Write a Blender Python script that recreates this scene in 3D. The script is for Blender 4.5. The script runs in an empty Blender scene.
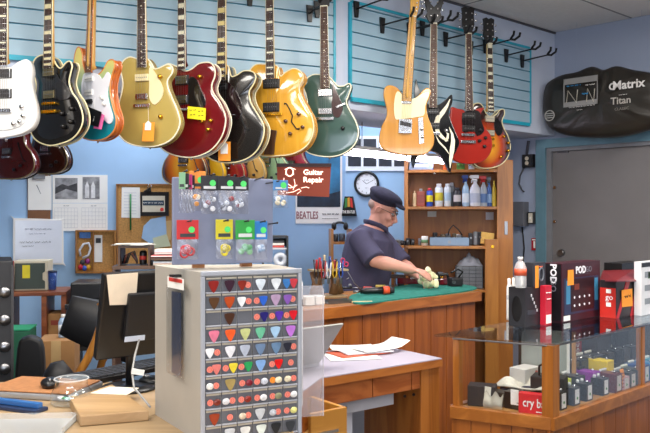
import bpy, bmesh, math, random
from mathutils import Vector, Matrix, Euler
random.seed(7)
R = math.radians
SC = bpy.context.scene
COL = SC.collection
F, CX, CY, HC = 747.0, 325.0, 216.5, 1.5
# ---------------------------------------------------------------- helpers
def P(px, py, Y):
    return Vector(((px - CX) / F * Y, Y, HC - (py - CY) / F * Y))
def ZH(py, Y): return HC - (py - CY) / F * Y
def lin(h):
    h = h.lstrip('#'); o = []
    for i in (0, 2, 4):
        c = int(h[i:i+2], 16) / 255
        o.append(c / 12.92 if c <= .04045 else ((c + .055) / 1.055) ** 2.4)
    return (*o, 1)
MATS = {}
def mat(h, rough=.5, metal=0, var=.08, scale=12, coat=0, bump=0, spec=.5):
    key = ('m', h, rough, metal, var, scale, coat, bump)
    if key in MATS: return MATS[key]
    m = bpy.data.materials.new('paint_' + h.strip('#')); m.use_nodes = True
    nt = m.node_tree; b = nt.nodes['Principled BSDF']
    b.inputs['Roughness'].default_value = rough; b.inputs['Metallic'].default_value = metal
    b.inputs['Coat Weight'].default_value = coat; b.inputs['Coat Roughness'].default_value = .06
    c = lin(h)
    tc = nt.nodes.new('ShaderNodeTexCoord'); n = nt.nodes.new('ShaderNodeTexNoise')
    n.inputs['Scale'].default_value = scale; n.inputs['Detail'].default_value = 4
    nt.links.new(tc.outputs['Object'], n.inputs['Vector'])
    r = nt.nodes.new('ShaderNodeValToRGB')
    r.color_ramp.elements[0].position = .3; r.color_ramp.elements[1].position = .7
    r.color_ramp.elements[0].color = (*[x * (1 - var) for x in c[:3]], 1)
    r.color_ramp.elements[1].color = (*[min(1, x * (1 + var)) for x in c[:3]], 1)
    nt.links.new(n.outputs['Fac'], r.inputs['Fac']); nt.links.new(r.outputs['Color'], b.inputs['Base Color'])
    if bump:
        bp = nt.nodes.new('ShaderNodeBump'); bp.inputs['Strength'].default_value = bump; bp.inputs['Distance'].default_value = .01
        nt.links.new(n.outputs['Fac'], bp.inputs['Height']); nt.links.new(bp.outputs['Normal'], b.inputs['Normal'])
    MATS[key] = m; return m
def wood(h1, h2, stretch=(14, 14, 1.2), rough=.4, coat=0, planks=None, ring=3.0):
    key = ('w', h1, h2, stretch, rough, coat, planks)
    if key in MATS: return MATS[key]
    m = bpy.data.materials.new('wood_' + h1.strip('#')); m.use_nodes = True
    nt = m.node_tree; b = nt.nodes['Principled BSDF']; L = nt.links.new
    b.inputs['Roughness'].default_value = rough; b.inputs['Coat Weight'].default_value = coat
    tc = nt.nodes.new('ShaderNodeTexCoord'); mp = nt.nodes.new('ShaderNodeMapping'); mp.inputs['Scale'].default_value = stretch
    L(tc.outputs['Object'], mp.inputs['Vector'])
    n = nt.nodes.new('ShaderNodeTexNoise'); n.inputs['Scale'].default_value = 1.6; n.inputs['Detail'].default_value = 6; n.inputs['Distortion'].default_value = .8
    L(mp.outputs['Vector'], n.inputs['Vector'])
    mu = nt.nodes.new('ShaderNodeMath'); mu.operation = 'MULTIPLY'; mu.inputs[1].default_value = ring * 6
    si = nt.nodes.new('ShaderNodeMath'); si.operation = 'SINE'
    L(n.outputs['Fac'], mu.inputs[0]); L(mu.outputs[0], si.inputs[0])
    r = nt.nodes.new('ShaderNodeMapRange'); r.inputs['From Min'].default_value = -1; r.inputs['From Max'].default_value = 1
    L(si.outputs[0], r.inputs['Value'])
    mx = nt.nodes.new('ShaderNodeMix'); mx.data_type = 'RGBA'
    mx.inputs[6].default_value = lin(h1); mx.inputs[7].default_value = lin(h2); L(r.outputs[0], mx.inputs[0])
    L(mx.outputs[2], b.inputs['Base Color'])
    MATS[key] = m; return m
def glass(tint='#ffffff', rough=.02, alpha=.12, spec=.5):
    key = ('g', tint, rough, alpha)
    if key in MATS: return MATS[key]
    m = bpy.data.materials.new('clear_' + tint.strip('#')); m.use_nodes = True
    nt = m.node_tree; b = nt.nodes['Principled BSDF']; out = nt.nodes['Material Output']
    b.inputs['Base Color'].default_value = lin(tint); b.inputs['Roughness'].default_value = rough
    tr = nt.nodes.new('ShaderNodeBsdfTransparent'); tr.inputs['Color'].default_value = (.97, .98, .98, 1)
    fr = nt.nodes.new('ShaderNodeLayerWeight'); fr.inputs['Blend'].default_value = .5
    pw = nt.nodes.new('ShaderNodeMath'); pw.operation = 'POWER'; pw.inputs[1].default_value = 3.2; nt.links.new(fr.outputs['Facing'], pw.inputs[0])
    ad = nt.nodes.new('ShaderNodeMath'); ad.operation = 'MAXIMUM'; ad.inputs[1].default_value = alpha
    mx = nt.nodes.new('ShaderNodeMixShader')
    nt.links.new(pw.outputs[0], ad.inputs[0]); nt.links.new(ad.outputs[0], mx.inputs[0])
    nt.links.new(tr.outputs[0], mx.inputs[1])
    if alpha < .2:
        gl = nt.nodes.new('ShaderNodeBsdfGlossy'); gl.inputs['Roughness'].default_value = rough; gl.inputs['Color'].default_value = lin(tint)
        nt.links.new(gl.outputs[0], mx.inputs[2])
    else: nt.links.new(b.outputs[0], mx.inputs[2])
    nt.links.new(mx.outputs[0], out.inputs['Surface'])
    MATS[key] = m; return m
def emis(h, s):
    key = ('e', h, s)
    if key in MATS: return MATS[key]
    m = bpy.data.materials.new('glow_' + h.strip('#')); m.use_nodes = True
    b = m.node_tree.nodes['Principled BSDF']
    b.inputs['Base Color'].default_value = lin(h); b.inputs['Emission Color'].default_value = lin(h); b.inputs['Emission Strength'].default_value = s
    MATS[key] = m; return m
def burst(inner, mid, outer, cx, cz, rad, rough=.15, axis=None):
    """painted sunburst: radial in the body's own x/z; axis='z' is a top to bottom fade finish"""
    m = bpy.data.materials.new('burst_' + inner.strip('#')); m.use_nodes = True
    nt = m.node_tree; b = nt.nodes['Principled BSDF']; L = nt.links.new
    b.inputs['Roughness'].default_value = rough; b.inputs['Coat Weight'].default_value = 1; b.inputs['Coat Roughness'].default_value = .05
    tc = nt.nodes.new('ShaderNodeTexCoord'); mp = nt.nodes.new('ShaderNodeMapping')
    L(tc.outputs['Object'], mp.inputs['Vector'])
    if axis == 'z':
        sx = nt.nodes.new('ShaderNodeSeparateXYZ'); L(mp.outputs[0], sx.inputs[0])
        v = nt.nodes.new('ShaderNodeMath'); v.operation = 'DIVIDE'; v.inputs[1].default_value = rad; L(sx.outputs[2], v.inputs[0]); fac = v.outputs[0]
    else:
        mp.inputs['Location'].default_value = (-cx / rad, 0, -cz / rad * .8); mp.inputs['Scale'].default_value = (1 / rad, 0, .8 / rad)
        v = nt.nodes.new('ShaderNodeVectorMath'); v.operation = 'LENGTH'; L(mp.outputs[0], v.inputs[0]); fac = v.outputs['Value']
    r = nt.nodes.new('ShaderNodeValToRGB'); e = r.color_ramp.elements
    e[0].color = lin(inner); e[0].position = .25; e[1].color = lin(outer); e[1].position = .95
    k = e.new(.62); k.color = lin(mid)
    L(fac, r.inputs['Fac']); L(r.outputs['Color'], b.inputs['Base Color'])
    return m

class MB:
    def __init__(s): s.bm = bmesh.new()
    def _f(s, vs, smooth=False):
        try:
            f = s.bm.faces.new(vs); f.smooth = smooth; return f
        except ValueError: return None
    def box(s, c, d, rot=None, b=0):
        m = Matrix.Translation(c) @ (Euler(rot).to_matrix().to_4x4() if rot else Matrix())
        hx, hy, hz = d[0]/2, d[1]/2, d[2]/2
        n0 = len(s.bm.verts)
        vs = [s.bm.verts.new(m @ Vector((x, y, z))) for x in (-hx, hx) for y in (-hy, hy) for z in (-hz, hz)]
        fs = [s._f([vs[i] for i in q]) for q in ((0,1,3,2),(4,6,7,5),(0,4,5,1),(2,3,7,6),(0,2,6,4),(1,5,7,3))]
        if b:
            es = list({e for f in fs for e in f.edges})
            r = bmesh.ops.bevel(s.bm, geom=es, offset=b, segments=2, affect='EDGES', profile=.6)
        return s
    def b2(s, x0, x1, y0, y1, z0, z1, b=0):
        return s.box(((x0+x1)/2, (y0+y1)/2, (z0+z1)/2), (abs(x1-x0), abs(y1-y0), abs(z1-z0)), None, b)
    def cyl(s, p0, p1, r0, r1=None, n=16, smooth=True):
        p0, p1 = Vector(p0), Vector(p1); r1 = r0 if r1 is None else r1
        d = (p1 - p0); q = d.to_track_quat('Z', 'Y').to_matrix() if d.length > 1e-9 else Matrix.Identity(3)
        A = [s.bm.verts.new(p0 + q @ Vector((math.cos(t)*r0, math.sin(t)*r0, 0))) for t in [2*math.pi*i/n for i in range(n)]]
        B = [s.bm.verts.new(p1 + q @ Vector((math.cos(t)*r1, math.sin(t)*r1, 0))) for t in [2*math.pi*i/n for i in range(n)]]
        for i in range(n): s._f([A[i], A[(i+1)%n], B[(i+1)%n], B[i]], smooth)
        s._f(A[::-1]); s._f(B); return s
    def tube(s, pts, r, n=8, closed=False, caps=True):
        pts = [Vector(p) for p in pts]; N = len(pts); rings = []
        rr = r if isinstance(r, list) else [r]*N
        up = Vector((0, 0, 1))
        for i, p in enumerate(pts):
            a = pts[(i-1) % N] if (closed or i) else p; c = pts[(i+1) % N] if (closed or i < N-1) else p
            t = (c - a).normalized() if (c-a).length > 1e-9 else Vector((0,0,1))
            if rings: u = pu - t*pu.dot(t)
            else:
                u = t.cross(up)
                if u.length < .05: u = t.cross(Vector((0, 1, 0)))
            u.normalize(); pu = u; v = t.cross(u).normalized()
            rr_ = rr[i]; ra, rb = rr_ if isinstance(rr_, (list, tuple)) else (rr_, rr_)
            rings.append([s.bm.verts.new(p + u*math.cos(k*2*math.pi/n)*ra + v*math.sin(k*2*math.pi/n)*rb) for k in range(n)])
        for i in range(N if closed else N-1):
            A, B = rings[i], rings[(i+1) % N]
            for k in range(n): s._f([A[k], A[(k+1)%n], B[(k+1)%n], B[k]], True)
        if not closed and caps: s._f(rings[0][::-1]); s._f(rings[-1])
        return s
    def lathe(s, prof, c=(0,0,0), n=24, axis='z', rot=None):
        m = Matrix.Translation(c) @ (Euler(rot).to_matrix().to_4x4() if rot else Matrix())
        rings = []
        for r, z in prof:
            rings.append([s.bm.verts.new(m @ Vector((r*math.cos(2*math.pi*k/n), r*math.sin(2*math.pi*k/n), z))) for k in range(n)])
        for A, B in zip(rings, rings[1:]):
            for k in range(n): s._f([A[k], A[(k+1)%n], B[(k+1)%n], B[k]], True)
        s._f(rings[0][::-1]); s._f(rings[-1]); return s
    def ell(s, c, r, n=16, m=10, rot=None):
        M = Matrix.Translation(c) @ (Euler(rot).to_matrix().to_4x4() if rot else Matrix())
        rings = []
        for j in range(1, m):
            a = math.pi*j/m - math.pi/2
            rings.append([s.bm.verts.new(M @ Vector((r[0]*math.cos(a)*math.cos(2*math.pi*k/n), r[1]*math.cos(a)*math.sin(2*math.pi*k/n), r[2]*math.sin(a)))) for k in range(n)])
        A0 = s.bm.verts.new(M @ Vector((0,0,-r[2]))); B0 = s.bm.verts.new(M @ Vector((0,0,r[2])))
        for A, B in zip(rings, rings[1:]):
            for k in range(n): s._f([A[k], A[(k+1)%n], B[(k+1)%n], B[k]], True)
        for k in range(n):
            s._f([A0, rings[0][(k+1)%n], rings[0][k]], True); s._f([rings[-1][k], rings[-1][(k+1)%n], B0], True)
        return s
    def prism(s, pts, y0, y1, b=0, arch=0, smooth=True):
        """pts: (x,z) outline; y0 is the front (towards -y), y1 the back"""
        pts = [Vector((p[0], p[1])) for p in pts]; n = len(pts)
        ar = sum(pts[i].x*pts[(i+1)%n].y - pts[(i+1)%n].x*pts[i].y for i in range(n))
        if ar < 0: pts = pts[::-1]
        def inset(d):
            o = []
            for i in range(n):
                a, p, c = pts[i-1], pts[i], pts[(i+1)%n]
                t = (c - a)
                t = t.normalized() if t.length > 1e-9 else Vector((1, 0))
                o.append(p + Vector((-t.y, t.x))*d)
            return o
        def ring(q, y): return [s.bm.verts.new((v.x, y, v.y)) for v in q]
        rs = []
        if arch:
            c = sum(pts, Vector((0,0)))/n; base = inset(b)
            for k, h in ((.12, 1), (.4, .92), (.68, .65), (.88, .25)):
                rs.append(ring([c + (v-c)*k for v in base], y0 - arch*h))
        if b:
            rs.append(ring(inset(b), y0)); rs.append(ring(inset(b*.3), y0+b*.3)); rs.append(ring(pts, y0+b))
            rs.append(ring(pts, y1-b)); rs.append(ring(inset(b), y1))
        else: rs.append(ring(pts, y0)); rs.append(ring(pts, y1))
        s._f(rs[0], bool(arch)); s._f(rs[-1][::-1])
        for A, B in zip(rs, rs[1:]):
            for i in range(n): s._f([A[i], B[i], B[(i+1)%n], A[(i+1)%n]][::-1] if False else [A[(i+1)%n], A[i], B[i], B[(i+1)%n]], smooth)
        return s
    def foot(s, pts, z0, z1):
        """vertical extrusion of an (x,y) footprint"""
        A = [s.bm.verts.new((p[0], p[1], z0)) for p in pts]; B = [s.bm.verts.new((p[0], p[1], z1)) for p in pts]
        n = len(pts); s._f(A[::-1]); s._f(B)
        for i in range(n): s._f([A[i], A[(i+1)%n], B[(i+1)%n], B[i]])
        return s
    def grid(s, fn, nu, nv, th=0):
        V = [[s.bm.verts.new(fn(i/nu, j/nv)) for j in range(nv+1)] for i in range(nu+1)]
        for i in range(nu):
            for j in range(nv): s._f([V[i][j], V[i+1][j], V[i+1][j+1], V[i][j+1]], True)
        return s
    def build(s, name, m, parent=None, loc=None, rz=0, kind=None, label=None, solid=0, sub=0, bev=0):
        bmesh.ops.recalc_face_normals(s.bm, faces=s.bm.faces)
        me = bpy.data.meshes.new(name); s.bm.to_mesh(me); s.bm.free()
        me.materials.append(m)
        o = bpy.data.objects.new(name, me); COL.objects.link(o)
        if parent: o.parent = parent
        if loc is not None: o.location = loc
        if rz: o.rotation_euler = (0, 0, rz)
        if kind: o['kind'] = kind
        if label: o['label'] = label
        if solid:
            k = o.modifiers.new('solid', 'SOLIDIFY'); k.thickness = solid; k.offset = 0
        if bev:
            k = o.modifiers.new('bev', 'BEVEL'); k.width = bev; k.segments = 2; k.limit_method = 'ANGLE'
        if sub:
            k = o.modifiers.new('sub', 'SUBSURF'); k.levels = sub; k.render_levels = sub
        return o
def thing(name, label, cat, loc=(0,0,0), rz=0, group=None):
    o = bpy.data.objects.new(name, None); COL.objects.link(o); o.location = loc; o.rotation_euler = (0, 0, rz)
    o.empty_display_size = .05
    o['label'] = label; o['category'] = cat
    if group: o['group'] = group
    return o
def tag(o, label, cat, group=None):
    o['label'] = label; o['category'] = cat
    if group: o['group'] = group
    return o
def text(name, s, m, parent, loc, rot=(R(90), 0, 0), size=.03, ext=.0006, bold=0, sx=1, align='CENTER', label=None):
    if name in ('handwriting', 'fine_print'):
        mb = MB(); W = len(s)*size*.52; x = -W/2; k = 0; rs_ = random.Random(len(s)*7+int(size*1e4))
        while x < W/2:
            l = rs_.uniform(.5, 1.6)*size
            pts = [(min(x+l*i/6, W/2), size*.22*math.sin(i*2.3+k)*(1 if name == 'handwriting' else .5), 0) for i in range(7)]
            mb.tube(pts, size*.05 if name == 'handwriting' else size*.09, 5); x += l+size*.35; k += 1
        o = mb.build(name, m, parent, loc=loc); o.rotation_euler = rot
        return o
    cu = bpy.data.curves.new(name, 'FONT'); cu.body = s; cu.size = size; cu.extrude = ext; cu.align_x = align; cu.align_y = 'CENTER'
    cu.offset = bold; cu.resolution_u = 2
    t = bpy.data.objects.new(name, cu)
    dg = bpy.context.evaluated_depsgraph_get()
    me = bpy.data.meshes.new_from_object(t, depsgraph=dg)
    bpy.data.objects.remove(t); bpy.data.curves.remove(cu)
    me.materials.clear(); me.materials.append(m)
    o = bpy.data.objects.new(name, me); COL.objects.link(o); o.parent = parent; o.location = loc; o.rotation_euler = rot; o.scale = (sx, 1, 1)
    if label: o['label'] = label
    return o
def smooth_loop(pts, n=4):
    out = []; N = len(pts)
    for i in range(N):
        p0, p1, p2, p3 = [Vector(pts[(i+k-1) % N]) for k in range(4)]
        for j in range(n):
            t = j/n
            out.append(.5*((2*p1) + (-p0+p2)*t + (2*p0-5*p1+4*p2-p3)*t*t + (-p0+3*p1-3*p2+p3)*t**3))
    return out
class FR:
    """a vertical plane through a point, turned about z; maps photo pixels to the plane's own x,z"""
    def __init__(s, px, py, Y, yaw=0):
        s.o = P(px, py, Y); s.a = R(yaw)
    def __call__(s, px, py):
        u = (px - CX)/F; c, n = math.cos(s.a), math.sin(s.a)
        l = (u*s.o.y - s.o.x)/(c - u*n); Y = s.o.y + l*n
        return Vector((l, ZH(py, Y) - s.o.z))
def box_thing(name, label, cat, dims, loc, rz, m, b=.004, group=None):
    o = MB().box((0, 0, dims[2]/2), dims, None, b).build(name, m, loc=loc, rz=rz)
    return tag(o, label, cat, group)

# ---------------------------------------------------------------- materials
BLUE = mat('#9abde0', .7, var=.05, scale=2.5); LILAC = mat('#c2cadc', .7, var=.03, scale=2)
SLAT = mat('#9dbacb', .35, var=.07, scale=3); TEAL = mat('#1f8ca6', .4, var=.08)
CEIL = mat('#e8e5e2', .9, var=.03, scale=40); WHITE = mat('#e8e6e2', .5, var=.02); PAPER = mat('#ecebe6', .7, var=.02)
BLACK = mat('#121214', .35, var=.1); SATIN = mat('#1c1c1f', .55, var=.15); RUBBER = mat('#0e0e10', .8, var=.1)
CHROME = mat('#d8d8da', .15, 1, var=.02); GOLD = mat('#d9a531', .22, 1, var=.05); STEEL = mat('#8c8d90', .35, 1, var=.05)
CREAM = mat('#e9dcae', .35, var=.03); IVORY = mat('#f2ecd0', .35, var=.03)
OAK = wood('#a8692a', '#8a5220', (3, 12, 12), .35, .3); OAKV = wood('#a3642a', '#8a4e1c', (10, 10, .9), .38, .3)
PANELV = wood('#a2521a', '#8a4212', (9, 9, .8), .4, .3); HUTCH = wood('#b87a34', '#a5682a', (7, 7, .7), .45, .1)
ROSEW = wood('#4a2c1e', '#2e1a12', (20, 20, 2), .5); MAPLE = wood('#d8a95a', '#c99747', (20, 20, 2), .35, .3)
ORANGE = mat('#f79a2e', .7, var=.03); GREENDOT = mat('#58e070', .6); SALMON = mat('#f58a78', .6, var=.03); YELLOW = mat('#f3e21c', .6)
CORK = mat('#b98a4e', .9, var=.25, scale=90); CARD = mat('#a87c4e', .85, var=.06)
PBAG = glass('#e8e8ee', .38, .17); CLEAR = glass('#ffffff', .02, .05)

# ---------------------------------------------------------------- the room
def st(o): o['kind'] = 'structure'; return o
WL0, WC, WR1 = Vector((-3.3, 2.84)), Vector((.105, 4.406)), Vector((1.82, 5.92))
dL = (WC - WL0).normalized(); dR = (WR1 - WC).normalized()
nL = Vector((dL.y, -dL.x)); nR = Vector((dR.y, -dR.x))
CH = 2.96; SB = 2.138
st(MB().b2(-4, 5, -3, 8, -.05, 0).build('floor', mat('#6a6159', .8, var=.15, scale=60, bump=.1)))
c = MB().b2(-4, 5, -3, 8, CH, CH+.05).build('ceiling', CEIL); st(c)
g = MB()
for k in range(-3, 9):
    q = Vector((k*.61, 0)); 
    a = WR1 + dR*0 + Vector((.7071, -.7071))*(k*.61)
    g.box((a.x - dR.x*2.2, a.y - dR.y*2.2, CH-.001), (5, .012, .004), (0, 0, math.atan2(dR.y, dR.x)))
for k in range(1, 8):
    a = WR1 + Vector((.7071, -.7071))*1 - dR*(k*.61*2)
    g.box((a.x, a.y, CH-.001), (.012, 4, .004), (0, 0, math.atan2(dR.y, dR.x)))
g.build('trim_9', mat('#8d8c8c', .9), kind='structure')
# beam / soffit wall carrying the slatwall
jn = (nL + nR).normalized()
bk = WC - jn*(.55/jn.dot(nL))
L0b = WL0 - nL*.55; R1b = WR1 - nR*.55
st(MB().foot([WL0, WC, bk, L0b], SB, CH-.002).build('wall_left', LILAC))
st(MB().foot([WC, WR1, R1b, bk], SB, CH-.002).build('wall_right', LILAC))
g = MB()
p0 = WC + nR*.006; 
g.box(((WC.x+WR1.x)/2 + nR.x*.006, (WC.y+WR1.y)/2 + nR.y*.006, CH-.009), ((WR1-WC).length, .012, .014), (0, 0, math.atan2(dR.y, dR.x)))
st(g.build('trim_1', mat('#4b4b50', .6)))
# far walls behind the repair bench
BL0, BL1, BC1, BC2, DW = Vector((-3.6, 4.584)), Vector((.169, 6.317)), Vector((1.2, 6.0)), Vector((1.3, 6.1)), Vector((1.47, 6.27))
def wall(name, a, b, m, z1=CH-.002, th=.08):
    d = (b-a).normalized(); n = Vector((-d.y, d.x))
    return st(MB().foot([a, b, b + n*th, a + n*th], 0, z1).build(name, m))
wall('wall_back', BL0, BL1, BLUE); wall('wall_alcove', BL1, BC1, BLUE); wall('wall_corner', BC1, DW - Vector((.02, 0)), BLUE)
# door wall, with an opening for the door
dD = Vector((.7071, -.7071)); nD = Vector((-.7071, -.7071)); D0 = Vector((1.82, 5.92))
def onD(k, z, out=0): p = D0 + dD*k + nD*out; return Vector((p.x, p.y, z))
aD = -R(45)
def dwbox(mb, k0, k1, z0, z1, o0, o1):
    c = onD((k0+k1)/2, (z0+z1)/2, (o0+o1)/2); return mb.box(c, (k1-k0, abs(o1-o0), z1-z0), (0, 0, aD))
kd0, kd1 = -.085, 1.0
w = MB(); dwbox(w, -.52, kd0, 0, CH-.002, -.1, 0); dwbox(w, kd0, kd1, 2.05, CH-.002, -.1, 0); dwbox(w, kd1, 3, 0, CH-.002, -.1, 0)
st(w.build('wall_door_side', mat('#98a2b8', .7, var=.04, scale=2)))
fr = MB(); dwbox(fr, kd0-.065, kd0+.02, 0, 2.045, -.06, .03); dwbox(fr, kd0-.065, kd1+.05, 2.045, 2.115, -.06, .03); dwbox(fr, kd1-.02, kd1+.05, 0, 2.045, -.06, .03)
st(fr.build('trim_2', mat('#5f8494', .5)))
fr = MB(); dwbox(fr, kd0+.02, kd0+.06, 0, 2.045, -.07, .012); dwbox(fr, kd0+.06, kd1-.02, 2.015, 2.045, -.07, .012)
st(fr.build('trim_3', mat('#77797f', .5)))
d = MB(); dwbox(d, kd0+.062, kd1-.022, .01, 2.012, -.06, -.012); door = st(d.build('door_1', mat('#6f6c6d', .55, var=.05, scale=5)))
for z, k in ((1.215, .055),):
    c = onD(k, z, -.012); c2 = onD(k, z, .018); MB().cyl(c, c2, .028, .024, 20).build('deadbolt', STEEL, door)
for z in (1.46, 1.73):
    MB().cyl(onD(.0, z, -.012), onD(.0, z, .004), .012, n=12).build('door_bolt', CHROME, door)
m = MB(); dwbox(m, kd0+.11, kd0+.2, 2.0, 2.012, -.012, .004); m.build('door_closer_catch', mat('#4f5054', .4, .5), door)

GW = mat('#6f6a66', .8, var=.1, scale=2)
st(MB().b2(-4, 5, -3.08, -3, 0, CH).build('wall_front', GW)); st(MB().b2(5, 5.08, -3, 8, 0, CH).build('wall_east', GW)); st(MB().b2(-4.08, -4, -3, 8, 0, CH).build('wall_west', GW))
for i_, x_ in enumerate((-1.9, 1.3)):  # unseen windows added behind the camera, their panes glow to show in reflections
    m = MB()
    for s in (-1, 1): m.b2(x_+s*1.2-.04, x_+s*1.2+.04, -3, -2.95, .75, 2.55); m.b2(x_-1.2, x_+1.2, -3, -2.95, 1.65+s*.9-.04, 1.65+s*.9+.04)
    m.b2(x_-.02, x_+.02, -3, -2.95, .75, 2.55)
    w_ = m.build('window_%d' % (i_+1), mat('#3a3a3c', .4), kind='structure')
    MB().b2(x_-1.16, x_+1.16, -2.99, -2.98, .79, 2.51).build('daylit_pane', emis('#dfeaff', 2.2), w_)
# ---------------------------------------------------------------- slatwall panels
def slatpanel(label, A, d, n, t0, t1, z0, z1, phase=2.29):
    ang = math.atan2(d.y, d.x); c = A + d*t0
    t = thing('slatwall_panel', label, 'slatwall', (c.x, c.y, z0), ang)
    W = t1 - t0; H = z1 - z0
    MB().b2(0, W, -.006, -.001, 0, H).build('groove_backing', mat('#1c7f9c', .4, var=.08), t)
    m = MB(); k = phase
    while k - .0765 > z0: k -= .0765
    z = max(z0, k)
    zs = [z0]; q = k
    while q < z1:
        if q > z0+.01: zs.append(q)
        q += .0765
    zs.append(z1)
    for a, b in zip(zs, zs[1:]):
        m.b2(.012, W-.012, -.018, -.006, a - z0 + .004, b - z0 - .004)
    m.build('slats', SLAT, t)
    e = MB(); e.b2(0, .016, -.022, -.006, 0, H); e.b2(W-.016, W, -.022, -.006, 0, H); e.b2(.016, W-.016, -.024, -.006, -.022, .003); e.b2(.016, W-.016, -.022, -.006, H-.003, H+.014)
    e.build('edge_trim', mat('#25a3bd', .35, var=.1), t)
    return t
slatpanel('blue slatwall panel with teal grooves behind the eight guitars on the left', WL0, dL, nL, .1, (WC-WL0).length-.055, 2.285, 2.82)
slatpanel('blue slatwall panel beside the ceiling corner with a row of black guitar hangers', WC, dR, nR, .04, 1.93, 2.205, 2.77)

def PZ(px, py, z):
    Y = (HC - z)*F/(py - CY); return Vector(((px-CX)/F*Y, Y, z))
# ---------------------------------------------------------------- hangers
def hanger(A, d, n, t, z, L=.25, tilt=.05, gap=.024, label='', group=None):
    a = math.atan2(d.y, d.x); c = A + d*t + n*.012
    h = thing('guitar_hanger', label, 'hanger', (c.x, c.y, z), a, group)
    MB().prism([(-.022, .045), (.022, .045), (.013, -.05), (-.013, -.05)], -.024, -.010, b=.003).build('bracket', BLACK, h)
    MB().tube([(0, -.022, 0), (0, -L+.04, tilt*.4), (0, -L, tilt*.5)], .0055).build('arm', STEEL if 0 else BLACK, h)
    m = MB(); m.tube([(-gap-.012, -L-.045, tilt*.5+.045), (-gap-.01, -L-.04, tilt*.5+.02), (-gap, -L-.01, tilt*.5), (0, -L, tilt*.5), (gap, -L-.01, tilt*.5), (gap+.01, -L-.04, tilt*.5+.02), (gap+.012, -L-.045, tilt*.5+.045)], .008)
    m.build('padded_fork', RUBBER, h)
    return h
def t_at(px, A, d, out=0, n=None):
    u = (px - CX)/F; B = A + (n*out if n else Vector((0, 0)))
    return (u*B.y - B.x)/(d.x - u*d.y)
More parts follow.
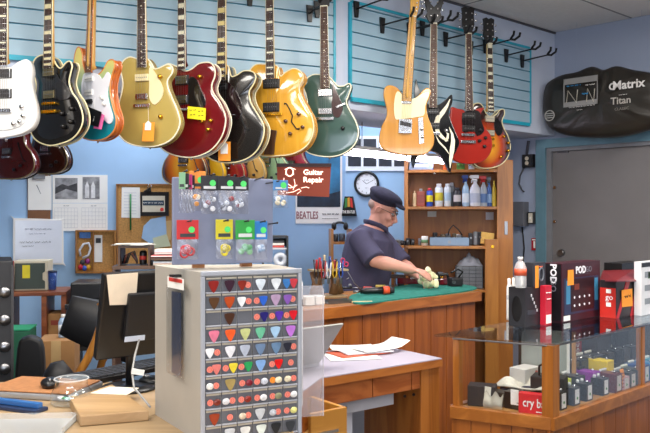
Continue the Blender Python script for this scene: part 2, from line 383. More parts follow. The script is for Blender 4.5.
# ---------------------------------------------------------------- guitars
def place(o, loc, rz): o.location = loc; o.rotation_euler = (0, 0, rz)
FH = (1.0,)
def guitar(label, Y, yaw, outline, neck, th=.045, bodym=None, bind=None, arch=0, neckm=None, board=None, inlay='dot', inl=None,
           head=None, headm=None, pick=None, pickm=None, pups=(), pupm=None, bridges=(), knobs=(), knobm=GOLD, fholes=(), extra=None,
           bridgem=None, group='electric guitars hung in front of the slatwall', bindside=None, frets=True, nb=.006, tuners=True, ringm=None, sidem=None):
    ys = [p[1] for p in outline]; xs = [p[0] for p in outline]
    cx = (min(xs)+max(xs))/2; by = max(ys)
    fr = FR(cx, by, Y, yaw)
    g = thing('electric_guitar', label, 'guitar', fr.o, R(yaw), group)
    sm = [fr(*p) for p in smooth_loop(outline, 4)]
    bm_ = bodym(fr) if callable(bodym) else bodym
    if sidem:
        MB().prism(sm, .009, th, b=nb).build('body', sidem, g); MB().prism(sm, 0, .0088, b=.003).build('figured_top', bm_, g)
    else: MB().prism(sm, 0, th, b=nb, arch=arch).build('body', bm_, g)
    if bind:
        MB().tube([(p.x, .0015, p.y) for p in sm], .0036, 6, closed=True).build('binding', bind, g)
        if th > .04: MB().tube([(p.x, th-.002, p.y) for p in sm], .003, 6, closed=True).build('back_binding', bindside or bind, g)
    (x0, y0), (x1, y1), w = neck      # top (nut), bottom end of the board, width there in px
    a, b = fr(x0, y0), fr(x1, y1); sc = Y/F; d = (b-a).normalized(); q = Vector((-d.y, d.x))
    wb = w*sc/2; wt = wb*.78; ln = (b-a).length; yf = -.012 - arch*.5
    bq = [a+q*wt, b+q*wb, b-q*wb, a-q*wt]
    fbm = board or ROSEW
    fb = MB().prism(bq, yf-.006, yf, b=.001, smooth=False).build('fretboard', fbm, g)
    if bind or inl:
        m = MB()
        for s in (1, -1):
            m.tube([(a+q*wt*s).to_3d().xzy, (b+q*wb*s).to_3d().xzy] if 0 else [((a+q*wt*s).x, yf-.004, (a+q*wt*s).y), ((b+q*wb*s).x, yf-.004, (b+q*wb*s).y)], .0022, 6)
        m.build('neck_binding', bind or inl, g)
    # neck behind, from headstock into the body
    bj = a + d*(ln*.93)
    MB().tube([(a.x, yf+.006, a.y), ((a.x+bj.x)/2, yf+.008, (a.y+bj.y)/2), (bj.x, yf+.01, bj.y), (bj.x+d.x*.02, .01, bj.y+d.y*.02)],
              [(wt*.98, .010), (wt*1.05, .011), (wb*.98, .014), (wb*.98, .02)], 12).build('neck', neckm or MAPLE, g)
    if frets:
        # fret k at ln_scale*(1-2^(-k/12)); board holds 22
        S = ln/(1-2**(-22/12)); m = MB(); fp = []
        for k in range(0, 23):
            l = S*(1-2**(-k/12)); fp.append(l); c = a + d*l; ww = wt + (wb-wt)*l/ln
            m.tube([((c+q*ww).x, yf-.0068, (c+q*ww).y), ((c-q*ww).x, yf-.0068, (c-q*ww).y)], .0009, 4)
        m.build('frets', CHROME, fb)
        for k in (1, 3, 5, 7, 9, 12, 15, 17, 19, 21) if inlay != 'dot' else (3, 5, 7, 9, 12, 15, 17, 19, 21):
            l0, l1 = fp[k-1], fp[k]; c = a + d*((l0+l1)/2); ww = (wt + (wb-wt)*l0/ln); m = MB()
            if inlay == 'dot': m.cyl((c.x, yf-.0075, c.y), (c.x, yf-.005, c.y), .0035, n=10)
            else:
                hl = (l1-l0)*(.36 if inlay == 'block' else .2); hw = ww*.78
                P4 = [c+q*hw-d*hl, c+q*hw+d*hl, c-q*hw+d*hl, c-q*hw-d*hl]
                m.prism(P4, yf-.0075, yf-.004, smooth=False)
            m.build('inlay', inl or IVORY, fb)
    # headstock
    hs = head or [(-.028, 0), (-.03, .02), (-.043, .06), (-.04, .12), (-.045, .165), (-.02, .175), (0, .165), (.02, .175), (.045, .165), (.04, .12), (.043, .06), (.03, .02), (.028, 0)]
    pts = [a - q*p[0] - d*p[1] for p in hs]
    hd = MB().prism(pts, yf-.002, yf+.012, b=.002, smooth=False).build('headstock', headm or BLACK, g)
    MB().prism([a+q*wt+d*.003, a-q*wt+d*.003, a-q*wt-d*.003, a+q*wt-d*.003], yf-.009, yf-.002, smooth=False).build('nut', IVORY, g)
    xm = max(p[0] for p in hs)
    if tuners:
        for k in range(6):
            if tuners == 'six':
                s = 1; l = .03 + .024*k; e = -.034
            else: s = 1 if k % 2 else -1; l = .045 + .042*(k//2); e = .037*s*-1
            c = a - q*(0 if tuners != 'six' else -.01)*s - d*l; e1 = a - q*e - d*l; e2 = a - q*(e*1.55) - d*l; po = a - q*(e*.55) - d*l
            m = MB(); m.cyl((po.x, yf-.014, po.y), (po.x, yf-.001, po.y), .0045, n=10)
            m.cyl((e1.x, yf+.006, e1.y), (e2.x, yf+.006, e2.y), .0025, n=8); m.ell((e2.x, yf+.006, e2.y), (.008, .0045, .008), 10, 6)
            m.build('tuning_peg', CHROME, hd)
    for (px, py, wx, wy, kind) in pups:
        c = fr(px, py); hw, hh = wx*sc/2, wy*sc/2
        o = MB()
        yb = -.004 - arch
        if kind in ('ring', 'cream'):
            MB().b2(c.x-hw-.006, c.x+hw+.006, yb-.003, .004, c.y-hh-.004, c.y+hh+.004, .002).build('pickup_ring', ringm or (BLACK if kind == 'ring' else CREAM), g)
        pm = pupm or CHROME
        pu = o.b2(c.x-hw, c.x+hw, yb-.009, .002, c.y-hh, c.y+hh, .0025).build('pickup', pm, g)
        m = MB()
        for k in range(6):
            x = c.x - hw*.75 + hw*1.5*k/5; m.cyl((x, yb-.0105, c.y), (x, yb-.006, c.y), .0025, n=8)
        m.build('pole_pieces', STEEL, pu)
    for (px, py, wx, wy) in bridges:
        c = fr(px, py); hw, hh = wx*sc/2, wy*sc/2
        m = MB(); m.b2(c.x-hw, c.x+hw, -.016-arch, -.006-arch, c.y-hh, c.y+hh, .002)
        for s in (-1, 1): m.cyl((c.x+s*hw*.85, -.018-arch, c.y), (c.x+s*hw*.85, .002, c.y), .006, n=10)
        for k in range(6): m.b2(c.x-hw*.7+hw*1.4*k/5-.003, c.x-hw*.7+hw*1.4*k/5+.003, -.02-arch, -.014-arch, c.y-hh*.7, c.y+hh*.7)
        m.build('bridge', bridgem or CHROME, g)
    if pick:
        pp = [fr(*p) for p in smooth_loop(pick, 3)]
        MB().prism(pp, -.0055-arch, .001, b=.0008).build('pickguard', pickm, g)
    for (px, py) in knobs:
        c = fr(px, py)
        k = MB().lathe([(.011, 0), (.0115, .004), (.0095, .012), (.0085, .015), (0.0001, .0155)], n=18).build('knob', knobm, g, loc=(c.x, -.004-arch*.6, c.y)); k.rotation_euler = (R(90), 0, 0)
    for pts in fholes:
        pp = [fr(*p) for p in pts]; n = len(pp)
        m = MB(); yb = -.002-arch*.8
        m.tube([(p.x, yb, p.y) for p in pp], [(.0035 if 0 < i < n-1 else .006) for i in range(n)], 8); m.build('f_hole', RUBBER, g)
    # strings
    if bridges:
        bx = fr(bridges[-1][0], bridges[-1][1]); m = MB()
        for k in range(6):
            o1 = a + q*(wt*.78)*(1-k*.4); o2 = bx + q*(.026)*(1-k*.4)
            m.tube([(o1.x, yf-.010, o1.y), (o2.x, -.021-arch, o2.y)], .0006, 4)
        m.build('strings', STEEL, g)
    if extra: extra(g, fr)
    # a strap button under the body
    b0 = fr(cx, by-1); MB().cyl((0, th*.5, .002), (0, th*.5, -.010), .004, .006, 10).build('strap_button', CHROME, g)
    return g, fr, a
HG = 'guitar hangers clipped into the left slatwall'
def hang_left(x, y, yg, label):
    t = t_at(x, WL0, dL); c = WL0 + dL*t; p = P(x, y, yg)
    L = (Vector((p.x, p.y)) - c).dot(nL); z = min(2.76, p.z)
    hanger(WL0, dL, nL, t_at(x, WL0, dL, L, nL) if 1 else t, z, max(.12, L-.03), .02, label=label, group=None)
def tagset(g, fr, quad, cm, name='price_tag', y=-.03, lab=None, string=None, sm=None):
    pp = [fr(*p) for p in quad]
    o = MB().prism(pp, y-.0008, y+.0008, smooth=False).build(name, cm, g)
    if lab: o['label'] = lab
    if string:
        a, b = fr(*string[0]), fr(*string[1]); MB().tube([(a.x, y+.006, a.y), (b.x, y, b.y)], .0007, 5).build('tag_string', WHITE, o if 0 else g)
    return o
gloss = lambda h, r=.12, var=.05, sc=6: mat(h, r, var=var, scale=sc, coat=1)

# 1 white
O1 = [(10,67),(17,62),(25,59),(29,62),(31,71),(30,81),(32,94),(35,106),(35.5,118),(31,128),(21,134),(8,137),(-4,138.5),(-16,137),(-25,130),(-29,118),(-27,102),(-22,90),(-22,78),(-25,68),(-20,62),(-10,64),(-4,68)]
def ex1(g, fr):
    for x, y in ((24, 106), (25, 115), (20, 123), (15, 124)):
        pass
guitar('white solid-body guitar cut off by the left picture edge', 3.36, -8, O1, ((5, -40), (3, 66), 13), .045, gloss('#f1efec', .2, .01), None, 0,
       inlay='bar', inl=IVORY, pick=[(-14,70),(0,66),(18,70),(22,80),(23,95),(27,108),(26,121),(16,128),(2,130),(-12,126)], pickm=gloss('#ecebe8', .15, .01),
       pups=[(3,74,18,8,'ring'),(3,94,18,8,'ring')], bridges=[(4,111,18,4)], knobs=[(23,107),(24.5,116),(21,122),(15,124)], knobm=CHROME, headm=WHITE)
# 2 black LP custom
O2 = [(44,55),(37,57),(33,63),(33.5,73),(36,84),(35,94),(31,106),(29,120),(30.5,132),(37,141),(49,145.5),(61,143.5),(73,138),(81,127),(82.5,115),(78,101),(72,92),(69,82),(70.5,73),(72,66),(70,61.5),(66,62.5),(61,68),(57,66),(52,58)]
guitar('black single-cut guitar with cream binding and gold bridge', 3.46, -24, O2, ((52, -40), (50.5, 69), 11.5), .05, gloss('#0b0b0d', .1, .3), CREAM, .004,
       inlay='block', inl=CREAM, pups=[(50.5,72.5,14,8,'ring'),(51,95,14,8,'ring')], pupm=mat('#bfae86', .25, 1), bridges=[(51,104,17,2.5),(51,112,19,3.5)], bridgem=GOLD,
       knobs=[(73,109),(63.5,114),(72,122),(65,127)], knobm=mat('#191614', .2), pick=[(57,74),(60,78),(70,90),(71,97),(66,100),(58,98)], pickm=gloss('#16161a', .1), fholes=(), tuners=True)
# 3 fade strat
O3 = [(79,47),(76,50),(74,60),(74,72),(76,84),(74,98),(72,112),(74,126),(82,137),(94,140.5),(106,138),(114,130),(116,119),(113,108),(110.5,97),(110,86),(111.5,76),(114.5,66),(113,60),(108,61),(104,68),(99,74),(92,76),(86,73),(82.5,63),(82,53)]
def ex3(g, fr):
    tagset(g, fr, [(96,108),(108.5,113),(105,128),(92,124)], BLACK, 'hang_tag', -.04, string=((101,98),(101,110)))
    tagset(g, fr, [(103,112),(110,116),(107,130),(99,129)], mat('#e86aa8', .6), 'hang_tag', -.032, 'pink tag')
    f = fr(101, 120); text('fine_print', 'IBZ', PAPER, g, (f.x, -.042, f.y), (R(90), R(-70), 0), .014)
def b3(fr): return burst('#0f7f8c', '#7fae8c', '#e8d36a', 0, 0, .42, axis='z')
guitar('double-cut guitar fading from yellow to teal with orange sides', 3.56, -34, O3, ((95, -42), (91, 73), 9.5), .046, b3, sidem=wood('#c9682a', '#a84e18', (8, 8, 1), .15, 1), bind= mat('#d9822f', .3, coat=1), arch=0,
       inl=IVORY, pick=[(86,73),(98,74),(103,79),(108,72),(111,78),(108,92),(110,105),(113.5,118),(110,124),(103,118),(97,112),(91,108),(84,102),(82,90),(83,80)], pickm=gloss('#e8e8ee', .2, .01),
       pups=[(90.5,79.5,12,4.5,'plain'),(90,93,12,6,'plain')], pupm=WHITE, bridges=[(90,102,11,5)], bridgem=BLACK, knobs=[(104,98),(106,104)], knobm=WHITE,
       bindside=mat('#c96a22', .3, coat=1), neckm=MAPLE, extra=ex3, board=wood('#8a5a34', '#6d4426', (20, 20, 2), .5), head=[(-.02,0),(-.03,.03),(-.035,.1),(-.03,.19),(0,.2),(.015,.17),(.02,.03),(.02,0)], tuners='six', headm=MAPLE)
# 4 gold
O4 = [(138,59),(130,57),(123,61),(120.6,69),(122.7,82.5),(121.5,93),(118,106),(116,120),(118,133),(127,142.5),(142,146.5),(158,145.7),(172,138.5),(179.6,125),(177.7,112),(172,98),(168,88),(167.5,80),(172,73),(172,67),(167,64.5),(159,68),(154,68.5),(151,63),(146,58)]
def ex4(g, fr):
    tagset(g, fr, [(147,124),(158,123),(157,142),(145.5,142)], ORANGE, 'price_tag', -.034, 'orange price tag', string=((151,108),(152,124)))
    tagset(g, fr, [(149,124.5),(152,121.5),(155,124.5),(154.5,131),(148.5,131)], PAPER, 'white_tag', -.037)
guitar('gold single-cut guitar with cream pickguard and a hanging orange tag', 3.68, -16, O4, ((143, -40), (143.5, 68), 10), .045, gloss('#b39d55', .22, .06), IVORY, .003, bindside=mat('#8a763c', .3),
       inl=IVORY, pick=[(150,68),(155,72),(161,82),(164,91),(161,100),(155,105),(150,98),(150,84)], pickm=CREAM, pups=[(143,78,15,7,'plain')], pupm=CREAM,
       bridges=[(143,97,13,6),(143,106,18,3.5)], knobs=[(161,77),(161.5,117)], knobm=GOLD, extra=ex4)
# 5 red double-cut
O5 = [(179,68),(173,65),(167,64),(163,70),(164,82),(160,94),(154,106),(151,120),(153,136),(160,147),(172,154.5),(190,157.5),(205,153.5),(215.5,145.5),(223,133),(225.5,118),(220,103),(213,92.5),(211.7,85),(214.7,76),(214,67),(209,62.5),(199,63.5),(191.5,69),(185,71)]
def ex5(g, fr):
    o = tagset(g, fr, [(191,107),(209,109),(208.5,121),(190.5,119)], YELLOW, 'sale_tag', -.03, 'yellow handwritten tag')
    for k, (x, y) in enumerate(((196, 111), (204, 112), (196, 115.5), (204, 116.5))):
        f = fr(x, y); text('handwriting', ('SALE', '499', 'was', '599')[k], mat('#2a2a20', .8), o, (f.x, -.032, f.y), size=.018)
    pass
guitar('dark red double-cut semi-hollow guitar with white binding and a yellow handwritten tag', 3.79, -22, O5, ((183.5, -42), (183.5, 70), 9), .062, gloss('#6e0f16', .1, .25, 4), IVORY, .006,
       inlay='block', inl=IVORY, pups=[(183,80.5,13,8,'ring'),(183,100,13,8,'ring')], bridges=[(184,110,14,2.5)], knobs=[(201,77+0),(215.5-3.5,121),(203.5,121.5),(209.5-0,130)][0:4], knobm=GOLD,
       pick=[(190,80),(196,78),(201,88),(206,100),(205,107),(197,109),(190,104)], pickm=gloss('#141416', .1), extra=ex5, neckm=gloss('#5c1015', .2))
# 6 black archtop
O6 = [(222,65),(215,66),(208,72),(206,82),(207,93),(202,106),(197,120),(196,136),(201,150),(210,158.5),(222,162.5),(239,161.5),(253,154.5),(261.5,142),(264,128),(259,116.5),(251,103),(249,92),(254,83),(255.6,76),(251.8,71.4),(243.5,71),(236.6,75),(231,76),(228,66)]
def ex6(g, fr):
    tagset(g, fr, [(222.5,142.5),(234.5,142.5),(234.5,161.5),(222.5,161.5)], ORANGE, 'price_tag', -.045, 'orange price tag', string=((227,118),(228,143)))
    tagset(g, fr, [(225,145),(228.5,142),(232,145),(232,154.5),(225,154.5)], PAPER, 'white_tag', -.048)
    a = fr(231, 113); MB().prism([fr(224,113), fr(238,115.5), fr(232,118), fr(228,119)], -.03, -.02, b=.001).build('tailpiece_vee', CHROME, g)
guitar('black archtop guitar with cream binding and orange tag hanging under it', 3.86, -20, O6, ((224, -42), (223, 81), 10), .075, gloss('#191613', .25, .3, 4), CREAM, .01,
       inlay='block', inl=mat('#e8d48a', .4), pups=[(223,87,11,6,'plain')], pupm=BLACK, bridges=[(224,113,12,3)], fholes=[[(238,98),(240,103),(241,110),(242,118),(246,129),(249.5,130)]],
       pick=[(229,84),(233,86),(240,97),(243,108),(240,120),(234,116),(230,104)], pickm=gloss('#1d1012', .12), knobs=[], extra=ex6)
# 7 natural
O7 = [(265,64.4),(256,64.6),(250,70),(249.3,77),(253,87),(250,99),(245,112),(243,127),(245,141),(252,151),(263,156),(278,155.8),(293,153.7),(306.5,145.7),(313,132.4),(312.3,119),(306.5,107),(301,96.5),(299,87),(303,78),(300,71),(293,68.6),(285,72.6),(280,76),(277,66)]
def ex7(g, fr):
    MB().prism([fr(267,129), fr(278,131), fr(276,143), fr(275,155), fr(265,155), fr(268,143)], -.022, -.012, b=.002).build('tailpiece', wood('#5a3a20', '#3c2412'), g)
guitar('blonde yellow hollow-body guitar with two black pickups and f-holes', 3.98, -16, O7, ((270.5, -42), (271.5, 79), 9), .07, wood('#e2a83c', '#d69a2c', (8, 8, .8), .12, 1), CREAM, .01, bindside=mat('#b8801f', .3),
       inlay='bar', inl=IVORY, pups=[(272,84,15,8,'ring'),(272,107.5,15,8,'ring')], pupm=SATIN, bridges=[(274,115,20,2.5)], bridgem=GOLD, fholes=[[(285,104),(287,104),(290,109),(293,116),(292,122),(297,129),(300,129)]],
       knobs=[(286.5,121.5),(291,134),(299.5,114.5),(303.5,127.5)], knobm=gloss('#4a2414', .2), extra=ex7)
# 8 green
O8 = [(319,74.5),(312,75),(306,79.4),(303.5,86.6),(306.4,96.3),(307.5,106),(306,115.7),(302,125),(300,137.5),(302.5,147),(311,154),(329,156.8),(343.4,153.5),(354.3,144.7),(358.4,132.6),(355.5,121),(349.5,110),(346.3,102),(348.5,95),(351,87),(349,83.5),(343.4,86),(338,86),(334,82),(328,76)]
def ex8(g, fr):
    MB().prism([fr(336,107), fr(345,103), fr(346.5,104.5), fr(338,108.5)], -.02, -.012, b=.001).build('tremolo_arm', CHROME, g)
guitar('metallic green single-cut guitar hanging beside the gap between slatwall panels', 4.1, -12, O8, ((324.5, 7), (325.5, 89), 9), .045, gloss('#3d574f', .14, .08), IVORY, .004, bindside=mat('#2a3c38', .3),
       inl=IVORY, pups=[(325.5,93,14,7,'plain'),(325.5,111.5,14,6,'plain')], bridges=[(325.5,119,18,3)], knobs=[(343,128.5)], knobm=BLACK, board=wood('#6d4a34', '#4c3022', (20, 20, 2), .5),
       pick=[(333,84),(336,90),(341,101),(343,108),(340,117),(334,116),(332,106),(333,95)], pickm=gloss('#3a1c18', .12), extra=ex8)
HL = [(5,-36,3.36,'white guitar at the left edge'),(52,-36,3.46,'black guitar with cream binding'),(95,-36,3.56,'yellow to teal guitar'),(143,-36,3.68,'gold guitar'),(183.5,-36,3.79,'dark red semi-hollow guitar'),(224,-36,3.86,'black archtop guitar'),(270.5,-36,3.98,'blonde hollow-body guitar')]
for x, y, yg, w in HL: hang_left(x, y, yg, 'black hanger carrying the ' + w)
hang_left(324.5, 4, 4.1, 'hanger carrying the metallic green guitar')
hanger(WL0, dL, nL, t_at(266-18, WL0, dL), 2.715, .2, .03, label='spare black hanger on the left slatwall, between archtop and blonde guitar')
hanger(WL0, dL, nL, t_at(315, WL0, dL), 2.695, .2, .03, label='spare black hanger beside the neck of the green guitar')
# 9 telecaster
O9 = [(402,93),(396.6,87),(389.4,85),(384.5,88),(383.6,96.6),(386.5,107.5),(386.5,116),(382,125.7),(379.4,135.4),(380,145),(387,151.3),(401.5,154.6),(416,155.2),(427,153.5),(433.4,145.5),(434.2,135.4),(431.7,125.7),(428,116),(426.6,106),(429.5,97.8),(431.2,91),(428,87.5),(423,90),(418.4,95.4),(413.5,99),(408,100)]
def ex9(g, fr):
    MB().prism([fr(418,118), fr(423,117.5), fr(424,143), fr(419,144)], -.006, .001, b=.001).build('control_plate', CHROME, g)
    MB().prism([fr(399,119), fr(412,119.5), fr(411.5,133.5), fr(398.5,133)], -.009, .001, b=.001, smooth=False).build('bridge_plate', CHROME, g)
    MB().prism([fr(400,121), fr(411,123.5), fr(411,127.5), fr(400,125)], -.014, -.008, b=.001).build('bridge_pickup', BLACK, g)
TH = [(-.02,0),(-.026,.02),(-.032,.05),(-.034,.12),(-.034,.18),(-.022,.2),(-.002,.19),(.016,.165),(.024,.14),(.018,.05),(.021,.01),(.02,0)]
guitar('natural ash single-cut guitar with a cream pickguard and maple neck', 4.4, 0, O9, ((412.5, 17), (406.5, 101.5), 9.2), .045, wood('#cf9440', '#c48632', (10, 10, .9), .15, 1), None, 0,
       board=wood('#dba552', '#cc9645', (20, 20, 2), .3, .5), inl=BLACK, pick=[(397,91.5),(404,96),(413,99),(421,94.5),(428.5,92),(428,98),(425,106),(424,115),(417,117),(400,119.5),(395,118),(394,104)], pickm=gloss('#f3e3b0', .25, .01),
       pups=[(406.5,102.5,10,3,'plain')], bridges=[(405,132,10,3)], knobs=[(421.5,129),(422,137)], knobm=CHROME, extra=ex9, head=TH, headm=wood('#e0a83e', '#d49a34', (20, 20, 2), .3, .5), tuners='six',
       group='electric guitars hung in front of the right slatwall')
# 10 black/cream pointed
O10 = [(416,79),(419,88),(424,97),(428,104),(437,105),(444,101),(451.8,94.5),(452.3,103),(449,111),(450.4,119),(455,131),(459.5,142),(457,150),(453,158),(450.6,172.6),(446,164),(439,154),(431,150.5),(424,152),(417,158),(413.5,168),(411,156),(413,140),(418,124),(416,110),(414.5,92)]
def ex10(g, fr):
    def stroke(pts, w):
        m = MB(); L = []; Rr = []
        pp = [fr(*p) for p in pts]; n = len(pp)
        for i, p in enumerate(pp):
            t = (pp[min(i+1, n-1)] - pp[max(i-1, 0)]).normalized(); q = Vector((-t.y, t.x)); ww = w[i]*Y10/F/2
            L.append(p+q*ww); Rr.append(p-q*ww)
        m.prism(L + Rr[::-1], -.003, .002, smooth=False); m.build('cream_inlay', IVORY, g)
    Y10 = 4.6
    stroke([(450,99),(447,106),(443,112),(438,118),(436,125),(438,133),(443,138),(448,141)], [.4,2.6,4.2,5,5,4,3,.6])
    stroke([(449,127),(452,134),(453,141),(452,150),(450.5,160),(450,168)], [.4,2.2,4,4.6,3,.4])
    stroke([(445,141),(447.5,138),(448,134),(445.5,132)], [3,2.6,2,.4])
    stroke([(435,134),(439,142),(445,148),(449,154)], [.4,1.5,1.5,.4])
BH = [(-.02,0),(-.035,.02),(-.05,.045),(-.04,.07),(-.055,.12),(-.075,.2),(-.035,.15),(-.018,.12),(0,.1),(.018,.12),(.035,.15),(.075,.2),(.055,.12),(.04,.07),(.05,.045),(.035,.02),(.02,0)]
guitar('black pointed guitar with a cream tribal inlay', 4.6, 4, O10, ((433.3, 24), (432.5, 108), 7.8), .042, gloss('#101012', .12, .2), None, 0,
       pups=[(433,112,11,5,'ring'),(433.5,126,11,5,'ring')], pupm=BLACK, bridges=[(434,134,11,3)], knobs=[(446,131)], knobm=CHROME, extra=ex10, head=BH, inl=IVORY, nb=.003,
       board=wood('#7a5a48', '#5c4030', (20, 20, 2), .5), group='electric guitars hung in front of the right slatwall')
# 11 red SG
O11 = [(463,109.5),(458,108.5),(452,106.8),(451,112),(450,119),(452.5,128),(453,136),(450.5,146),(451.5,156),(458,162),(470,164),(482.7,161.5),(490,154.5),(492.6,145),(491,135.4),(486.5,129),(482,124),(480.6,118),(482,112),(484.5,107.5),(478,108.5),(472,111.5),(467,112)]
def ex11(g, fr): pass
guitar('cherry red double-horn guitar with two black pickups', 4.85, 14, O11, ((467.6, 34), (468.5, 111), 7.6), .04, gloss('#a32318', .2, .12, 5), None, 0,
       pups=[(468.5,116,12,5,'ring'),(468.5,128.5,12,5,'ring')], pupm=BLACK, bridges=[(467.5,135,14,2.6),(467.5,142,16,3)], knobs=[(480,130.5),(485,138),(479,141),(484,146.5)][0:4], knobm=BLACK,
       pick=[(463,113),(474,110),(480,113),(481,121),(484,131),(477,136),(473,130),(464,133),(462,124)], pickm=gloss('#191316', .15), extra=ex11, inl=IVORY, group='electric guitars hung in front of the right slatwall',
       neckm=gloss('#7a2018', .2), board=wood('#6d4a3a', '#4c3026', (20, 20, 2), .5))
# 12 sunburst
O12 = [(486,113),(482,105),(477.7,103),(473.5,105.4),(472.5,114),(475,124),(472,134),(469,146),(470,157),(477,166),(487,168.3),(499,165.6),(507,158.5),(510.5,147),(508.2,136.6),(503.5,127.3),(502.2,120.4),(504.5,114.6),(504,109.6),(500,110),(496,114.5),(490.5,117)]
def b12(fr): return burst('#e9a12a', '#b8411a', '#2a0f0c', -.01, .15, .165)
guitar('sunburst single-cut guitar with gold knobs, furthest right on the slatwall', 5.06, 24, O12, ((488, 44), (489.3, 113), 7.6), .045, b12, CREAM, .004,
       inlay='block', inl=IVORY, pups=[(489,119,10,6,'plain'),(489,133,10,5,'ring')], pupm=mat('#d8d0b8', .3, .6), bridges=[(488,139,11,2.2),(488,145.5,12,2.6)], bridgem=GOLD,
       knobs=[(503,136.5),(507.5,143),(507.4,151),(500,157)][0:4], knobm=GOLD, pick=[(494,118),(499,121),(502,131),(498,136),(494,130)], pickm=gloss('#17171a', .12),
       group='electric guitars hung in front of the right slatwall', headm=BLACK)
RH = 'spare guitar hangers on the right slatwall'
for px, pz, w in [(353,10,'spare tan and black hanger nearest the vertical gap between the slatwall panels'),(419,29,'spare black hanger between the ash guitar and the black pointed guitar'),
        (482,47,'spare black hanger just right of the sunburst headstock'),(503,56,'spare black hanger second from the far end of the slatwall'),(519,61.5,'spare black hanger at the far end of the slatwall by the corner')]:
    t = t_at(px, WC, dR); c = WC + dR*t
    hanger(WC, dR, nR, t, ZH(pz, c.y), .235, .02, label=w, group=None)
for px, py, yg, w in [(412.5,17,4.4,'natural ash guitar'),(433.3,24,4.6,'black pointed guitar'),(467.6,34,4.85,'cherry red guitar'),(488,44,5.06,'sunburst guitar with gold knobs')]:
    p = P(px, py, yg); r = Vector((p.x, p.y)) - WC
    hanger(WC, dR, nR, r.dot(dR), p.z, r.dot(nR)-.012, 0, gap=.026, label='black hanger carrying the ' + w)
hb = None
# ---------------------------------------------------------------- second row on the far wall
def back_guitar(label, px, pbot, Y, wpx, hpx, body, neckpx, f=True, bind=mat('#a08a5a', .4), yaw=18, pick=None):
    yaw = -25
    w, h = wpx/2, hpx
    base = [(0,-1),(-.3,-.985),(-.62,-.9),(-.9,-.74)] # unused top scheme
    sh = [(-.16,.98),(-.45,1.0),(-.68,.93),(-.72,.8),(-.62,.64),(-.66,.52),(-.88,.4),(-1,.24),(-.9,.1),(-.5,.015),(0,0),(.5,.015),(.9,.1),(1,.24),(.88,.4),(.66,.52),(.6,.64),(.7,.78),(.74,.9),(.6,.92),(.4,.84),(.2,.8)]
    O = [(px + x*w, pbot - z*h) for x, z in sh]
    return guitar(label, Y, yaw, O, ((neckpx, pbot-h*2.05), (px, pbot-h*.8), 7), .055, body, bind, .006, inlay='bar' if f else 'dot', inl=IVORY,
        pups=[(px, pbot-h*.68, 10, 5, 'ring'), (px, pbot-h*.42, 10, 5, 'ring')], bridges=[(px, pbot-h*.33, 11, 2)],
        fholes=([[(px+w*.42, pbot-h*.55), (px+w*.45, pbot-h*.48), (px+w*.6, pbot-h*.3), (px+w*.7, pbot-h*.26)]] if f else ()), knobs=[(px+w*.55, pbot-h*.2), (px+w*.3, pbot-h*.14)],
        knobm=BLACK, frets=False, group='guitars hung on the far wall below the beam', bindside=SATIN, pick=pick, pickm=BLACK)
def bY(px, off=.27):
    u = (px-CX)/F; return 6.24/(1-.46*u) - off
for a in [('dark red hollow-body guitar low behind the white guitar', 8, 179, 52, 66, gloss('#5a1212', .15, .25, 4), 9, True),
          ('dark brown guitar low behind the black guitar', 46, 174, 42, 60, gloss('#3a1c10', .2, .2), 46, False),
          ('orange sunburst hollow-body guitar behind the hanging packets', 184, 186, 44, 62, None, 184, True),
          ('yellow guitar on the far wall below the red semi-hollow guitar', 205, 186, 36, 56, gloss('#d9a520', .2, .1), 205, False),
          ('red guitar on the far wall below the black archtop', 226, 187, 36, 56, gloss('#8e1a1c', .2, .1), 226, False),
          ('tan hollow-body guitar on the far wall left of the pale green one', 243, 187, 42, 60, gloss('#c89a4e', .2, .1), 243, True),
          ('pale green hollow-body guitar on the far wall', 266, 186, 42, 60, gloss('#8fae80', .2, .05), 265, True),
          ('red guitar on the far wall above the lit repair sign', 290, 188, 40, 58, gloss('#8c1420', .2, .1), 290, False)]:
    lab, px, pb, w, h, bm_, nk, f = a
    if bm_ is None:
        bm_ = burst('#e0a030', '#c8641c', '#3a160c', 0, .15, .19)
    g, fr, top = back_guitar(lab, px, pb, bY(px), w, h, bm_, nk, f, yaw=24)
    tp = P(nk, pb-h*2.05-1, bY(px)); dd = (BL1-BL0).normalized(); nn = Vector((dd.y, -dd.x))
    t = t_at(nk, BL0, dd, .23, nn); hanger(BL0, dd, nn, t, tp.z+.005, .22, .01, label='hanger for the ' + lab)
# ---------------------------------------------------------------- workbench
F0, F1 = Vector((-.118, 4.0)), Vector((1.0, 4.97)); dB = (F1-F0).normalized(); nB = Vector((-dB.y, dB.x)); aB = math.atan2(dB.y, dB.x)
F0 = F0 - dB*.45; LB = (F1-F0).length; BT = 1.0
t = thing('workbench', 'wood-panelled repair bench in front of the man, with a honey brown rim', 'workbench', (F0.x, F0.y, 0), aB)
MB().b2(-.02, LB+.02, -.02, .58, BT-.014, BT, .002).build('worktop', wood('#b5793c', '#9c6227', (2, 9, 9), .4, .2), t)
MB().b2(-.025, LB+.025, -.03, -.01, BT-.062, BT+.001, .003).build('edge_rim', wood('#b0682a', '#9a5620', (1.5, 9, 9), .35, .3), t)
MB().b2(LB+.01, LB+.03, -.03, .59, BT-.062, BT+.001, .003).build('edge_rim', wood('#b0682a', '#9a5620', (1.5, 9, 9), .35, .3), t)
PBN = wood('#a2581c', '#8c4814', (9, 9, .7), .4, .25)
n = 13
for i in range(n):
    MB().b2(LB*i/n+.002, LB*(i+1)/n-.002, 0, .018, .0, BT-.03, .002).build('panel_board', PBN, t)
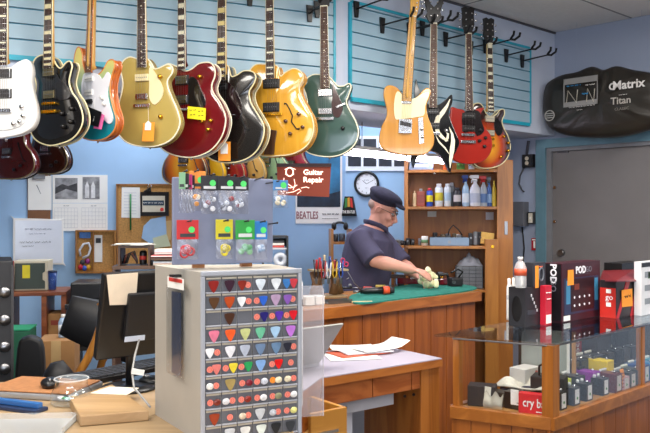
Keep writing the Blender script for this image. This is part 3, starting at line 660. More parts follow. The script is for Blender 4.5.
m = MB(); m.b2(LB-.02, LB, .018, .56, 0, BT-.03); m.b2(0, .02, .018, .56, 0, BT-.03); m.b2(.02, LB-.02, .03, .54, .08, .1); m.build('carcass', PBN, t)
def onB(px, py, z=None): return PZ(px, py, z or BT)
# green mat
fm = MB(); q = [(352, 303), (365, 304.5), (400, 300), (440, 295.5), (474, 290.5), (472, 287), (445, 284), (415, 285), (380, 290.5), (352, 296)]
pts = [PZ(x, y, BT) for x, y in q]; c0 = pts[0].copy()
fp = smooth_loop([(p.x-c0.x, p.y-c0.y) for p in pts], 4)
fp = [v for v in fp]
fm.foot(fp, .001, .009)
tag(fm.build('work_mat', mat('#1f7a6c', .95, var=.2, scale=30, bump=.3), loc=(c0.x, c0.y, BT)), 'teal green towelling mat spread on the repair bench', 'mat')
# ---------------------------------------------------------------- the man
MY = 5.38
def MP(px, py, dy=0): return P(px, py, MY+dy)
mo = P(356, 216, MY); mo.z = 0
def remesh(mb, name, m, parent, vox=.007, sm=4):
    bmesh.ops.recalc_face_normals(mb.bm, faces=mb.bm.faces)
    me = bpy.data.meshes.new('tmp'); mb.bm.to_mesh(me); mb.bm.free()
    o = bpy.data.objects.new('tmp', me); COL.objects.link(o)
    k = o.modifiers.new('r', 'REMESH'); k.mode = 'VOXEL'; k.voxel_size = vox; k.use_smooth_shade = True
    s = o.modifiers.new('s', 'SMOOTH'); s.factor = .5; s.iterations = sm
    dg = bpy.context.evaluated_depsgraph_get(); dg.update()
    me2 = bpy.data.meshes.new_from_object(o.evaluated_get(dg)); bpy.data.objects.remove(o); bpy.data.meshes.remove(me)
    me2.name = name; me2.materials.clear(); me2.materials.append(m)
    for p in me2.polygons: p.use_smooth = True
    r = bpy.data.objects.new(name, me2); COL.objects.link(r); r.parent = parent
    return r
man = thing('person', 'man in flat cap, glasses and dark purple short-sleeved shirt bending over the bench', 'person', mo)
def L(p): return p - mo
SKIN = mat('#d99c88', .5, var=.06, scale=14); SHIRT = mat('#47435c', .85, var=.12, scale=9, bump=.2)
hips = MP(356, 302); hipz = hips.z
pel, wai, che, ups, nkb, nkt = [L(MP(*a)) for a in ((362,300),(364,282),(368,258),(370,238),(375,227),(379,216))]
shR, elR, wrR = L(MP(360,240,-.17)), L(MP(375,261,-.28)), L(MP(414,270,-.33))
shL, elL, wrL = L(MP(380,238,.17)), L(MP(402,264,.06)), L(MP(420,277,-.16))
hC = L(MP(382.5,209.5,-.01)); ft = R(24)
hf = Vector((math.cos(ft)*.93, -.37*math.cos(ft), -math.sin(ft))).normalized(); hl = Vector((0,0,1)).cross(hf).normalized(); hu = hf.cross(hl).normalized()
HM = Matrix((hf, hl, hu)).transposed().to_4x4(); HM.translation = hC; HS = 1.08
HE = HM.to_euler()
def HP(x, y, z): return HM @ (Vector((x, y, z))*HS)
b = MB()
b.tube([pel+Vector((0,0,-.06)), pel, wai, che, ups, nkb], [(.15,.16),(.17,.17),(.165,.17),(.17,.18),(.15,.17),(.07,.075)], 20)
b.tube([nkb+Vector((-.02,0,-.04)), nkb, nkt, HP(-.02,0,-.02)], [.075,.066,.06,.062], 16)
b.ell(HP(-.012,0,.03), (.098,.076,.095), 24, 16, HE); b.ell(HP(.03,0,-.04), (.064,.06,.082), 20, 14, HE); b.ell(HP(.052,0,-.095), (.034,.036,.028), 14, 10, HE)
b.ell(HP(.05,0,-.078), (.04,.046,.035), 14, 10, HE)
b.tube([HP(.082,0,.018), HP(.1,0,-.01), HP(.117,0,-.035), HP(.1,0,-.05)], [.009,.012,.0165,.013], 10)
for s in (-1, 1):
    b.ell(HP(.108,s*.013,-.043), (.011,.009,.009), 10, 8, HE); b.ell(HP(.078,s*.03,.03), (.02,.028,.01), 10, 8, HE); b.ell(HP(.07,s*.036,-.03), (.026,.022,.024), 10, 8, HE)
    e = HE.copy(); b.tube([HP(-.012,s*.078,-.035), HP(-.018,s*.086,-.015), HP(-.016,s*.09,.01), HP(.0,s*.087,.022), HP(.012,s*.08,.008), HP(.006,s*.078,-.02)], .0075, 8)
    b.ell(HP(-.002,s*.079,-.005), (.014,.007,.024), 10, 8, HE)
b.ell(HP(.093,0,-.067), (.012,.024,.007), 12, 8, HE); b.ell(HP(.088,0,-.08), (.012,.02,.007), 12, 8, HE)
def arm(sh, el, wr, side):
    b.tube([sh, sh.lerp(el,.5), el, el.lerp(wr,.3), el.lerp(wr,.75), wr], [.062,.054,.047,.05,.036,.03], 14)
    f = (wr-el).normalized(); dn = Vector((0,0,-1)); s = f.cross(dn).normalized()*side
    pc = wr + f*.05
    b.tube([wr-f*.01, wr+f*.02, wr+f*.055, wr+f*.085], [(.03,.022),(.036,.019),(.042,.017),(.04,.014)], 12)
    for i, ln in enumerate((.068,.078,.073,.058)):
        o = s*(-.032+.0215*i); k0 = wr+f*.082+o; k1 = k0+f*ln*.38+dn*.012; k2 = k1+f*ln*.12+dn*ln*.36; k3 = k2-f*ln*.2+dn*ln*.22
        b.tube([k0-f*.02, k0, k1, k2, k3], [.0095,.0095,.0088,.008,.007], 8)
    t0 = wr+f*.025-s*.03; b.tube([t0, t0+f*.03-s*.02+dn*.012, t0+f*.06-s*.014+dn*.03, t0+f*.08+dn*.042], [.014,.0125,.011,.009], 8)
arm(shR, elR, wrR, 1); arm(shL, elL, wrL, -1)
for s in (-1, 1):
    h = pel+Vector((0, s*.09, -.05)); kn = Vector((h.x+.02, h.y, .5)); an = Vector((h.x-.02, h.y, .09))
    b.tube([h, kn, an], [.09,.06,.04], 12); b.tube([an+Vector((-.03,0,-.04)), an+Vector((.06,-.02,-.05)), an+Vector((.17,-.03,-.06))], [.035,.038,.03], 10)
body = remesh(b, 'body', SKIN, man, .0065, 3)
# shirt
b = MB()
b.tube([pel+Vector((0,0,-.1)), pel, wai, che, ups, nkb+Vector((-.012,0,-.008))], [(.17,.175),(.183,.185),(.18,.185),(.19,.198),(.17,.19),(.092,.095)], 24)
for sh, el in ((shR, elR), (shL, elL)):
    b.tube([ups.lerp(sh,.5), sh, sh.lerp(el,.45), sh.lerp(el,.85), sh.lerp(el,1.0)], [.085,.083,.078,.08,.084], 18)
remesh(b, 'shirt', SHIRT, man, .009, 3)
b = MB(); cb = nkb+Vector((-.004,0,.012))
for s in (-1, 1):
    b.tube([cb+Vector((-.075,0,.03)), cb+Vector((-.04,s*.07,.025)), cb+Vector((.03,s*.072,.0)), cb+Vector((.085,s*.03,-.03)), cb+Vector((.09,s*.05,-.055))], [(.006,.016),(.006,.018),(.006,.02),(.006,.018),(.004,.006)], 8)
b.build('shirt_collar', SHIRT, man)
b = MB()
for s in (-1, 1):
    h = pel+Vector((0, s*.09, -.03)); b.tube([h+Vector((0,-s*.02,.06)), h, Vector((h.x+.02, h.y, .5)), Vector((h.x-.02, h.y, .1))], [.13,.115,.085,.075], 14)
b.build('trousers', mat('#23252e', .9), man)
b = MB()
for s in (-1, 1):
    a0 = Vector((pel.x-.02, pel.y+s*.09, .05)); b.tube([a0+Vector((-.06,0,-.005)), a0+Vector((.03,0,-.002)), a0+Vector((.12,-.01,-.008)), a0+Vector((.19,-.02,-.015))], [(.035,.04),(.045,.045),(.046,.035),(.03,.026)], 12)
b.build('shoes', BLACK, man)
b = MB(); ce = (HM.to_3x3() @ Euler((0, R(4), 0)).to_matrix()).to_euler()
b.ell(HP(-.012,0,.09), (.132,.106,.052), 28, 16, ce); b.ell(HP(-.02,0,.06), (.107,.086,.055), 24, 14, ce); b.ell(HP(.1,0,.068), (.048,.078,.013), 20, 10, (HM.to_3x3() @ Euler((0, R(16), 0)).to_matrix()).to_euler())
b.ell(HP(-.06,0,.07), (.07,.08,.045), 20, 12, ce)
cap = remesh(b, 'flat_cap', mat('#2b2a3c', .95, var=.2, scale=25, bump=.3), man, .006, 4)
b = MB(); b.ell(HP(-.058,0,.012), (.052,.072,.045), 20, 12, HE); b.build('grey_hair', mat('#a98c80', .9, var=.15, scale=60), man)
b = MB()
for s in (-1, 1):
    c = [HP(.101-.004*abs(math.cos(k))-.006*(s*math.cos(k) > 0), s*.032+.021*math.cos(k), .004+.014*math.sin(k)) for k in [i*2*math.pi/16 for i in range(16)]]
    b.tube(c, .0016, 6, closed=True); b.tube([HP(.098,s*.053,.008), HP(.04,s*.079,.012), HP(-.01,s*.083,.012), HP(-.022,s*.084,-.008)], .0018, 6)
b.tube([HP(.104,-.011,.008), HP(.108,0,.011), HP(.104,.011,.008)], .0016, 6)
gl = b.build('glasses', BLACK, man)
for s in (-1, 1):
    MB().ell(HP(.086,s*.031,.003), (.0105,.011,.009), 12, 8, HE).build('eye', WHITE, man)
    MB().ell(HP(.0955,s*.031,-.001), (.003,.0048,.0048), 10, 8, HE).build('iris', SATIN, man)
    MB().tube([HP(.094,s*.014,.024), HP(.096,s*.03,.029), HP(.086,s*.047,.024)], .004, 6).build('eyebrow', mat('#8a7468', .9), man)
MB().tube([HP(.102,-.02,-.073), HP(.106,0,-.072), HP(.102,.02,-.073)], .0022, 6).build('mouth', mat('#a85a52', .6), man)

# ---------------------------------------------------------------- front desk with laptop
DT = .9
A = PZ(442.5, 358, DT); Bc = PZ(321, 377.5, DT); dd = Vector((A.x-Bc.x, A.y-Bc.y)); DL = dd.length; dd.normalize(); aDk = math.atan2(dd.y, dd.x); nk = Vector((-dd.y, dd.x))
t = thing('desk', 'oak-edged desk with a pale grey top, carrying the laptop and papers', 'desk', (Bc.x, Bc.y, 0), aDk)
# local: x along front, y back. angled front-left corner towards the camera
Lc = PZ(303, 391, DT); lcx = (Vector((Lc.x, Lc.y)) - Vector((Bc.x, Bc.y))); lx, ly = lcx.dot(dd), lcx.dot(nk)
foot = [(0, 0), (DL, 0), (DL, .43), (lx*1.1, .43), (lx*1.1, ly*1.1)]
MB().foot([(x*.995 if x > 0 else x, y) for x, y in foot], DT-.004, DT).build('laminate_top', mat('#a8a2b2', .35, var=.03), t)
MB().foot(foot, DT-.036, DT-.0045).build('oak_edge', wood('#a4622a', '#8c4f1e', (2, 9, 9), .4, .2), t)
DRW = wood('#9e5a2c', '#84441c', (2.5, 8, 8), .45)
for i, (a, b_) in enumerate(((.006, .26), (.265, .47), (.475, DL-.12))):
    MB().b2(DL*0+a if i == 0 else a, b_, .012, .03, DT-.115, DT-.038, .003).build('drawer_front', DRW, t)
MB().b2(DL-.115, DL-.005, .012, .42, .0, DT-.037, .003).build('side_panel', OAKV, t)
MB().foot([(0,.006),(lx*1.0, ly*1.0+.012),(lx*1.0+.02, ly*1.0+.04),(0,.03)], 0.0, DT-.037).build('side_panel', OAKV, t)
MB().b2(.03, DL-.115, .38, .40, .0, DT-.12).build('back_panel', mat('#8f929b', .6), t)
m = MB(); m.b2(.0, DL-.13-.12, .03, .045, DT-.165, DT-.118, .002); o = m.build('steel_rail', mat('#a9abb4', .4, .3), t)
for x in (.14, .45, .5): MB().cyl((x, .026, DT-.14), (x, .031, DT-.14), .006, n=12).build('rail_bolt', BLACK, o)
m = MB(); m.b2(.0, .19, .05, .07, .0, DT-.166); m.build('white_leg_panel', mat('#a9abb4', .5), t)
# open drawer
ds = PZ(300, 425, .8)
dr = MB(); q0 = P(346, 410, 2.5)
cD = thing('drawer', 'open oak drawer pulled out below the left end of the desk', 'drawer', (Bc.x-dd.x*.0, Bc.y, 0), aDk + R(0))
def loc_desk(px, py, Y): p = P(px, py, Y); r = Vector((p.x-Bc.x, p.y-Bc.y)); return r.dot(dd), r.dot(nk), p.z
x1, y1, z1 = loc_desk(347, 407, 2.52)
m = MB(); m.b2(x1-.15, x1, y1, y1+.016, z1-.13, z1, .002); m.build('drawer_side', OAKV and wood('#c08a3c', '#ae7730', (2.5, 8, 8), .4, .2), cD)
m = MB(); m.b2(x1-.016, x1, y1+.017, y1+.20, z1-.13, z1, .002); m.build('drawer_face', wood('#c08a3c', '#ae7730', (2.5, 8, 8), .4, .2), cD)
m = MB(); m.b2(x1-.15, x1-.017, y1+.185, y1+.20, z1-.13, z1, .002); m.build('drawer_side', wood('#c08a3c', '#ae7730', (2.5, 8, 8), .4, .2), cD)
m = MB(); m.b2(x1-.15, x1-.017, y1+.017, y1+.184, z1-.12, z1-.112); m.build('drawer_bottom', wood('#c9a064', '#b98c50', (2.5, 8, 8), .5), cD)
m = MB(); m.b2(x1-.15, x1-.04, y1-.006, y1, z1-.075, z1-.065); m.build('drawer_runner', CHROME, cD)
# laptop seen from behind / side
p = PZ(320, 366, DT); t = thing('laptop', 'silver laptop standing half open on the desk behind the pick cabinet', 'laptop', (p.x, p.y, DT), R(41))
MB().b2(-.31, .0, .0, .22, .001, .015, .004).build('keyboard_base', mat('#9c9da2', .35, .5), t)
lo = MB().b2(-.31, 0, -.004, .004, 0, .222, .003).build('screen_lid', mat('#96958f', .4, .2), t, loc=(0, .004, .016)); lo.rotation_euler = (R(40), 0, 0)
# papers on the desk
for i, (x, y, w_, h_, a_, dz, mm, lb) in enumerate([(352, 357, .22, .16, 12, .001, PAPER, 'white sheet lying lowest in the desk paper pile'), (358, 354, .24, .15, 30, .004, mat('#b5553c', .6), 'red and brown magazine under the papers on the desk'),
        (364, 353, .22, .15, 22, .010, mat('#cfcfd6', .6), 'grey brochure in the middle of the desk paper pile'), (352, 351, .2, .14, 8, .016, PAPER, 'white sheet curling on top of the desk paper pile, left side'), (380, 352, .24, .13, 34, .022, PAPER, 'long white sheet with a lifted corner, right side of the desk pile')]):
    p = PZ(x, y, DT)
    def fn(u, v, W=w_, H=h_, k=i): return Vector(((u-.5)*W, (v-.5)*H, .004*math.sin(u*3+k)*(k > 2)+(.03*max(0, u-.75)**1.2*4*(k == 4))))
    m = MB(); m.grid(fn, 10, 6); tag(m.build('paper_sheet' if mm == PAPER else 'magazine', mm, loc=(p.x, p.y, DT+dz+.002), rz=R(a_), solid=.0012 if mm == PAPER else .004), lb, 'paper' if mm == PAPER else 'magazine')

# ---------------------------------------------------------------- glass display case
CT = 1.0
K0 = PZ(554.5, 343.5, CT); KL = PZ(434, 334.5, CT)
vR = Vector((.73, .683)).normalized(); aR = math.atan2(vR.y, vR.x); vL = (Vector((KL.x, KL.y))-Vector((K0.x, K0.y))); LL = vL.length; vL.normalize()
LRt = 1.45
t = thing('display_case', 'oak-framed glass display case full of effects pedals, boxes standing on its top', 'display case', (K0.x, K0.y, 0), 0)
def K(a, b_, z): q = vL*a + vR*b_; return Vector((q.x, q.y, z))
top = [K(0,0,0), K(0,LRt,0), K(LL,LRt,0), K(LL,0,0)]
MB().foot([(v.x, v.y) for v in top], CT-.008, CT).build('glass_top', glass('#dfe8ee', .015, .16), t)
def bar(mb, a0, b0, a1, b1, z0, z1, w):
    p0, p1 = K(a0, b0, 0), K(a1, b1, 0); d = (p1-p0); l = d.length; a = math.atan2(d.y, d.x); c = (p0+p1)/2
    mb.box((c.x, c.y, (z0+z1)/2), (l, w, z1-z0), (0, 0, a), .002)
CW = wood('#a8682a', '#90551f', (2, 7, 7), .35, .3); CWV = wood('#a8682a', '#90551f', (8, 8, .8), .35, .3)
zb = .70
LG = LL; LL = LL - .055
for nm, (a, b_) in (('corner_post', (.03, .03)), ('corner_post', (LL-.03, .03)), ('corner_post', (.03, LRt-.03)), ('corner_post', (LL-.03, LRt-.03)), ('corner_post', (.03, .84))):
    c = K(a, b_, 0); w_ = .05 if a < .1 and b_ < .1 else .03
    MB().box((c.x, c.y, (zb+CT-.01)/2), (w_, w_, CT-.01-zb), (0, 0, aR), .002).build(nm, CWV, t)
for nm, (a0, b0, a1, b1) in (('bottom_rail', (0.02, .015, LL-.01, .015)), ('bottom_rail', (.015, 0, .015, LRt)), ('bottom_rail', (LL-.015, .02, LL-.015, LRt))):
    m = MB(); bar(m, a0, b0, a1, b1, zb-.045, zb+.005, .034); m.build(nm, CW, t)
m = MB(); bar(m, .02, .012, LL-.02, .012, CT-.016, CT-.009, .012); bar(m, .012, .0, .012, LRt, CT-.016, CT-.009, .012); m.build('top_edge_strip', STEEL, t)
m = MB(); bar(m, .05, .02, LL-.04, .02, zb+.006, CT-.017, .004); m.build('glass_pane', glass('#e8f0f0', .01, .05), t)
m = MB(); bar(m, .02, .05, .02, LRt-.04, zb+.006, CT-.017, .004); m.build('glass_pane', glass('#e8f0f0', .01, .05), t)
m = MB(); m.foot([(v.x, v.y) for v in (K(.03,.03,0), K(.03,LRt-.03,0), K(LL-.03,LRt-.03,0), K(LL-.03,.03,0))], zb-.03, zb); m.build('case_floor', wood('#b98a55', '#a87843', (2, 6, 6), .5), t)
m = MB(); bar(m, LL*.45, .5, LL-.04, .5, zb+.002, CT-.02, .012); m.build('divider', mat('#a3aaa6', .4), t)
m = MB(); bar(m, LL*.36, .5, LL*.4, .5, zb+.002, CT-.02, .02); m.build('wooden_upright', wood('#b98a4e', '#a07238', (8,8,.8)), t)
m = MB(); bar(m, LL*.41, .49, LL*.44, .49, zb+.002, CT-.02, .012); m.build('white_upright', WHITE, t)
m = MB(); bar(m, LL-.03, .5, LL-.03, LRt-.03, zb+.002, CT-.02, .012); m.build('back_panel', mat('#33302e', .5), t)
m = MB(); bar(m, .05, LRt-.05, LL-.05, LRt-.05, zb+.002, CT-.02, .012); m.build('end_liner', mat('#33302e', .5), t)
nL_, nR_ = 5, 13
BW = wood('#9a5820', '#834716', (8, 8, .7), .4, .2)
for i in range(nL_):
    m = MB(); bar(m, .012+(LL-.02)*i/nL_+.001, .024, .012+(LL-.02)*(i+1)/nL_-.001, .024, .0, zb-.046, .016); m.build('base_board', BW, t)
for i in range(nR_):
    m = MB(); bar(m, .024, (LRt)*i/nR_+.001, .024, LRt*(i+1)/nR_-.001, .0, zb-.046, .016); m.build('base_board', wood('#9f5a26', '#86481b', (7, 7, .6), .4, .2), t)
m = MB(); bar(m, .03, LRt-.02, LL-.03, LRt-.02, 0, CT-.02, .02); m.build('end_panel', BW, t)
# cartons on the glass top ----------------------------------------
def carton(label, px, py, a, pr, pl, ytop, m, name='carton', cat='box', z=CT, dec=None, h=None, b=.0015):
    o = PZ(px, py, z); a = R(a)
    def ln(q, ang):
        u = (q-CX)/F; return (u*o.y-o.x)/(math.cos(ang)-u*math.sin(ang))
    W = ln(pr, a); D = ln(pl, a+math.pi/2); H = h or ZH(ytop, o.y)-z
    t = thing(name, label, cat, o, a)
    MB().b2(0, W, 0, D, 0, H, b).build('box_body', m, t)
    if dec: dec(t, W, D, H)
    return t
def face(t, m, x0, x1, z0, z1, name='printed_panel', y=-.0012):  # on the front
    return MB().b2(x0, x1, y, 0, z0, z1).build(name, m, t)
def side(t, m, y0, y1, z0, z1, name='printed_panel', x=-.0012):
    return MB().b2(x, 0, y0, y1, z0, z1).build(name, m, t)
DKG = mat('#26262b', .45, var=.1); MAR = mat('#3b1420', .4, var=.15); TX = mat('#ecebf0', .6)
SR = (R(90), 0, -R(90))
def d1(t, W, D, H):
    m = MB(); m.ell((0, D/2, H*.45), (.002, D*.32, H*.33), 24, 12); m.build('speaker_picture', BLACK, t)
    for i in range(5):
        text('lettering', '|||', TX, t, (W*.3+i*W*.07, -.0015, H*.8-i*.018), size=.014)
    face(t, mat('#3a3c44', .4), W*.12, W*.55, H*.3, H*.42)
def d2(t, W, D, H):
    text('fine_print', 'HELIX', PAPER, t, (W/2, -.002, H*.82), size=.018)
    text('fine_print', 'ROCK', PAPER, t, (W/2, -.002, H*.66), size=.016)
    face(t, PAPER, W*.1, W*.9, H*.04, H*.26, 'barcode_label')
def d3(t, W, D, H):
    text('lettering', 'POD', TX, t, (W*.47, -.002, H*.86), size=.047, bold=.0018)
    text('lettering', 'GO', mat('#77747f', .6), t, (W*.68, -.002, H*.86), size=.04)
    face(t, mat('#4a4250', .5), W*.38, W*.72, H*.785, H*.795)
    face(t, mat('#27314d', .35), W*.05, W*.95, H*.12, H*.74)
    face(t, mat('#3f83a8', .4), W*.1, W*.2, H*.3, H*.7, y=-.0016); face(t, mat('#3f83a8', .4), W*.84, W*.93, H*.3, H*.7, y=-.0016)
    face(t, mat('#2a1018', .4), W*.22, W*.82, H*.16, H*.72, 'device_picture', y=-.0025)
    face(t, mat('#7a3424', .4), W*.3, W*.42, H*.53, H*.63, 'screen_picture', y=-.0035)
    for r_ in range(2):
        for c_ in range(4): MB().cyl((W*(.3+.13*c_), -.004, H*(.26+.14*r_)), (W*(.3+.13*c_), -.002, H*(.26+.14*r_)), .006, n=10).build('knob_picture', TX, t)
    side(t, mat('#121016', .4), D*.05, D*.95, H*.02, H*.98)
    text('lettering', 'POD', TX, t, (-.003, D*.5, H*.82), (R(90), R(90), -R(90)), size=.045, bold=.0015)
    text('lettering', 'GO', mat('#77747f', .6), t, (-.003, D*.5, H*.62), (R(90), R(90), -R(90)), size=.04)
    face(t, PAPER, W*.04, W*.2, .006, .03, 'small_print')
    MB().prism([(W*.12, H*.62), (W*.28, H*.62), (W*.27, H*.88), (W*.13, H*.88)], -.004, -.003, smooth=False).build('price_tag', ORANGE, t, label='orange price tag')
def d4(t, W, D, H):
    m = MB(); m.prism([(0, 0), (W*.1, 0), (W*.55, H*.95), (W*.4, H)], -.002, 0, smooth=False); 
    m.build('red_stripe', mat('#c2202c', .4), t)
    m = MB(); m.prism([(W*.55, 0), (W*.98, 0), (W*.98, H*.7), (W*.8, H*.9)], -.0022, 0, smooth=False); m.build('red_stripe', mat('#c2202c', .4), t)
    side(t, mat('#c1281f', .4), .001, D, .0, H*.8)
    text('lettering', 'go', TX, t, (-.003, D*.4, H*.55), SR, size=.04)
    for z_ in (.3, .66): MB().b2(-.003, 0, D*.3, D*.6, H*z_, H*z_+.02).build('label', PAPER, t)
    MB().prism([(W*.2, H*.28), (W*.62, H*.26), (W*.6, H*.74), (W*.18, H*.74)], -.005, -.004, smooth=False).build('price_tag', ORANGE, t, label='orange handwritten tag')
    text('handwriting', '$449', SATIN, t, (W*.4, -.006, H*.55), size=.03)
carton('dark grey practice speaker box with an oval speaker picture on its left side', 525, 327.5, 43, 545, 508.5, 288, DKG, dec=d1)
carton('slim red carton with white lettering beside the dark speaker box', 545.5, 325.5, 43, 551.6, 540, 286, mat('#c01d34', .4), dec=d2)
carton('large maroon and black box lettered POD, tallest on the glass case', 562, 323, 43, 600, 545, 263.5, MAR, dec=d3)
carton('red and black gift box with an orange tag, lid slanting back', 616, 318.5, 43, 641, 600, 281, mat('#241a1e', .4), dec=d4)
o = PZ(616, 318.5, CT); lt = Vector((0,0,0))
lid_ = MB(); q = [P(599.5, 281, 3.78), P(616.5, 281.5, 3.55), P(641, 281, 3.83), P(634, 270, 4.0), P(603, 271, 4.05)]
cc = q[0]; vs_ = [lid_.bm.verts.new(v-cc) for v in q]; lid_._f(vs_)
t_ = lid_.build('carton_lid', mat('#6e1a20', .4), loc=cc, solid=.006); t_.name = 'dark_red_flap'; tag(t_, 'dark red printed flap tilted over the gift box with the orange tag', 'cardboard')
def d6(t, W, D, H):
    for z_ in (.2, .45, .7): face(t, mat('#8a9096', .5), W*.1, W*.8, H*z_, H*z_+.03)
    text('fine_print', 'RECORD', BLACK, t, (W*.4, -.002, H*.62), size=.024)
    face(t, BLACK, 0, W, H*.9, H*.98); face(t, mat('#486a44', .5), W*.2, W*.6, H*.68, H*.8)
carton('white printed interface box cut by the right picture edge', 641.5, 316, 43, 672, 634, 262, mat('#dcdde0', .4), dec=d6)
def d7(t, W, D, H):
    text('fine_print', 'SCARLETT', TX, t, (W*.45, -.002, H*.5), size=.016)
carton('flat black box lying behind the gift box, white lettering on its edge', 622, 309, 43, 646, 604, 263.5, BLACK, dec=d7)
def d8(t, W, D, H):
    m = MB(); m.tube([(W*.6+.02*math.cos(k), -.003, H*.5+.03*math.sin(k)) for k in [i*math.pi/5 for i in range(10)]], .004, 6, closed=True); m.build('headphone_picture', mat('#6d7078', .4), t)
    text('fine_print', 'AMP', mat('#d8604a', .5), t, (W*.6, -.003, H*.82), size=.022)
zA = CT + (ZH(288, PZ(525,327.5,CT).y)-CT)
carton('small dark amplifier box with a headphone picture, standing on the speaker box', 533, 284.5+2.5, 43, 545.5, 523, 263, mat('#30333b', .4), z=zA+.001, dec=d8)
# things around the boxes
sp = PZ(522, 287.5, zA)
t = thing('plastic_jug', 'clear plastic bottle with a red label standing on the dark speaker box', 'bottle', (sp.x-.01, sp.y-.03+.02, zA+.001), 0)
s_ = 1.0
MB().lathe([(.024,0),(.027,.006),(.027,.05),(.025,.055),(.027,.06),(.027,.09),(.018,.112),(.010,.12),(.010,.13)], n=24).build('bottle_body', glass('#ffffff', .05, .3), t)
MB().lathe([(.012,.126),(.012,.138),(.0001,.139)], n=18).build('cap', WHITE, t); MB().lathe([(.0278,.055),(.0278,.085)], n=24).build('label_band', mat('#c9502e', .5), t)
sp = P(537.5, 281, sp.y+.0)
t = thing('tag_card', 'orange card leaning on the small dark amplifier box', 'tag', (sp.x-.01, sp.y+.005-.03, zA+.0005), R(43)); MB().b2(-.012, .014, -.001, .001, 0, .1).build('card', ORANGE, t)
for i, (x, lb) in enumerate(((509, 'white plastic tube on the glass, left of the two'), (513.5, 'white plastic tube on the glass, right of the two'))):
    p = PZ(x, 324, CT); p = PZ(x, 320-i, CT)
    t = thing('cleaner_tube', lb, 'tube', p, 0)
    MB().lathe([(.012,0),(.013,.01),(.012,.16),(.007,.175),(.007,.2),(.0001,.203)], n=16).build('tube_body', WHITE, t); MB().lathe([(.0125,.1),(.0128,.101),(.0128,.12),(.0125,.121)], n=16).build('band', mat('#c9cacc', .4), t)
p = PZ(531, 318, CT); 
t = thing('card_stand', 'white counter card holder behind the plastic bottle', 'sign', (p.x+.02, p.y+.12, CT), R(30)); MB().b2(-.05, .05, 0, .004, 0, .26).build('white_card', PAPER, t); MB().b2(-.04, .04, -.03, .03, 0, .004).build('foot_plate', CLEAR, t)
text('fine_print', 'BUY NOW', SATIN, t, (0, -.002, .23), size=.016); MB().b2(-.045, .045, -.0015, 0, .18, .21).build('printed_stripe', mat('#9c9ca6', .5), t)
# ---------------------------------------------------------------- things on the far walls
dBk = (BL1-BL0).normalized(); nBk = Vector((dBk.y, -dBk.x)); aBk = math.atan2(dBk.y, dBk.x)
dA = (BC1-BL1).normalized(); nA = Vector((dA.y, -dA.x)); aA = math.atan2(dA.y, dA.x)
class WF:
    """frame on a wall: pixel -> local x,z"""
    def __init__(s, A, d, n, px, py, out=.0):
        t = t_at(px, A, d, out, n); c = A + d*t + n*out
        s.o = Vector((c.x, c.y, ZH(py, c.y))); s.a = math.atan2(d.y, d.x)
    def __call__(s, px, py):
        u = (px-CX)/F; c, n = math.cos(s.a), math.sin(s.a)
        l = (u*s.o.y-s.o.x)/(c-u*n); Y = s.o.y+l*n
        return Vector((l, ZH(py, Y)-s.o.z))
def quad(fr, pts, y0, y1, name, m, t, label=None, smooth=False, b=0):
    o = MB().prism([fr(*p) for p in pts], y0, y1, b=b, smooth=smooth).build(name, m, t)
    if label: o['label'] = label
    return o
def rect(fr, x0, y0, x1, y1, a, b_, name, m, t, label=None, bv=0): return quad(fr, [(x0,y0),(x1,y0),(x1,y1),(x0,y1)], a, b_, name, m, t, label, b=bv)
INK = mat('#33363c', .7); GREYP = mat('#77797d', .7)
# calendar pages
f = WF(BL0, dBk, nBk, 80, 231, .002)
for i, (x0, x1, lb, ph) in enumerate(((52.5, 79.5, 'wall calendar, left one of the pair, with a landscape photo', 0), (79.5, 107.5, 'wall calendar, right one of the pair, with a portrait photo of figures', 1))):
    t = thing('wall_calendar', lb, 'calendar', f.o, f.a)
    rect(f, x0, 175, x1, 203, -.004, 0, 'picture_page', PAPER, t); rect(f, x0, 203.3, x1, 231, -.006, 0, 'month_page', PAPER, t)
    rect(f, *((x0+2.5, 178, x1-2, 199) if ph == 0 else (x0+3, 177, x1-8, 199)), -.0055, -.004, 'printed_photo', mat('#8a8a8c', .6, var=.7, scale=14), t)
    if ph == 0: quad(f, [(55,188),(62,184),(68,186),(77,183),(77,192),(66,189),(55,194)], -.0062, -.0054, 'picture_shape', mat('#3c3c3e', .7, var=.4, scale=30), t)
    else:
        for x in (87, 93): quad(f, [(x-2,198),(x-2,186),(x,181),(x+2,186),(x+2,198)], -.0062, -.0054, 'picture_shape', mat('#d8d8d8', .7, var=.2, scale=30), t)
    m = MB()
    for k in range(6):
        a, b_ = f(x0+2, 208+k*4), f(x1-2, 208+k*4); m.b2(a.x, b_.x, -.0066, -.006, a.y, a.y+.002)
    for k in range(8):
        a, b_ = f(x0+2+(x1-x0-4)*k/7, 208), f(x0+2+(x1-x0-4)*k/7, 228); m.b2(a.x, a.x+.0015, -.0066, -.006, b_.y, a.y)
    m.build('date_grid', mat('#b9bbc2', .7), t)
    c = f((x0+x1)/2, 205.8); text('fine_print', 'aaaa', GREYP, t, (c.x, -.007, c.y), size=.018)
# clipboard
f = WF(BL0, dBk, nBk, 39, 220, .002); t = thing('clipboard', 'brown clipboard holding a white sheet, left of the calendars', 'clipboard', f.o, f.a)
rect(f, 27.5, 174, 50.5, 220, -.006, 0, 'board', mat('#7a4f2c', .6, var=.2), t); rect(f, 28, 176, 51.5, 210, -.009, -.006, 'sheet', PAPER, t)
rect(f, 33, 173, 45, 179, -.018, -.009, 'clip', STEEL, t, bv=.002); quad(f, [(36,185),(37,185),(41,194),(40.5,194)], -.0096, -.009, 'pen_mark', GREYP, t)
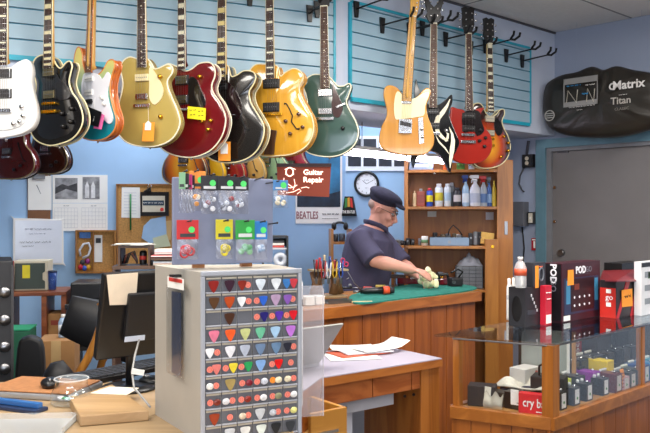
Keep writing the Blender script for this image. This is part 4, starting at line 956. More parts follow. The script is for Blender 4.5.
# whiteboard
f = WF(BL0, dBk, nBk, 38, 265, .002); t = thing('whiteboard', 'small white-framed whiteboard with faint handwriting below the clipboard', 'whiteboard', f.o, f.a)
quad(f, smooth_loop([(13,219),(14,218),(60,219.5),(63,221),(63.5,262),(62,264.5),(16,264.5),(13,262)], 2), -.012, 0, 'frame', WHITE, t, b=.002)
rect(f, 15, 220.5, 61.5, 263, -.0135, -.012, 'writing_surface', mat('#dfe4ee', .15, var=.02), t)
for s_, x, y, z in (('aaaaaaaaaaa', 38, 229, .03), ('aaaaaaaa', 37, 233.5, .025), ('aaaaaaaaaaaaa', 35, 242, .03), ('aaaaaa', 28, 246, .025)):
    c = f(x, y); text('handwriting', s_, mat('#9aa0b8', .6) if y < 240 else GREYP, t, (c.x, -.0142, c.y), size=z)
# cork box organiser
f = WF(BL0, dBk, nBk, 94, 273, .002); t = thing('cork_organiser', 'small wood-framed cork board tray with keys and a pinned slip', 'cork board', f.o, f.a)
rect(f, 75, 231, 115, 273, -.012, 0, 'cork', CORK, t)
for q in ((75,231,76.5,273),(92,231,93,270),(75,271,115,273),(113.5,231,115,273),(75,230,115,231.5)): rect(f, *q, -.045, -.012, 'frame_rail', wood('#b07a3a', '#96622a'), t)
rect(f, 94, 235, 102, 262, -.016, -.012, 'pinned_slip', PAPER, t); rect(f, 95.5, 238, 100.5, 243, -.0165, -.016, 'printed_block', INK, t)
for i, (x, y, h) in enumerate(((80,267,'#c22a3a'),(84,268,'#3a5fc0'),(88,267,'#e0a32a'),(82,262,'#3d3d40'),(87,261,'#8f2a7a'))):
    c = f(x, y); MB().ell((c.x, -.028, c.y), (.018,.012,.02), 12, 8).build('key_tag', mat(h, .5), t)
MB().tube([(f(x,y).x, -.03, f(x,y).y) for x, y in ((80,256),(79,250),(83,244),(88,243),(90,248),(88,255),(82,258))], .009, 8).build('coiled_cord', mat('#cfd2d8', .5), t)
rect(f, 79, 232, 90, 238, -.03, -.014, 'photo_card', mat('#3f6fae', .5, var=.3, scale=30), t)
# big cork board
f = WF(BL0, dBk, nBk, 145, 268, .002); t = thing('cork_board', 'large wood-framed cork board behind the grey packet rack', 'cork board', f.o, f.a)
rect(f, 116, 184, 178, 268, -.012, 0, 'cork', CORK, t)
for q in ((116,184,118,268),(116,184,178,186),(116,266,178,268),(176,184,178,268)): rect(f, *q, -.02, -.0125, 'frame_rail', wood('#a06c34', '#8a5a28'), t)
def pinned(lb, name, cat, pts, m, y, dec=None):
    tt = thing(name, lb, cat, f.o, f.a); quad(f, pts, y-.002, y, 'sheet', m, tt)
    if dec: dec(tt, y-.002)
    return tt
def ls(tt, y):
    for k in range(8):
        a, b_ = f(123.5, 193+k*3), f(136, 193+k*3); MB().b2(a.x, b_.x, y-.0006, y, a.y, a.y+.003).build('printed_line', mat('#b8bcc8', .7), tt)
pinned('white list sheet pinned at the top left of the large cork board', 'note_sheet', 'paper', [(121.5,187),(139.5,187.5),(140,218),(121,217.5)], PAPER, -.0125, ls)
t2 = thing('pencil', 'long green pen hanging over the white list sheet', 'pen', f.o, f.a); MB().cyl((f(130,194).x, -.024, f(130,194).y), (f(130,230).x, -.024, f(130,230).y), .006, n=10).build('pen_body', mat('#1f7a3c', .4), t2)
t3 = thing('binder_clip', 'black binder clip pinned beside the white list sheet', 'clip', f.o, f.a); quad(f, [(143,191),(150,187),(151,194),(146,196)], -.03, -.013, 'clip_body', BLACK, t3, b=.002); MB().tube([(f(x,y).x,-.032,f(x,y).y) for x, y in ((146,190),(148,184),(151,186),(149,191))], .002, 6).build('clip_wire', CHROME, t3)
t4 = thing('framed_badge', 'black-framed name plate with a small red dot on the cork board', 'sign', f.o, f.a)
rect(f, 140, 192, 168, 216, -.03, -.013, 'frame', BLACK, t4); rect(f, 141.5, 196, 164, 212, -.032, -.03, 'mat_card', mat('#cfc9b4', .6), t4); rect(f, 142, 200.5, 163, 205.5, -.0335, -.032, 'name_strip', mat('#2b3f50', .5), t4)
c = f(152, 203); text('fine_print', 'aaaaaaaaaaaaa', PAPER, t4, (c.x, -.0345, c.y), size=.022); c = f(161, 209.5); MB().cyl((c.x, -.035, c.y), (c.x, -.032, c.y), .014, n=14).build('red_dot', mat('#d8372c', .5), t4)
for lb, pts, h in (('pale blue crumpled sheet low on the large cork board', [(143,226),(150,219),(165,216),(166,236),(150,244),(141,238)], '#9dbfe0'), ('tan envelope tucked low on the large cork board', [(160,222),(172,220),(170,240),(158,238)], '#c9a871'),
        ('pale green envelope beside the pink papers on the cork board', [(152,238),(166,234),(170,246),(154,248)], '#c8cfae')):
    pinned(lb, 'note_sheet', 'paper', pts, mat(h, .7, var=.06), -.018 - .004*len(lb)/60)
# Beatles style poster -> plain generic stand-in picture, lettering kept
f = WF(BL0, dBk, nBk, 318, 223, .004); t = thing('poster', 'tall poster with a blue seascape picture and dark red title lettering', 'poster', f.o, f.a)
rect(f, 295.5, 140, 342, 223.5, -.003, 0, 'sheet', PAPER, t); rect(f, 297, 142, 340, 207, -.005, -.003, 'picture', mat('#2f6f96', .5, var=.5, scale=6), t)
quad(f, [(297,196),(310,190),(325,195),(340,191),(340,207),(297,207)], -.0055, -.005, 'picture_rocks', mat('#1d2c3c', .6, var=.5, scale=12), t)
c = f(307, 215.5); text('lettering', 'BEATLES', mat('#8c4a50', .6), t, (c.x, -.006, c.y), size=.085, sx=.62, bold=.001)
c = f(330, 214); text('fine_print', 'aaaaaaaaa', INK, t, (c.x, -.006, c.y), size=.032); c = f(330, 218.5); text('fine_print', 'aaaaaaaaaaaaaaaaaa', INK, t, (c.x, -.006, c.y), size=.016)

# picture row and clock on the alcove wall
f = WF(BL1, dA, nA, 385, 171, .003); t = thing('photo_frame', 'long white frame with five dark portrait photos behind the fluorescent tube', 'picture frame', f.o, f.a)
rect(f, 346, 136, 425, 171, -.012, 0, 'frame', mat('#dfe6f0', .5), t)
for k in range(5):
    x = 348.5 + 15.3*k; rect(f, x, 139, x+12.8, 166.5, -.0135, -.012, 'portrait_photo', mat('#232833', .5, var=.5, scale=9), t)
    c = f(x+6.4, 152); MB().ell((c.x, -.0138, c.y), (.026,.0015,.036), 14, 8).build('portrait_face', mat('#8a8f9c', .6, var=.4, scale=20), t)
f = WF(BL1, dA, nA, 367, 184, .002); t = thing('wall_clock', 'round black-rimmed wall clock above the man', 'clock', f.o, f.a)
cr = .098; 
def disc(mb, r, y0, y1, n=40): return mb.cyl((0, y0, 0), (0, y1, 0), r, n=n)
MB().tube([(cr*math.cos(k), -.02, cr*math.sin(k)) for k in [i*2*math.pi/40 for i in range(40)]], .011, 10, closed=True).build('rim', BLACK, t)
disc(MB(), cr, -.014, 0).build('dial', mat('#e9ecf2', .4, var=.01), t)
for k in range(12):
    a_ = k*math.pi/6; text('numeral', str(k or 12), INK, t, (.075*math.sin(a_), -.016, .075*math.cos(a_)), size=.02)
text('fine_print', 'aaaaa', INK, t, (0, -.0155, .032), size=.018); text('fine_print', 'aaaa', INK, t, (0, -.0155, -.034), size=.014)
for a_, l_, w_ in ((-50, .045, .004), (62, .065, .003)):
    MB().box((math.sin(R(a_))*l_/2, -.018, math.cos(R(a_))*l_/2), (w_, .001, l_), (0, R(a_), 0)).build('clock_hand', BLACK, t)
# fluorescent shop light under the beam
h0, h1 = P(322, 148.5, 4.75), P(446, 163, 5.75); dh = h1-h0; dh.z = 0; ah = math.atan2(dh.y, dh.x); zc = (h0.z+h1.z)/2; cc = (h0+h1)/2
t = thing('shop_light', 'bright fluorescent tube light hanging over the repair bench', 'light', (cc.x, cc.y, zc), ah); Lh = dh.length
MB().cyl((-Lh/2+.03, 0, 0), (Lh/2-.03, 0, 0), .019, n=16).build('tube_lamp', emis('#f4ecff', 14), t)
MB().prism([(-.03, .025), (-.015, .05), (.015, .05), (.03, .025), (.012, .032), (-.012, .032)], -Lh/2, Lh/2, smooth=False).build('reflector', WHITE, t).rotation_euler = (0, 0, R(90))
for s in (-1, 1):
    MB().b2(s*(Lh/2-.03)-.012, s*(Lh/2-.03)+.012, -.02, .02, -.022, .05, .002).build('lamp_socket', WHITE, t)
    MB().cyl((s*.3, 0, .055), (s*.3, 0, SB-zc+(.0)), .003).build('hanging_wire', STEEL, t)
# lit acrylic sign
o = P(305, 197, 4.55); t = thing('lit_sign', 'red-brown edge-lit acrylic sign reading Guitar Repair', 'sign', o, R(8)); f = FR(305, 197, 4.55, 8)
quad(f, [(277,166),(331,166),(329,197),(277.5,195)], -.004, .004, 'acrylic_panel', emis('#86300f', .32), t)
rect(f, 276.5, 163.5, 331, 167, -.015, .015, 'top_rail', mat('#3a1512', .4), t)
GLOW = emis('#ffe6d6', 1.6); ON = emis('#ff9a5a', 1.2)
for s_, x, y in (('Guitar', 313, 172.5), ('Repair', 313, 180)):
    c = f(x, y); text('lit_lettering', s_, GLOW, t, (c.x, -.007, c.y), size=.046, bold=.0009, sx=1.02)
def stroke(pts, w, name='lit_figure', m=GLOW):
    mm = MB(); mm.tube([(f(*p).x, -.006, f(*p).y) for p in pts], [(x_*4.55/F, .002) for x_ in w], 8); mm.build(name, m, t)
c = f(289.5, 172); MB().tube([(c.x+.022*math.cos(k), -.006, c.y+.026*math.sin(k)) for k in [i*math.pi/8 for i in range(16)]], .0035, 6, closed=True).build('lit_figure', GLOW, t)
stroke([(284.5,169.5),(290,167.5),(295.5,169.5)], [.9,1.4,.9]); stroke([(285,174),(289.5,176.5),(294,174)], [.6,.9,.6]); stroke([(284,178),(283,184),(284,192)], [1.2,1.8,1.8]); stroke([(294,179),(295,184),(293,190)], [1,1.4,1])
stroke([(284,186),(290,188),(294,187),(297,185)], [1.4,1.6,1.1,.7]); stroke([(286,193),(293,192),(299,189),(301,191),(297,194)], [1.2,2,1.6,1.4,.8]); stroke([(283,181),(288,184),(292,187)], [1,1,.8]); stroke([(301,188),(306,187),(309,188)], [.7,.9,.6])
for x in (279, 329): a_ = f(x, 164); MB().cyl((a_.x, 0, a_.y), (a_.x, 0, SB+.3-o.z if 0 else a_.y+.35), .0012, n=6).build('hanging_cord', BLACK, t)
# matrix fabric bag on the door wall
def onDW(px, py, out):
    u = (px-CX)/F; B = D0+nD*out; k = (u*B.y-B.x)/(dD.x-u*dD.y); q = B+dD*k; return k, ZH(py, q.y), q
k0, _, q0 = onDW(598, 100, .20)
o = Vector((q0.x, q0.y, ZH(138, q0.y))); t = thing('display_bag', 'large puffed black plastic cover with printed brand lettering, high over the door', 'banner', o, aD)
class DF:
    def __call__(s, px, py): k, z, q = onDW(px, py, .20); return Vector((k-k0, z-o.z))
f = DF()
OB = smooth_loop([(544,92),(549,82),(562,75),(577,72),(592,66.5),(604,70),(617,66),(634,70),(652,73),(668,80),(676,95),(674,112),(664,124),(645,131),(620,136.5),(590,137.5),(565,135),(549,127),(543.5,112)], 4)
pts = [f(*p) for p in OB]; cx_ = sum((p for p in pts), Vector((0,0)))/len(pts)
m = MB(); rs = []
for k, yy in ((.8, .16), (.93, .10), (1, .03), (1, 0), (.97, -.03), (.88, -.055), (.76, -.066), (.6, -.074), (.4, -.08), (.2, -.083)):
    rr = []
    for p in pts:
        q = cx_+(p-cx_)*k; rib = .016*abs(math.sin(q.x*math.pi/.075+.4))**.6*min(1, (1-k)*9)*(yy < 0)
        rr.append(m.bm.verts.new((q.x, yy+rib, q.y)))
    rs.append(rr)
for A_, B_ in zip(rs, rs[1:]):
    for i in range(len(A_)): m._f([A_[i], A_[(i+1) % len(A_)], B_[(i+1) % len(A_)], B_[i]], True)
m._f(rs[0][::-1]); m._f(rs[-1], True); m.build('bag_body', mat('#28241f', .3, var=.3, scale=5), t)
for x_ in (575, 640): c = f(x_, 76); MB().cyl((c.x, .03, c.y), (c.x, .03, CH-.002-o.z), .0008, n=6).build('hanging_cord', mat('#9aa4b8', .5), t)
def dtx(s_, px, py, sz, m_, bold=0, sx=1, y=-.088): c = f(px, py); text('printed_lettering', s_, m_, t, (c.x, y, c.y), size=sz, bold=bold, sx=sx)
def dtf(s_, px, py, sz, m_, bold=0): c = f(px, py); text('fine_print', s_, m_, t, (c.x, -.088, c.y), size=sz)
WT = mat('#e6e2de', .5)
dtx('Matrix', 633.5, 86, .085, WT, .002); c = f(617.5, 88); MB().tube([(c.x+.02*math.cos(k), -.086, c.y+.02*math.sin(k)) for k in [i*math.pi/6 for i in range(12)]], .006, 6, closed=True).build('printed_ring', WT, t)
dtx('Titan', 626, 102, .07, mat('#b9b4ac', .5), .001); dtx('CLASSIC', 627, 110, .028, mat('#8c8880', .5)); dtf('SHAVER', 628, 96, .018, WT)
for q in ((569,81,603,82.2),(569,104,603,105),(569,81,570,105),(602.2,81,603,105)): a_, b_ = f(q[0], q[1]), f(q[2], q[3]); MB().b2(a_.x, b_.x, -.088, -.084, b_.y, a_.y).build('printed_outline', mat('#8e8c8a', .5), t)
dtf('JUSTIN', 579, 87, .034, mat('#2f8ac4', .5), .001); dtf('STRAP', 596, 86, .03, WT); dtf('LE', 591, 95, .05, mat('#2f8ac4', .5)); dtf('SELECT SERIES STRAP', 587, 107.5, .02, WT); dtf('SINCE', 585, 111, .017, WT)
for a_ in ([(572,104),(573.5,92),(582,104),(583,91)], [(592,103),(593,90),(599,103),(600,90)]): MB().tube([(f(*p).x, -.087, f(*p).y) for p in a_], .0035, 5).build('printed_zigzag', mat('#cfc6b6', .5), t)
c = f(554, 116.5); MB().tube([(c.x+.038*math.cos(k), -.07, c.y+.038*math.sin(k)) for k in [i*math.pi/10 for i in range(20)]], .004, 6, closed=True).build('round_emblem', mat('#aaa8a4', .5), t)
for z_ in (-.016, 0, .016): MB().b2(c.x-.028, c.x+.028, -.072, -.066, c.y+z_-.003, c.y+z_+.003).build('emblem_bar', mat('#aaa8a4', .5), t)
# electrical boxes on the wall strip left of the door
def EW(px, py): k, z, q = onDW(px, py, .0); return k, z
def ebox(x0, y0, x1, y1, out, m, name, label, cat='electrical box', dec=None):
    k0_, z1_ = EW(x0, y0); k1_, z0_ = EW(x1, y1); c = onD((k0_+k1_)/2, z0_, 0); t = thing(name, label, cat, c, aD); W = k1_-k0_
    MB().b2(-W/2, W/2, -out, -.001, 0, z1_-z0_, .004).build('housing', m, t)
    if dec: dec(t, W, z1_-z0_, out)
    return t
def eo(t, W, H, out):
    MB().b2(-W*.42, W*.42, -out-.003, -out, H*.08, H*.92, .001).build('cover_plate', SATIN, t)
    for z_ in (.33, .68): MB().cyl((0, -out-.008, H*z_), (0, -out-.002, H*z_), .016, n=16).build('socket', mat('#cfc4b0', .5), t)
ebox(525, 155, 535.5, 167.5, .05, BLACK, 'outlet_box', 'small black double outlet box under the beam, left of the door', dec=eo)
ebox(513, 202, 529, 226, .09, mat('#5e6068', .5), 'junction_box', 'grey metal junction box on the wall beside the shelf unit')
def eo2(t, W, H, out):
    MB().b2(-W*.3, W*.3, -out-.004, -out, H*.1, H*.9, .001).build('switch_plate', mat('#cfcabb', .4), t)
    MB().b2(-W*.1, W*.1, -out-.012, -out-.004, H*.4, H*.6, .001).build('toggle', WHITE, t)
ebox(530.5, 212, 537, 224, .05, mat('#2b2b2e', .5), 'light_switch', 'switch with a cream cover right of the grey junction box', 'switch', eo2)
def wire(name, label, pts, r, m, cat='cable'):
    P3 = [onD(EW(x, y)[0], EW(x, y)[1], o_) for x, y, o_ in pts]; mm = MB(); c0_ = P3[-1]
    mm.tube([p-c0_ for p in P3], r, 8); return tag(mm.build(name, m, loc=c0_), label, cat)
wire('conduit', 'twin grey conduits running up from the black outlet box to the beam', [(528,154.5,.02),(529,147,.02),(530,141,.02)], .012, mat('#4f5058', .5))
wire('wall_cable', 'dark cord with a plug dangling below the black outlet box', [(526,168,.03),(522,176,.03),(521,184,.03),(524,190,.03),(526,192,.03)], .007, mat('#44454c', .6))
wire('wall_cable', 'black cord running down from the grey junction box behind the boxes', [(524,227,.03),(525,236,.03),(526,248,.03),(525,262,.03)], .006, BLACK)
ebox(532.5, 238, 539, 250.5, .02, mat('#a81f2c', .5), 'alarm_plate', 'small red plate on the wall left of the door frame', 'sign', lambda t, W, H, out: (MB().b2(-W*.12, W*.12, -out-.004, -out, H*.2, H*.75).build('lever', PAPER, t), MB().b2(-W*.35, W*.35, -out-.002, -out, H*.82, H*.92).build('printed_line', PAPER, t)))
# ---------------------------------------------------------------- shelf unit with bottles
HY = 5.72; f = FR(455, 296, HY, -8); ho = f.o.copy(); base = Vector((ho.x, ho.y, 0)); aH = R(-8)
t = thing('shelf_unit', 'honey-coloured wooden shelf unit holding bottles and parts behind the bench', 'shelf', base, aH)
def HZ(px, py): v = f(px, py); return v.x, v.y+ho.z
HD = .24
xl, ztop = HZ(408, 168); xr = HZ(497, 168)[0]; xr2 = HZ(513, 168)[0]
MB().b2(xl-.03, xl, 0, HD, 0, HZ(408,160)[1], .002).build('side_board', HUTCH, t)
MB().b2(xr, xr2, -.004, .02, 0, HZ(500,160)[1], .002).build('front_stile', wood('#b0702e', '#9a6026', (7, 7, .7), .45, .1), t)
MB().b2(xr2-.02, xr2, .02, HD, 0, HZ(500,160)[1], .002).build('side_board', HUTCH, t)
MB().b2(xl, xr2-.02, HD-.012, HD, 0, HZ(500,160)[1]).build('back_board', wood('#a4682e', '#925824', (7, 7, .7), .5), t)
zs1, zs2, zs3 = HZ(450, 169.5)[1], HZ(450, 206.5)[1], HZ(450, 245.5)[1]
for z_ in (zs1, zs2): MB().b2(xl, xr, .0, HD-.012, z_-.022, z_, .002).build('shelf_board', HUTCH, t)
xl2 = HZ(392, 246)[0]; LD = -.12
MB().b2(xl2, xl-.031, LD, HD, zs3-.02, zs3, .002).build('shelf_board', HUTCH, t); MB().b2(xl, xr-.0, LD, HD-.012, zs3-.02, zs3, .002).build('shelf_board', HUTCH, t)
MB().b2(xl2, xl2+.02, LD+.001, HD, 0, zs3-.021, .002).build('side_board', HUTCH, t)
xs0 = HZ(484, 250)[0]; MB().b2(xs0, xr+.0, LD-.01, -.005, 0, HZ(490,239)[1], .002).build('lower_stile', HUTCH, t)
zs4 = ZH(288, HY); MB().b2(xl2+.02, xs0, LD, HD-.012, zs4-.02, zs4, .002).build('shelf_board', HUTCH, t)
c = HZ(506, 228); MB().b2(c[0]-.012, c[0]+.012, -.012, -.004, c[1]-.05, c[1]+.05, .001).build('hasp', STEEL, t); c = HZ(491, 246); MB().cyl((c[0], LD-.02, c[1]), (c[0], LD-.01, c[1]), .012).build('knob', GOLD, t)
c = HZ(432, 214); MB().b2(c[0]-.035, c[0]+.035, HD-.016, HD-.012, c[1]-.022, c[1]+.022).build('paper_label', mat('#c9c4bd', .6), t); c = HZ(492, 216); MB().b2(c[0]-.03, c[0]+.03, HD-.016, HD-.012, c[1]-.03, c[1]+.03).build('paper_label', mat('#c9c4cd', .6), t)
def HW(x, y, z): return base + Matrix.Rotation(aH, 3, 'Z') @ Vector((x, y, z))
def on_shelf(px, z, dy=.07): return HW(HZ(px, 200)[0], dy, z+.001)
def sm_(w, px=1): return w*HY/F
def bottle(lb, px, z, wpx, hpx, kind, cols, dy=.07, grp='bottles and cans on the middle shelf', cat='bottle', name='bottle'):
    w_, h_ = sm_(wpx)/2, sm_(hpx); o_ = on_shelf(px, z, dy); t = thing(name, lb, cat, o_, aH, grp)
    if kind == 'can':
        MB().lathe([(w_*.95,0),(w_,.004),(w_,h_*.8),(w_*.8,h_*.86),(w_*.62,h_*.87)], n=24).build('can_body', mat(cols[0], .35), t)
        MB().lathe([(w_*.62,h_*.87),(w_*.62,h_*.99),(w_*.5,h_),(.0001,h_)], n=20).build('cap', mat(cols[1], .4), t)
        MB().lathe([(w_*1.01,h_*.25),(w_*1.015,h_*.26),(w_*1.015,h_*.6),(w_*1.01,h_*.61)], n=24).build('label_band', mat(cols[2], .4), t)
    elif kind == 'spray':
        MB().lathe([(w_*.95,0),(w_,.006),(w_,h_*.48),(w_*.8,h_*.6),(w_*.35,h_*.72),(w_*.32,h_*.78)], n=24).build('bottle_body', mat(cols[0], .3), t)
        MB().cyl((0,0,h_*.78), (0,0,h_*.86), w_*.42).build('collar', mat(cols[1], .4), t)
        m = MB(); m.box((-w_*.1,0,h_*.93), (w_*1.5, w_*.6, h_*.11), None, .003); m.box((-w_*.95,0,h_*.93), (w_*.3, w_*.35, h_*.06), None, .002); m.tube([(-w_*.35,0,h_*.88),(-w_*.6,0,h_*.82),(-w_*.62,0,h_*.74)], .005, 6); m.build('trigger_head', mat(cols[1], .4), t)
        MB().lathe([(w_*1.01,h_*.12),(w_*1.015,h_*.13),(w_*1.015,h_*.4),(w_*1.01,h_*.41)], n=24).build('label_band', mat(cols[2], .4), t)
    elif kind == 'jug':
        MB().box((0,0,h_*.43), (w_*2, w_*1.1, h_*.86), None, .008).build('can_body', mat(cols[0], .4), t)
        MB().cyl((0,0,h_*.86), (0,0,h_), w_*.35).build('cap', mat(cols[1], .4), t)
        MB().b2(-w_*.8, w_*.8, -w_*.56, -w_*.55, h_*.2, h_*.65).build('front_label', mat(cols[2], .4), t)
    elif kind == 'tall':
        MB().lathe([(w_*.95,0),(w_,.004),(w_,h_*.62),(w_*.5,h_*.78),(w_*.35,h_*.8),(w_*.3,h_*.95),(w_*.12,h_)], n=20).build('bottle_body', mat(cols[0], .35), t)
        MB().lathe([(w_*.42,h_*.78),(w_*.42,h_*.88),(w_*.2,h_*.9)], n=16).build('cap', mat(cols[1], .4), t)
        MB().lathe([(w_*1.01,h_*.2),(w_*1.015,h_*.21),(w_*1.015,h_*.5),(w_*1.01,h_*.51)], n=20).build('label_band', mat(cols[2], .4), t)
    return t
for a_ in [('cream slim container at the left end of the middle shelf', 414.5, 3.5, 16, 'jug', ('#e0c89a','#e0c89a','#d8c08c')),
    ('rust-red rectangular can near the left of the middle shelf', 420.8, 8.5, 18, 'jug', ('#9c4632','#c9c9c9','#8a3a2a')),
    ('blue and yellow aerosol can with a red top', 429.6, 6.5, 18.5, 'can', ('#2c4fb4','#c8323a','#e6d22a')),
    ('white aerosol can with a yellow and blue label', 439, 8, 23, 'can', ('#d3dbe2','#e9e9ec','#d8c83a')),
    ('white and pale blue aerosol can, right of the yellow-labelled one', 447.6, 7.2, 23, 'can', ('#ccd4dc','#dfe3e8','#a8c4dc')),
    ('dark aerosol can with a red and white label', 457.4, 7.5, 19, 'can', ('#2a2a30','#3a3a40','#c9c2c2')),
    ('pale blue spray bottle with a dark blue trigger', 466, 7.5, 32, 'spray', ('#9fc0dc','#27489a','#dbe4ee')),
    ('large white spray bottle with a white trigger', 475.5, 11, 32, 'spray', ('#dcdfe8','#e8eaf0','#b7bfd4')),
    ('clear spray bottle with a red trigger', 484, 8, 31, 'spray', ('#a9b4c0','#c42a2c','#5a7cb0')),
    ('dark blue spray bottle with a grey trigger', 489.8, 5.5, 30, 'spray', ('#2a5aa4','#55606c','#8fb0d8')),
    ('tall yellow bottle at the right end of the middle shelf', 494.6, 4.5, 26, 'tall', ('#e0bf3c','#e6c84a','#e0bf3c'))]:
    bottle(a_[0], a_[1], zs2, a_[2], a_[3], a_[4], a_[5], dy=.05 + .0*len(a_[0]))
bottle('grey capped aerosol can standing behind the dark one', 452.3, zs2, 6.5, 24.5, 'can', ('#8f949c','#b9bcc4','#777c86'), dy=.14)
# top shelf
bottle('orange container on the top shelf behind the pointed guitar', 446, zs1, 5.5, 11, 'jug', ('#e0561e','#e0561e','#e97a3a'), grp='bottles and cans on the top shelf')
bottle('blue and white bottle on the top shelf', 431, zs1, 5, 12, 'tall', ('#3a6fb8','#e8e8ec','#dcdfe8'), grp='bottles and cans on the top shelf')
bottle('green can on the top shelf below the red guitar', 461, zs1, 8, 8, 'can', ('#5a9a3c','#c9c9c9','#4a7a30'), grp='bottles and cans on the top shelf')
bottle('silver bottle on the top shelf, near the sunburst guitar', 472, zs1, 6, 9, 'can', ('#b9c0cc','#dcdfe8','#98a4c0'), grp='bottles and cans on the top shelf')
p_ = on_shelf(420.5, zs1, .1); t = thing('plastic_tray', 'pale grey-blue plastic tray at the left of the top shelf', 'tray', p_, aH)
MB().prism([(-.09,0),(.09,0),(.1,.05),(-.085,.05)], -.09, .06, b=.004, smooth=False).build('tray_body', mat('#8b9fb8', .4), t); MB().b2(-.05,.06,-.092,-.09,.02,.04).build('label', mat('#d8dce6', .5), t)
# clutter shelf
random.seed(3)
p_ = on_shelf(424.8, zs3, -.06); t = thing('tin_can', 'white tin can with a green label at the left of the clutter shelf', 'can', p_, aH); MB().lathe([(.026,0),(.026,.07),(.024,.072)], n=24).build('can_body', WHITE, t); MB().lathe([(.0263,.02),(.0263,.045)], n=24).build('label_band', mat('#5f8a66', .5), t)
p_ = on_shelf(449, zs3, -.06); t = thing('parts_tray', 'flat grey metal tray at the front of the clutter shelf', 'tray', p_, aH); W_ = sm_(38)/2
m = MB(); m.b2(-W_, W_, -.045, -.04, 0, sm_(8)); m.b2(-W_, W_, .04, .045, 0, sm_(8)); m.b2(-W_, -W_+.005, -.04, .04, 0, sm_(8)); m.b2(W_-.005, W_, -.04, .04, 0, sm_(8)); m.b2(-W_, W_, -.045, .045, 0, .004); m.build('tray_body', mat('#7f92a8', .4, .3), t); MB().b2(-.01,.01,-.05,-.0455,.02,.04).build('latch', STEEL, t)
p_ = on_shelf(487.5, zs3, .06); t = thing('foam_block', 'yellow foam block leaning at the right of the clutter shelf', 'block', p_, aH); MB().box((0, 0, .052), (sm_(13), .06, sm_(12)), (0, R(8), 0), .005).build('foam', mat('#d8b060', .8, var=.1, scale=60), t)
def roll(px, dz, r, r2, dy, m, lb, tilt=0, name='tape_roll', cat='tape'):
    p_ = on_shelf(px, zs3, dy); t = thing(name, lb, cat, (p_.x, p_.y, p_.z+dz), aH)
    o_ = MB().lathe([(r2,-.016),(r,-.016),(r,.016),(r2,.016),(r2,-.016)], n=28).build('roll', m, t); o_.rotation_euler = (R(90-tilt), 0, 0); o_.location = (0, 0, r)
roll(458, .0, .042, .02, .12, WHITE, 'white tape roll standing behind the grey tray')
roll(450, .0, .034, .014, .11, BLACK, 'black tape roll standing left of the white one')
roll(468, .0, .03, .013, .11, mat('#a8823c', .5), 'tan tape roll right of the white one')
roll(441, .0, .035, .02, .12, mat('#28303e', .5), 'dark navy cable roll behind the left of the tray')
p_ = on_shelf(475, zs3, .10); t = thing('jar', 'red lidded jar between the tape rolls and foam block', 'jar', p_, aH); MB().lathe([(.022,0),(.024,.01),(.024,.05),(.02,.055)], n=20).build('jar_body', mat('#8f2a22', .4), t); MB().lathe([(.022,.055),(.022,.068),(.0001,.069)], n=20).build('lid', mat('#c93a2e', .4), t)
p_ = on_shelf(456, zs3, .02); t = thing('looped_cable', 'black cable looping up out of the grey tray', 'cable', p_, aH); MB().tube([(-.06,0,.075),(-.05,.01,.12),(-.02,.02,.155),(.02,.02,.12),(.05,.01,.075)], .005, 8).build('cable', BLACK, t)
for k in range(16):
    px = 397 + k*5.6 + random.uniform(-2, 2); p_ = on_shelf(px if k else 398, zs3, random.uniform(-.03, .0) if k < 5 else random.uniform(.0, .03))
    if 428 < px: p_ = on_shelf(px, zs3, .045)
    c_ = random.choice(['#23252b', '#3a4654', '#6d6f74', '#1a1a1e', '#54452f'])
    t = thing('gadget', 'small dark repair gadget lying among the clutter on the third shelf', 'tool', p_, aH+random.uniform(-.5, .5), 'small dark gadgets cluttering the third shelf')
    h_ = random.uniform(.03, .06) if px < 428 else random.uniform(.06, .105); MB().box((0,0,h_/2), (random.uniform(.028,.042), .035, h_), None, .008).build('housing', mat(c_, .45), t); MB().cyl((0,-.018,h_*.6), (0,-.026,h_*.6), .008).build('dial', STEEL, t)
# lower shelf: drawers
zl = zs4
p_ = on_shelf(469, zl, .02-.0); t = thing('drawer_cabinet', 'dark grey small-parts drawer cabinet on the lowest visible shelf', 'cabinet', p_, aH); W_ = sm_(27)/2; H_ = sm_(22)
MB().b2(-W_, W_, -.06, .08, 0, H_, .003).build('housing', mat('#44484e', .5), t)
for r_ in range(6):
    for c_ in range(4):
        x_ = -W_+.006+(2*W_-.012)*(c_+.5)/4; z_ = H_*(r_+.5)/6; MB().box((x_, -.063, z_), ((2*W_-.012)/4-.004, .006, H_/6-.005), None, .001).build('small_drawer', mat('#6a6f76', .3), t)
p_ = on_shelf(470, zl, .03); t = thing('plastic_bag', 'crumpled pale plastic bag on top of the parts drawer cabinet', 'bag', (p_.x, p_.y, p_.z+H_+.002), aH)
m = MB(); m.grid(lambda u, v: Vector(((u-.5)*.2, (v-.5)*.12, .075*math.sin(math.pi*u)*math.sin(math.pi*v)*(1+.35*math.sin(u*17)*math.cos(v*13)))), 22, 14); m.build('bag_film', glass('#c9cfe0', .3, .55), t)
for k in range(9):
    px = 402 + k*5.6 + random.uniform(-1.5, 1.5); p_ = on_shelf(px, zl, random.uniform(-.08, .12))
    t = thing('machine_part', 'dark metal machine part in the shadow of the lowest visible shelf', 'tool', p_, aH+random.uniform(-.8, .8), 'dark metal parts on the lowest visible shelf')
    h_ = random.uniform(.06, .13); MB().box((0,0,h_/2), (.045, .05, h_), None, .01).build('casting', mat(random.choice(['#202126', '#33363e', '#4c5058', '#2b1d1a']), .4, .3), t); MB().cyl((0,-.025,h_*.6), (0,-.05,h_*.62), .012).build('spindle', STEEL, t)
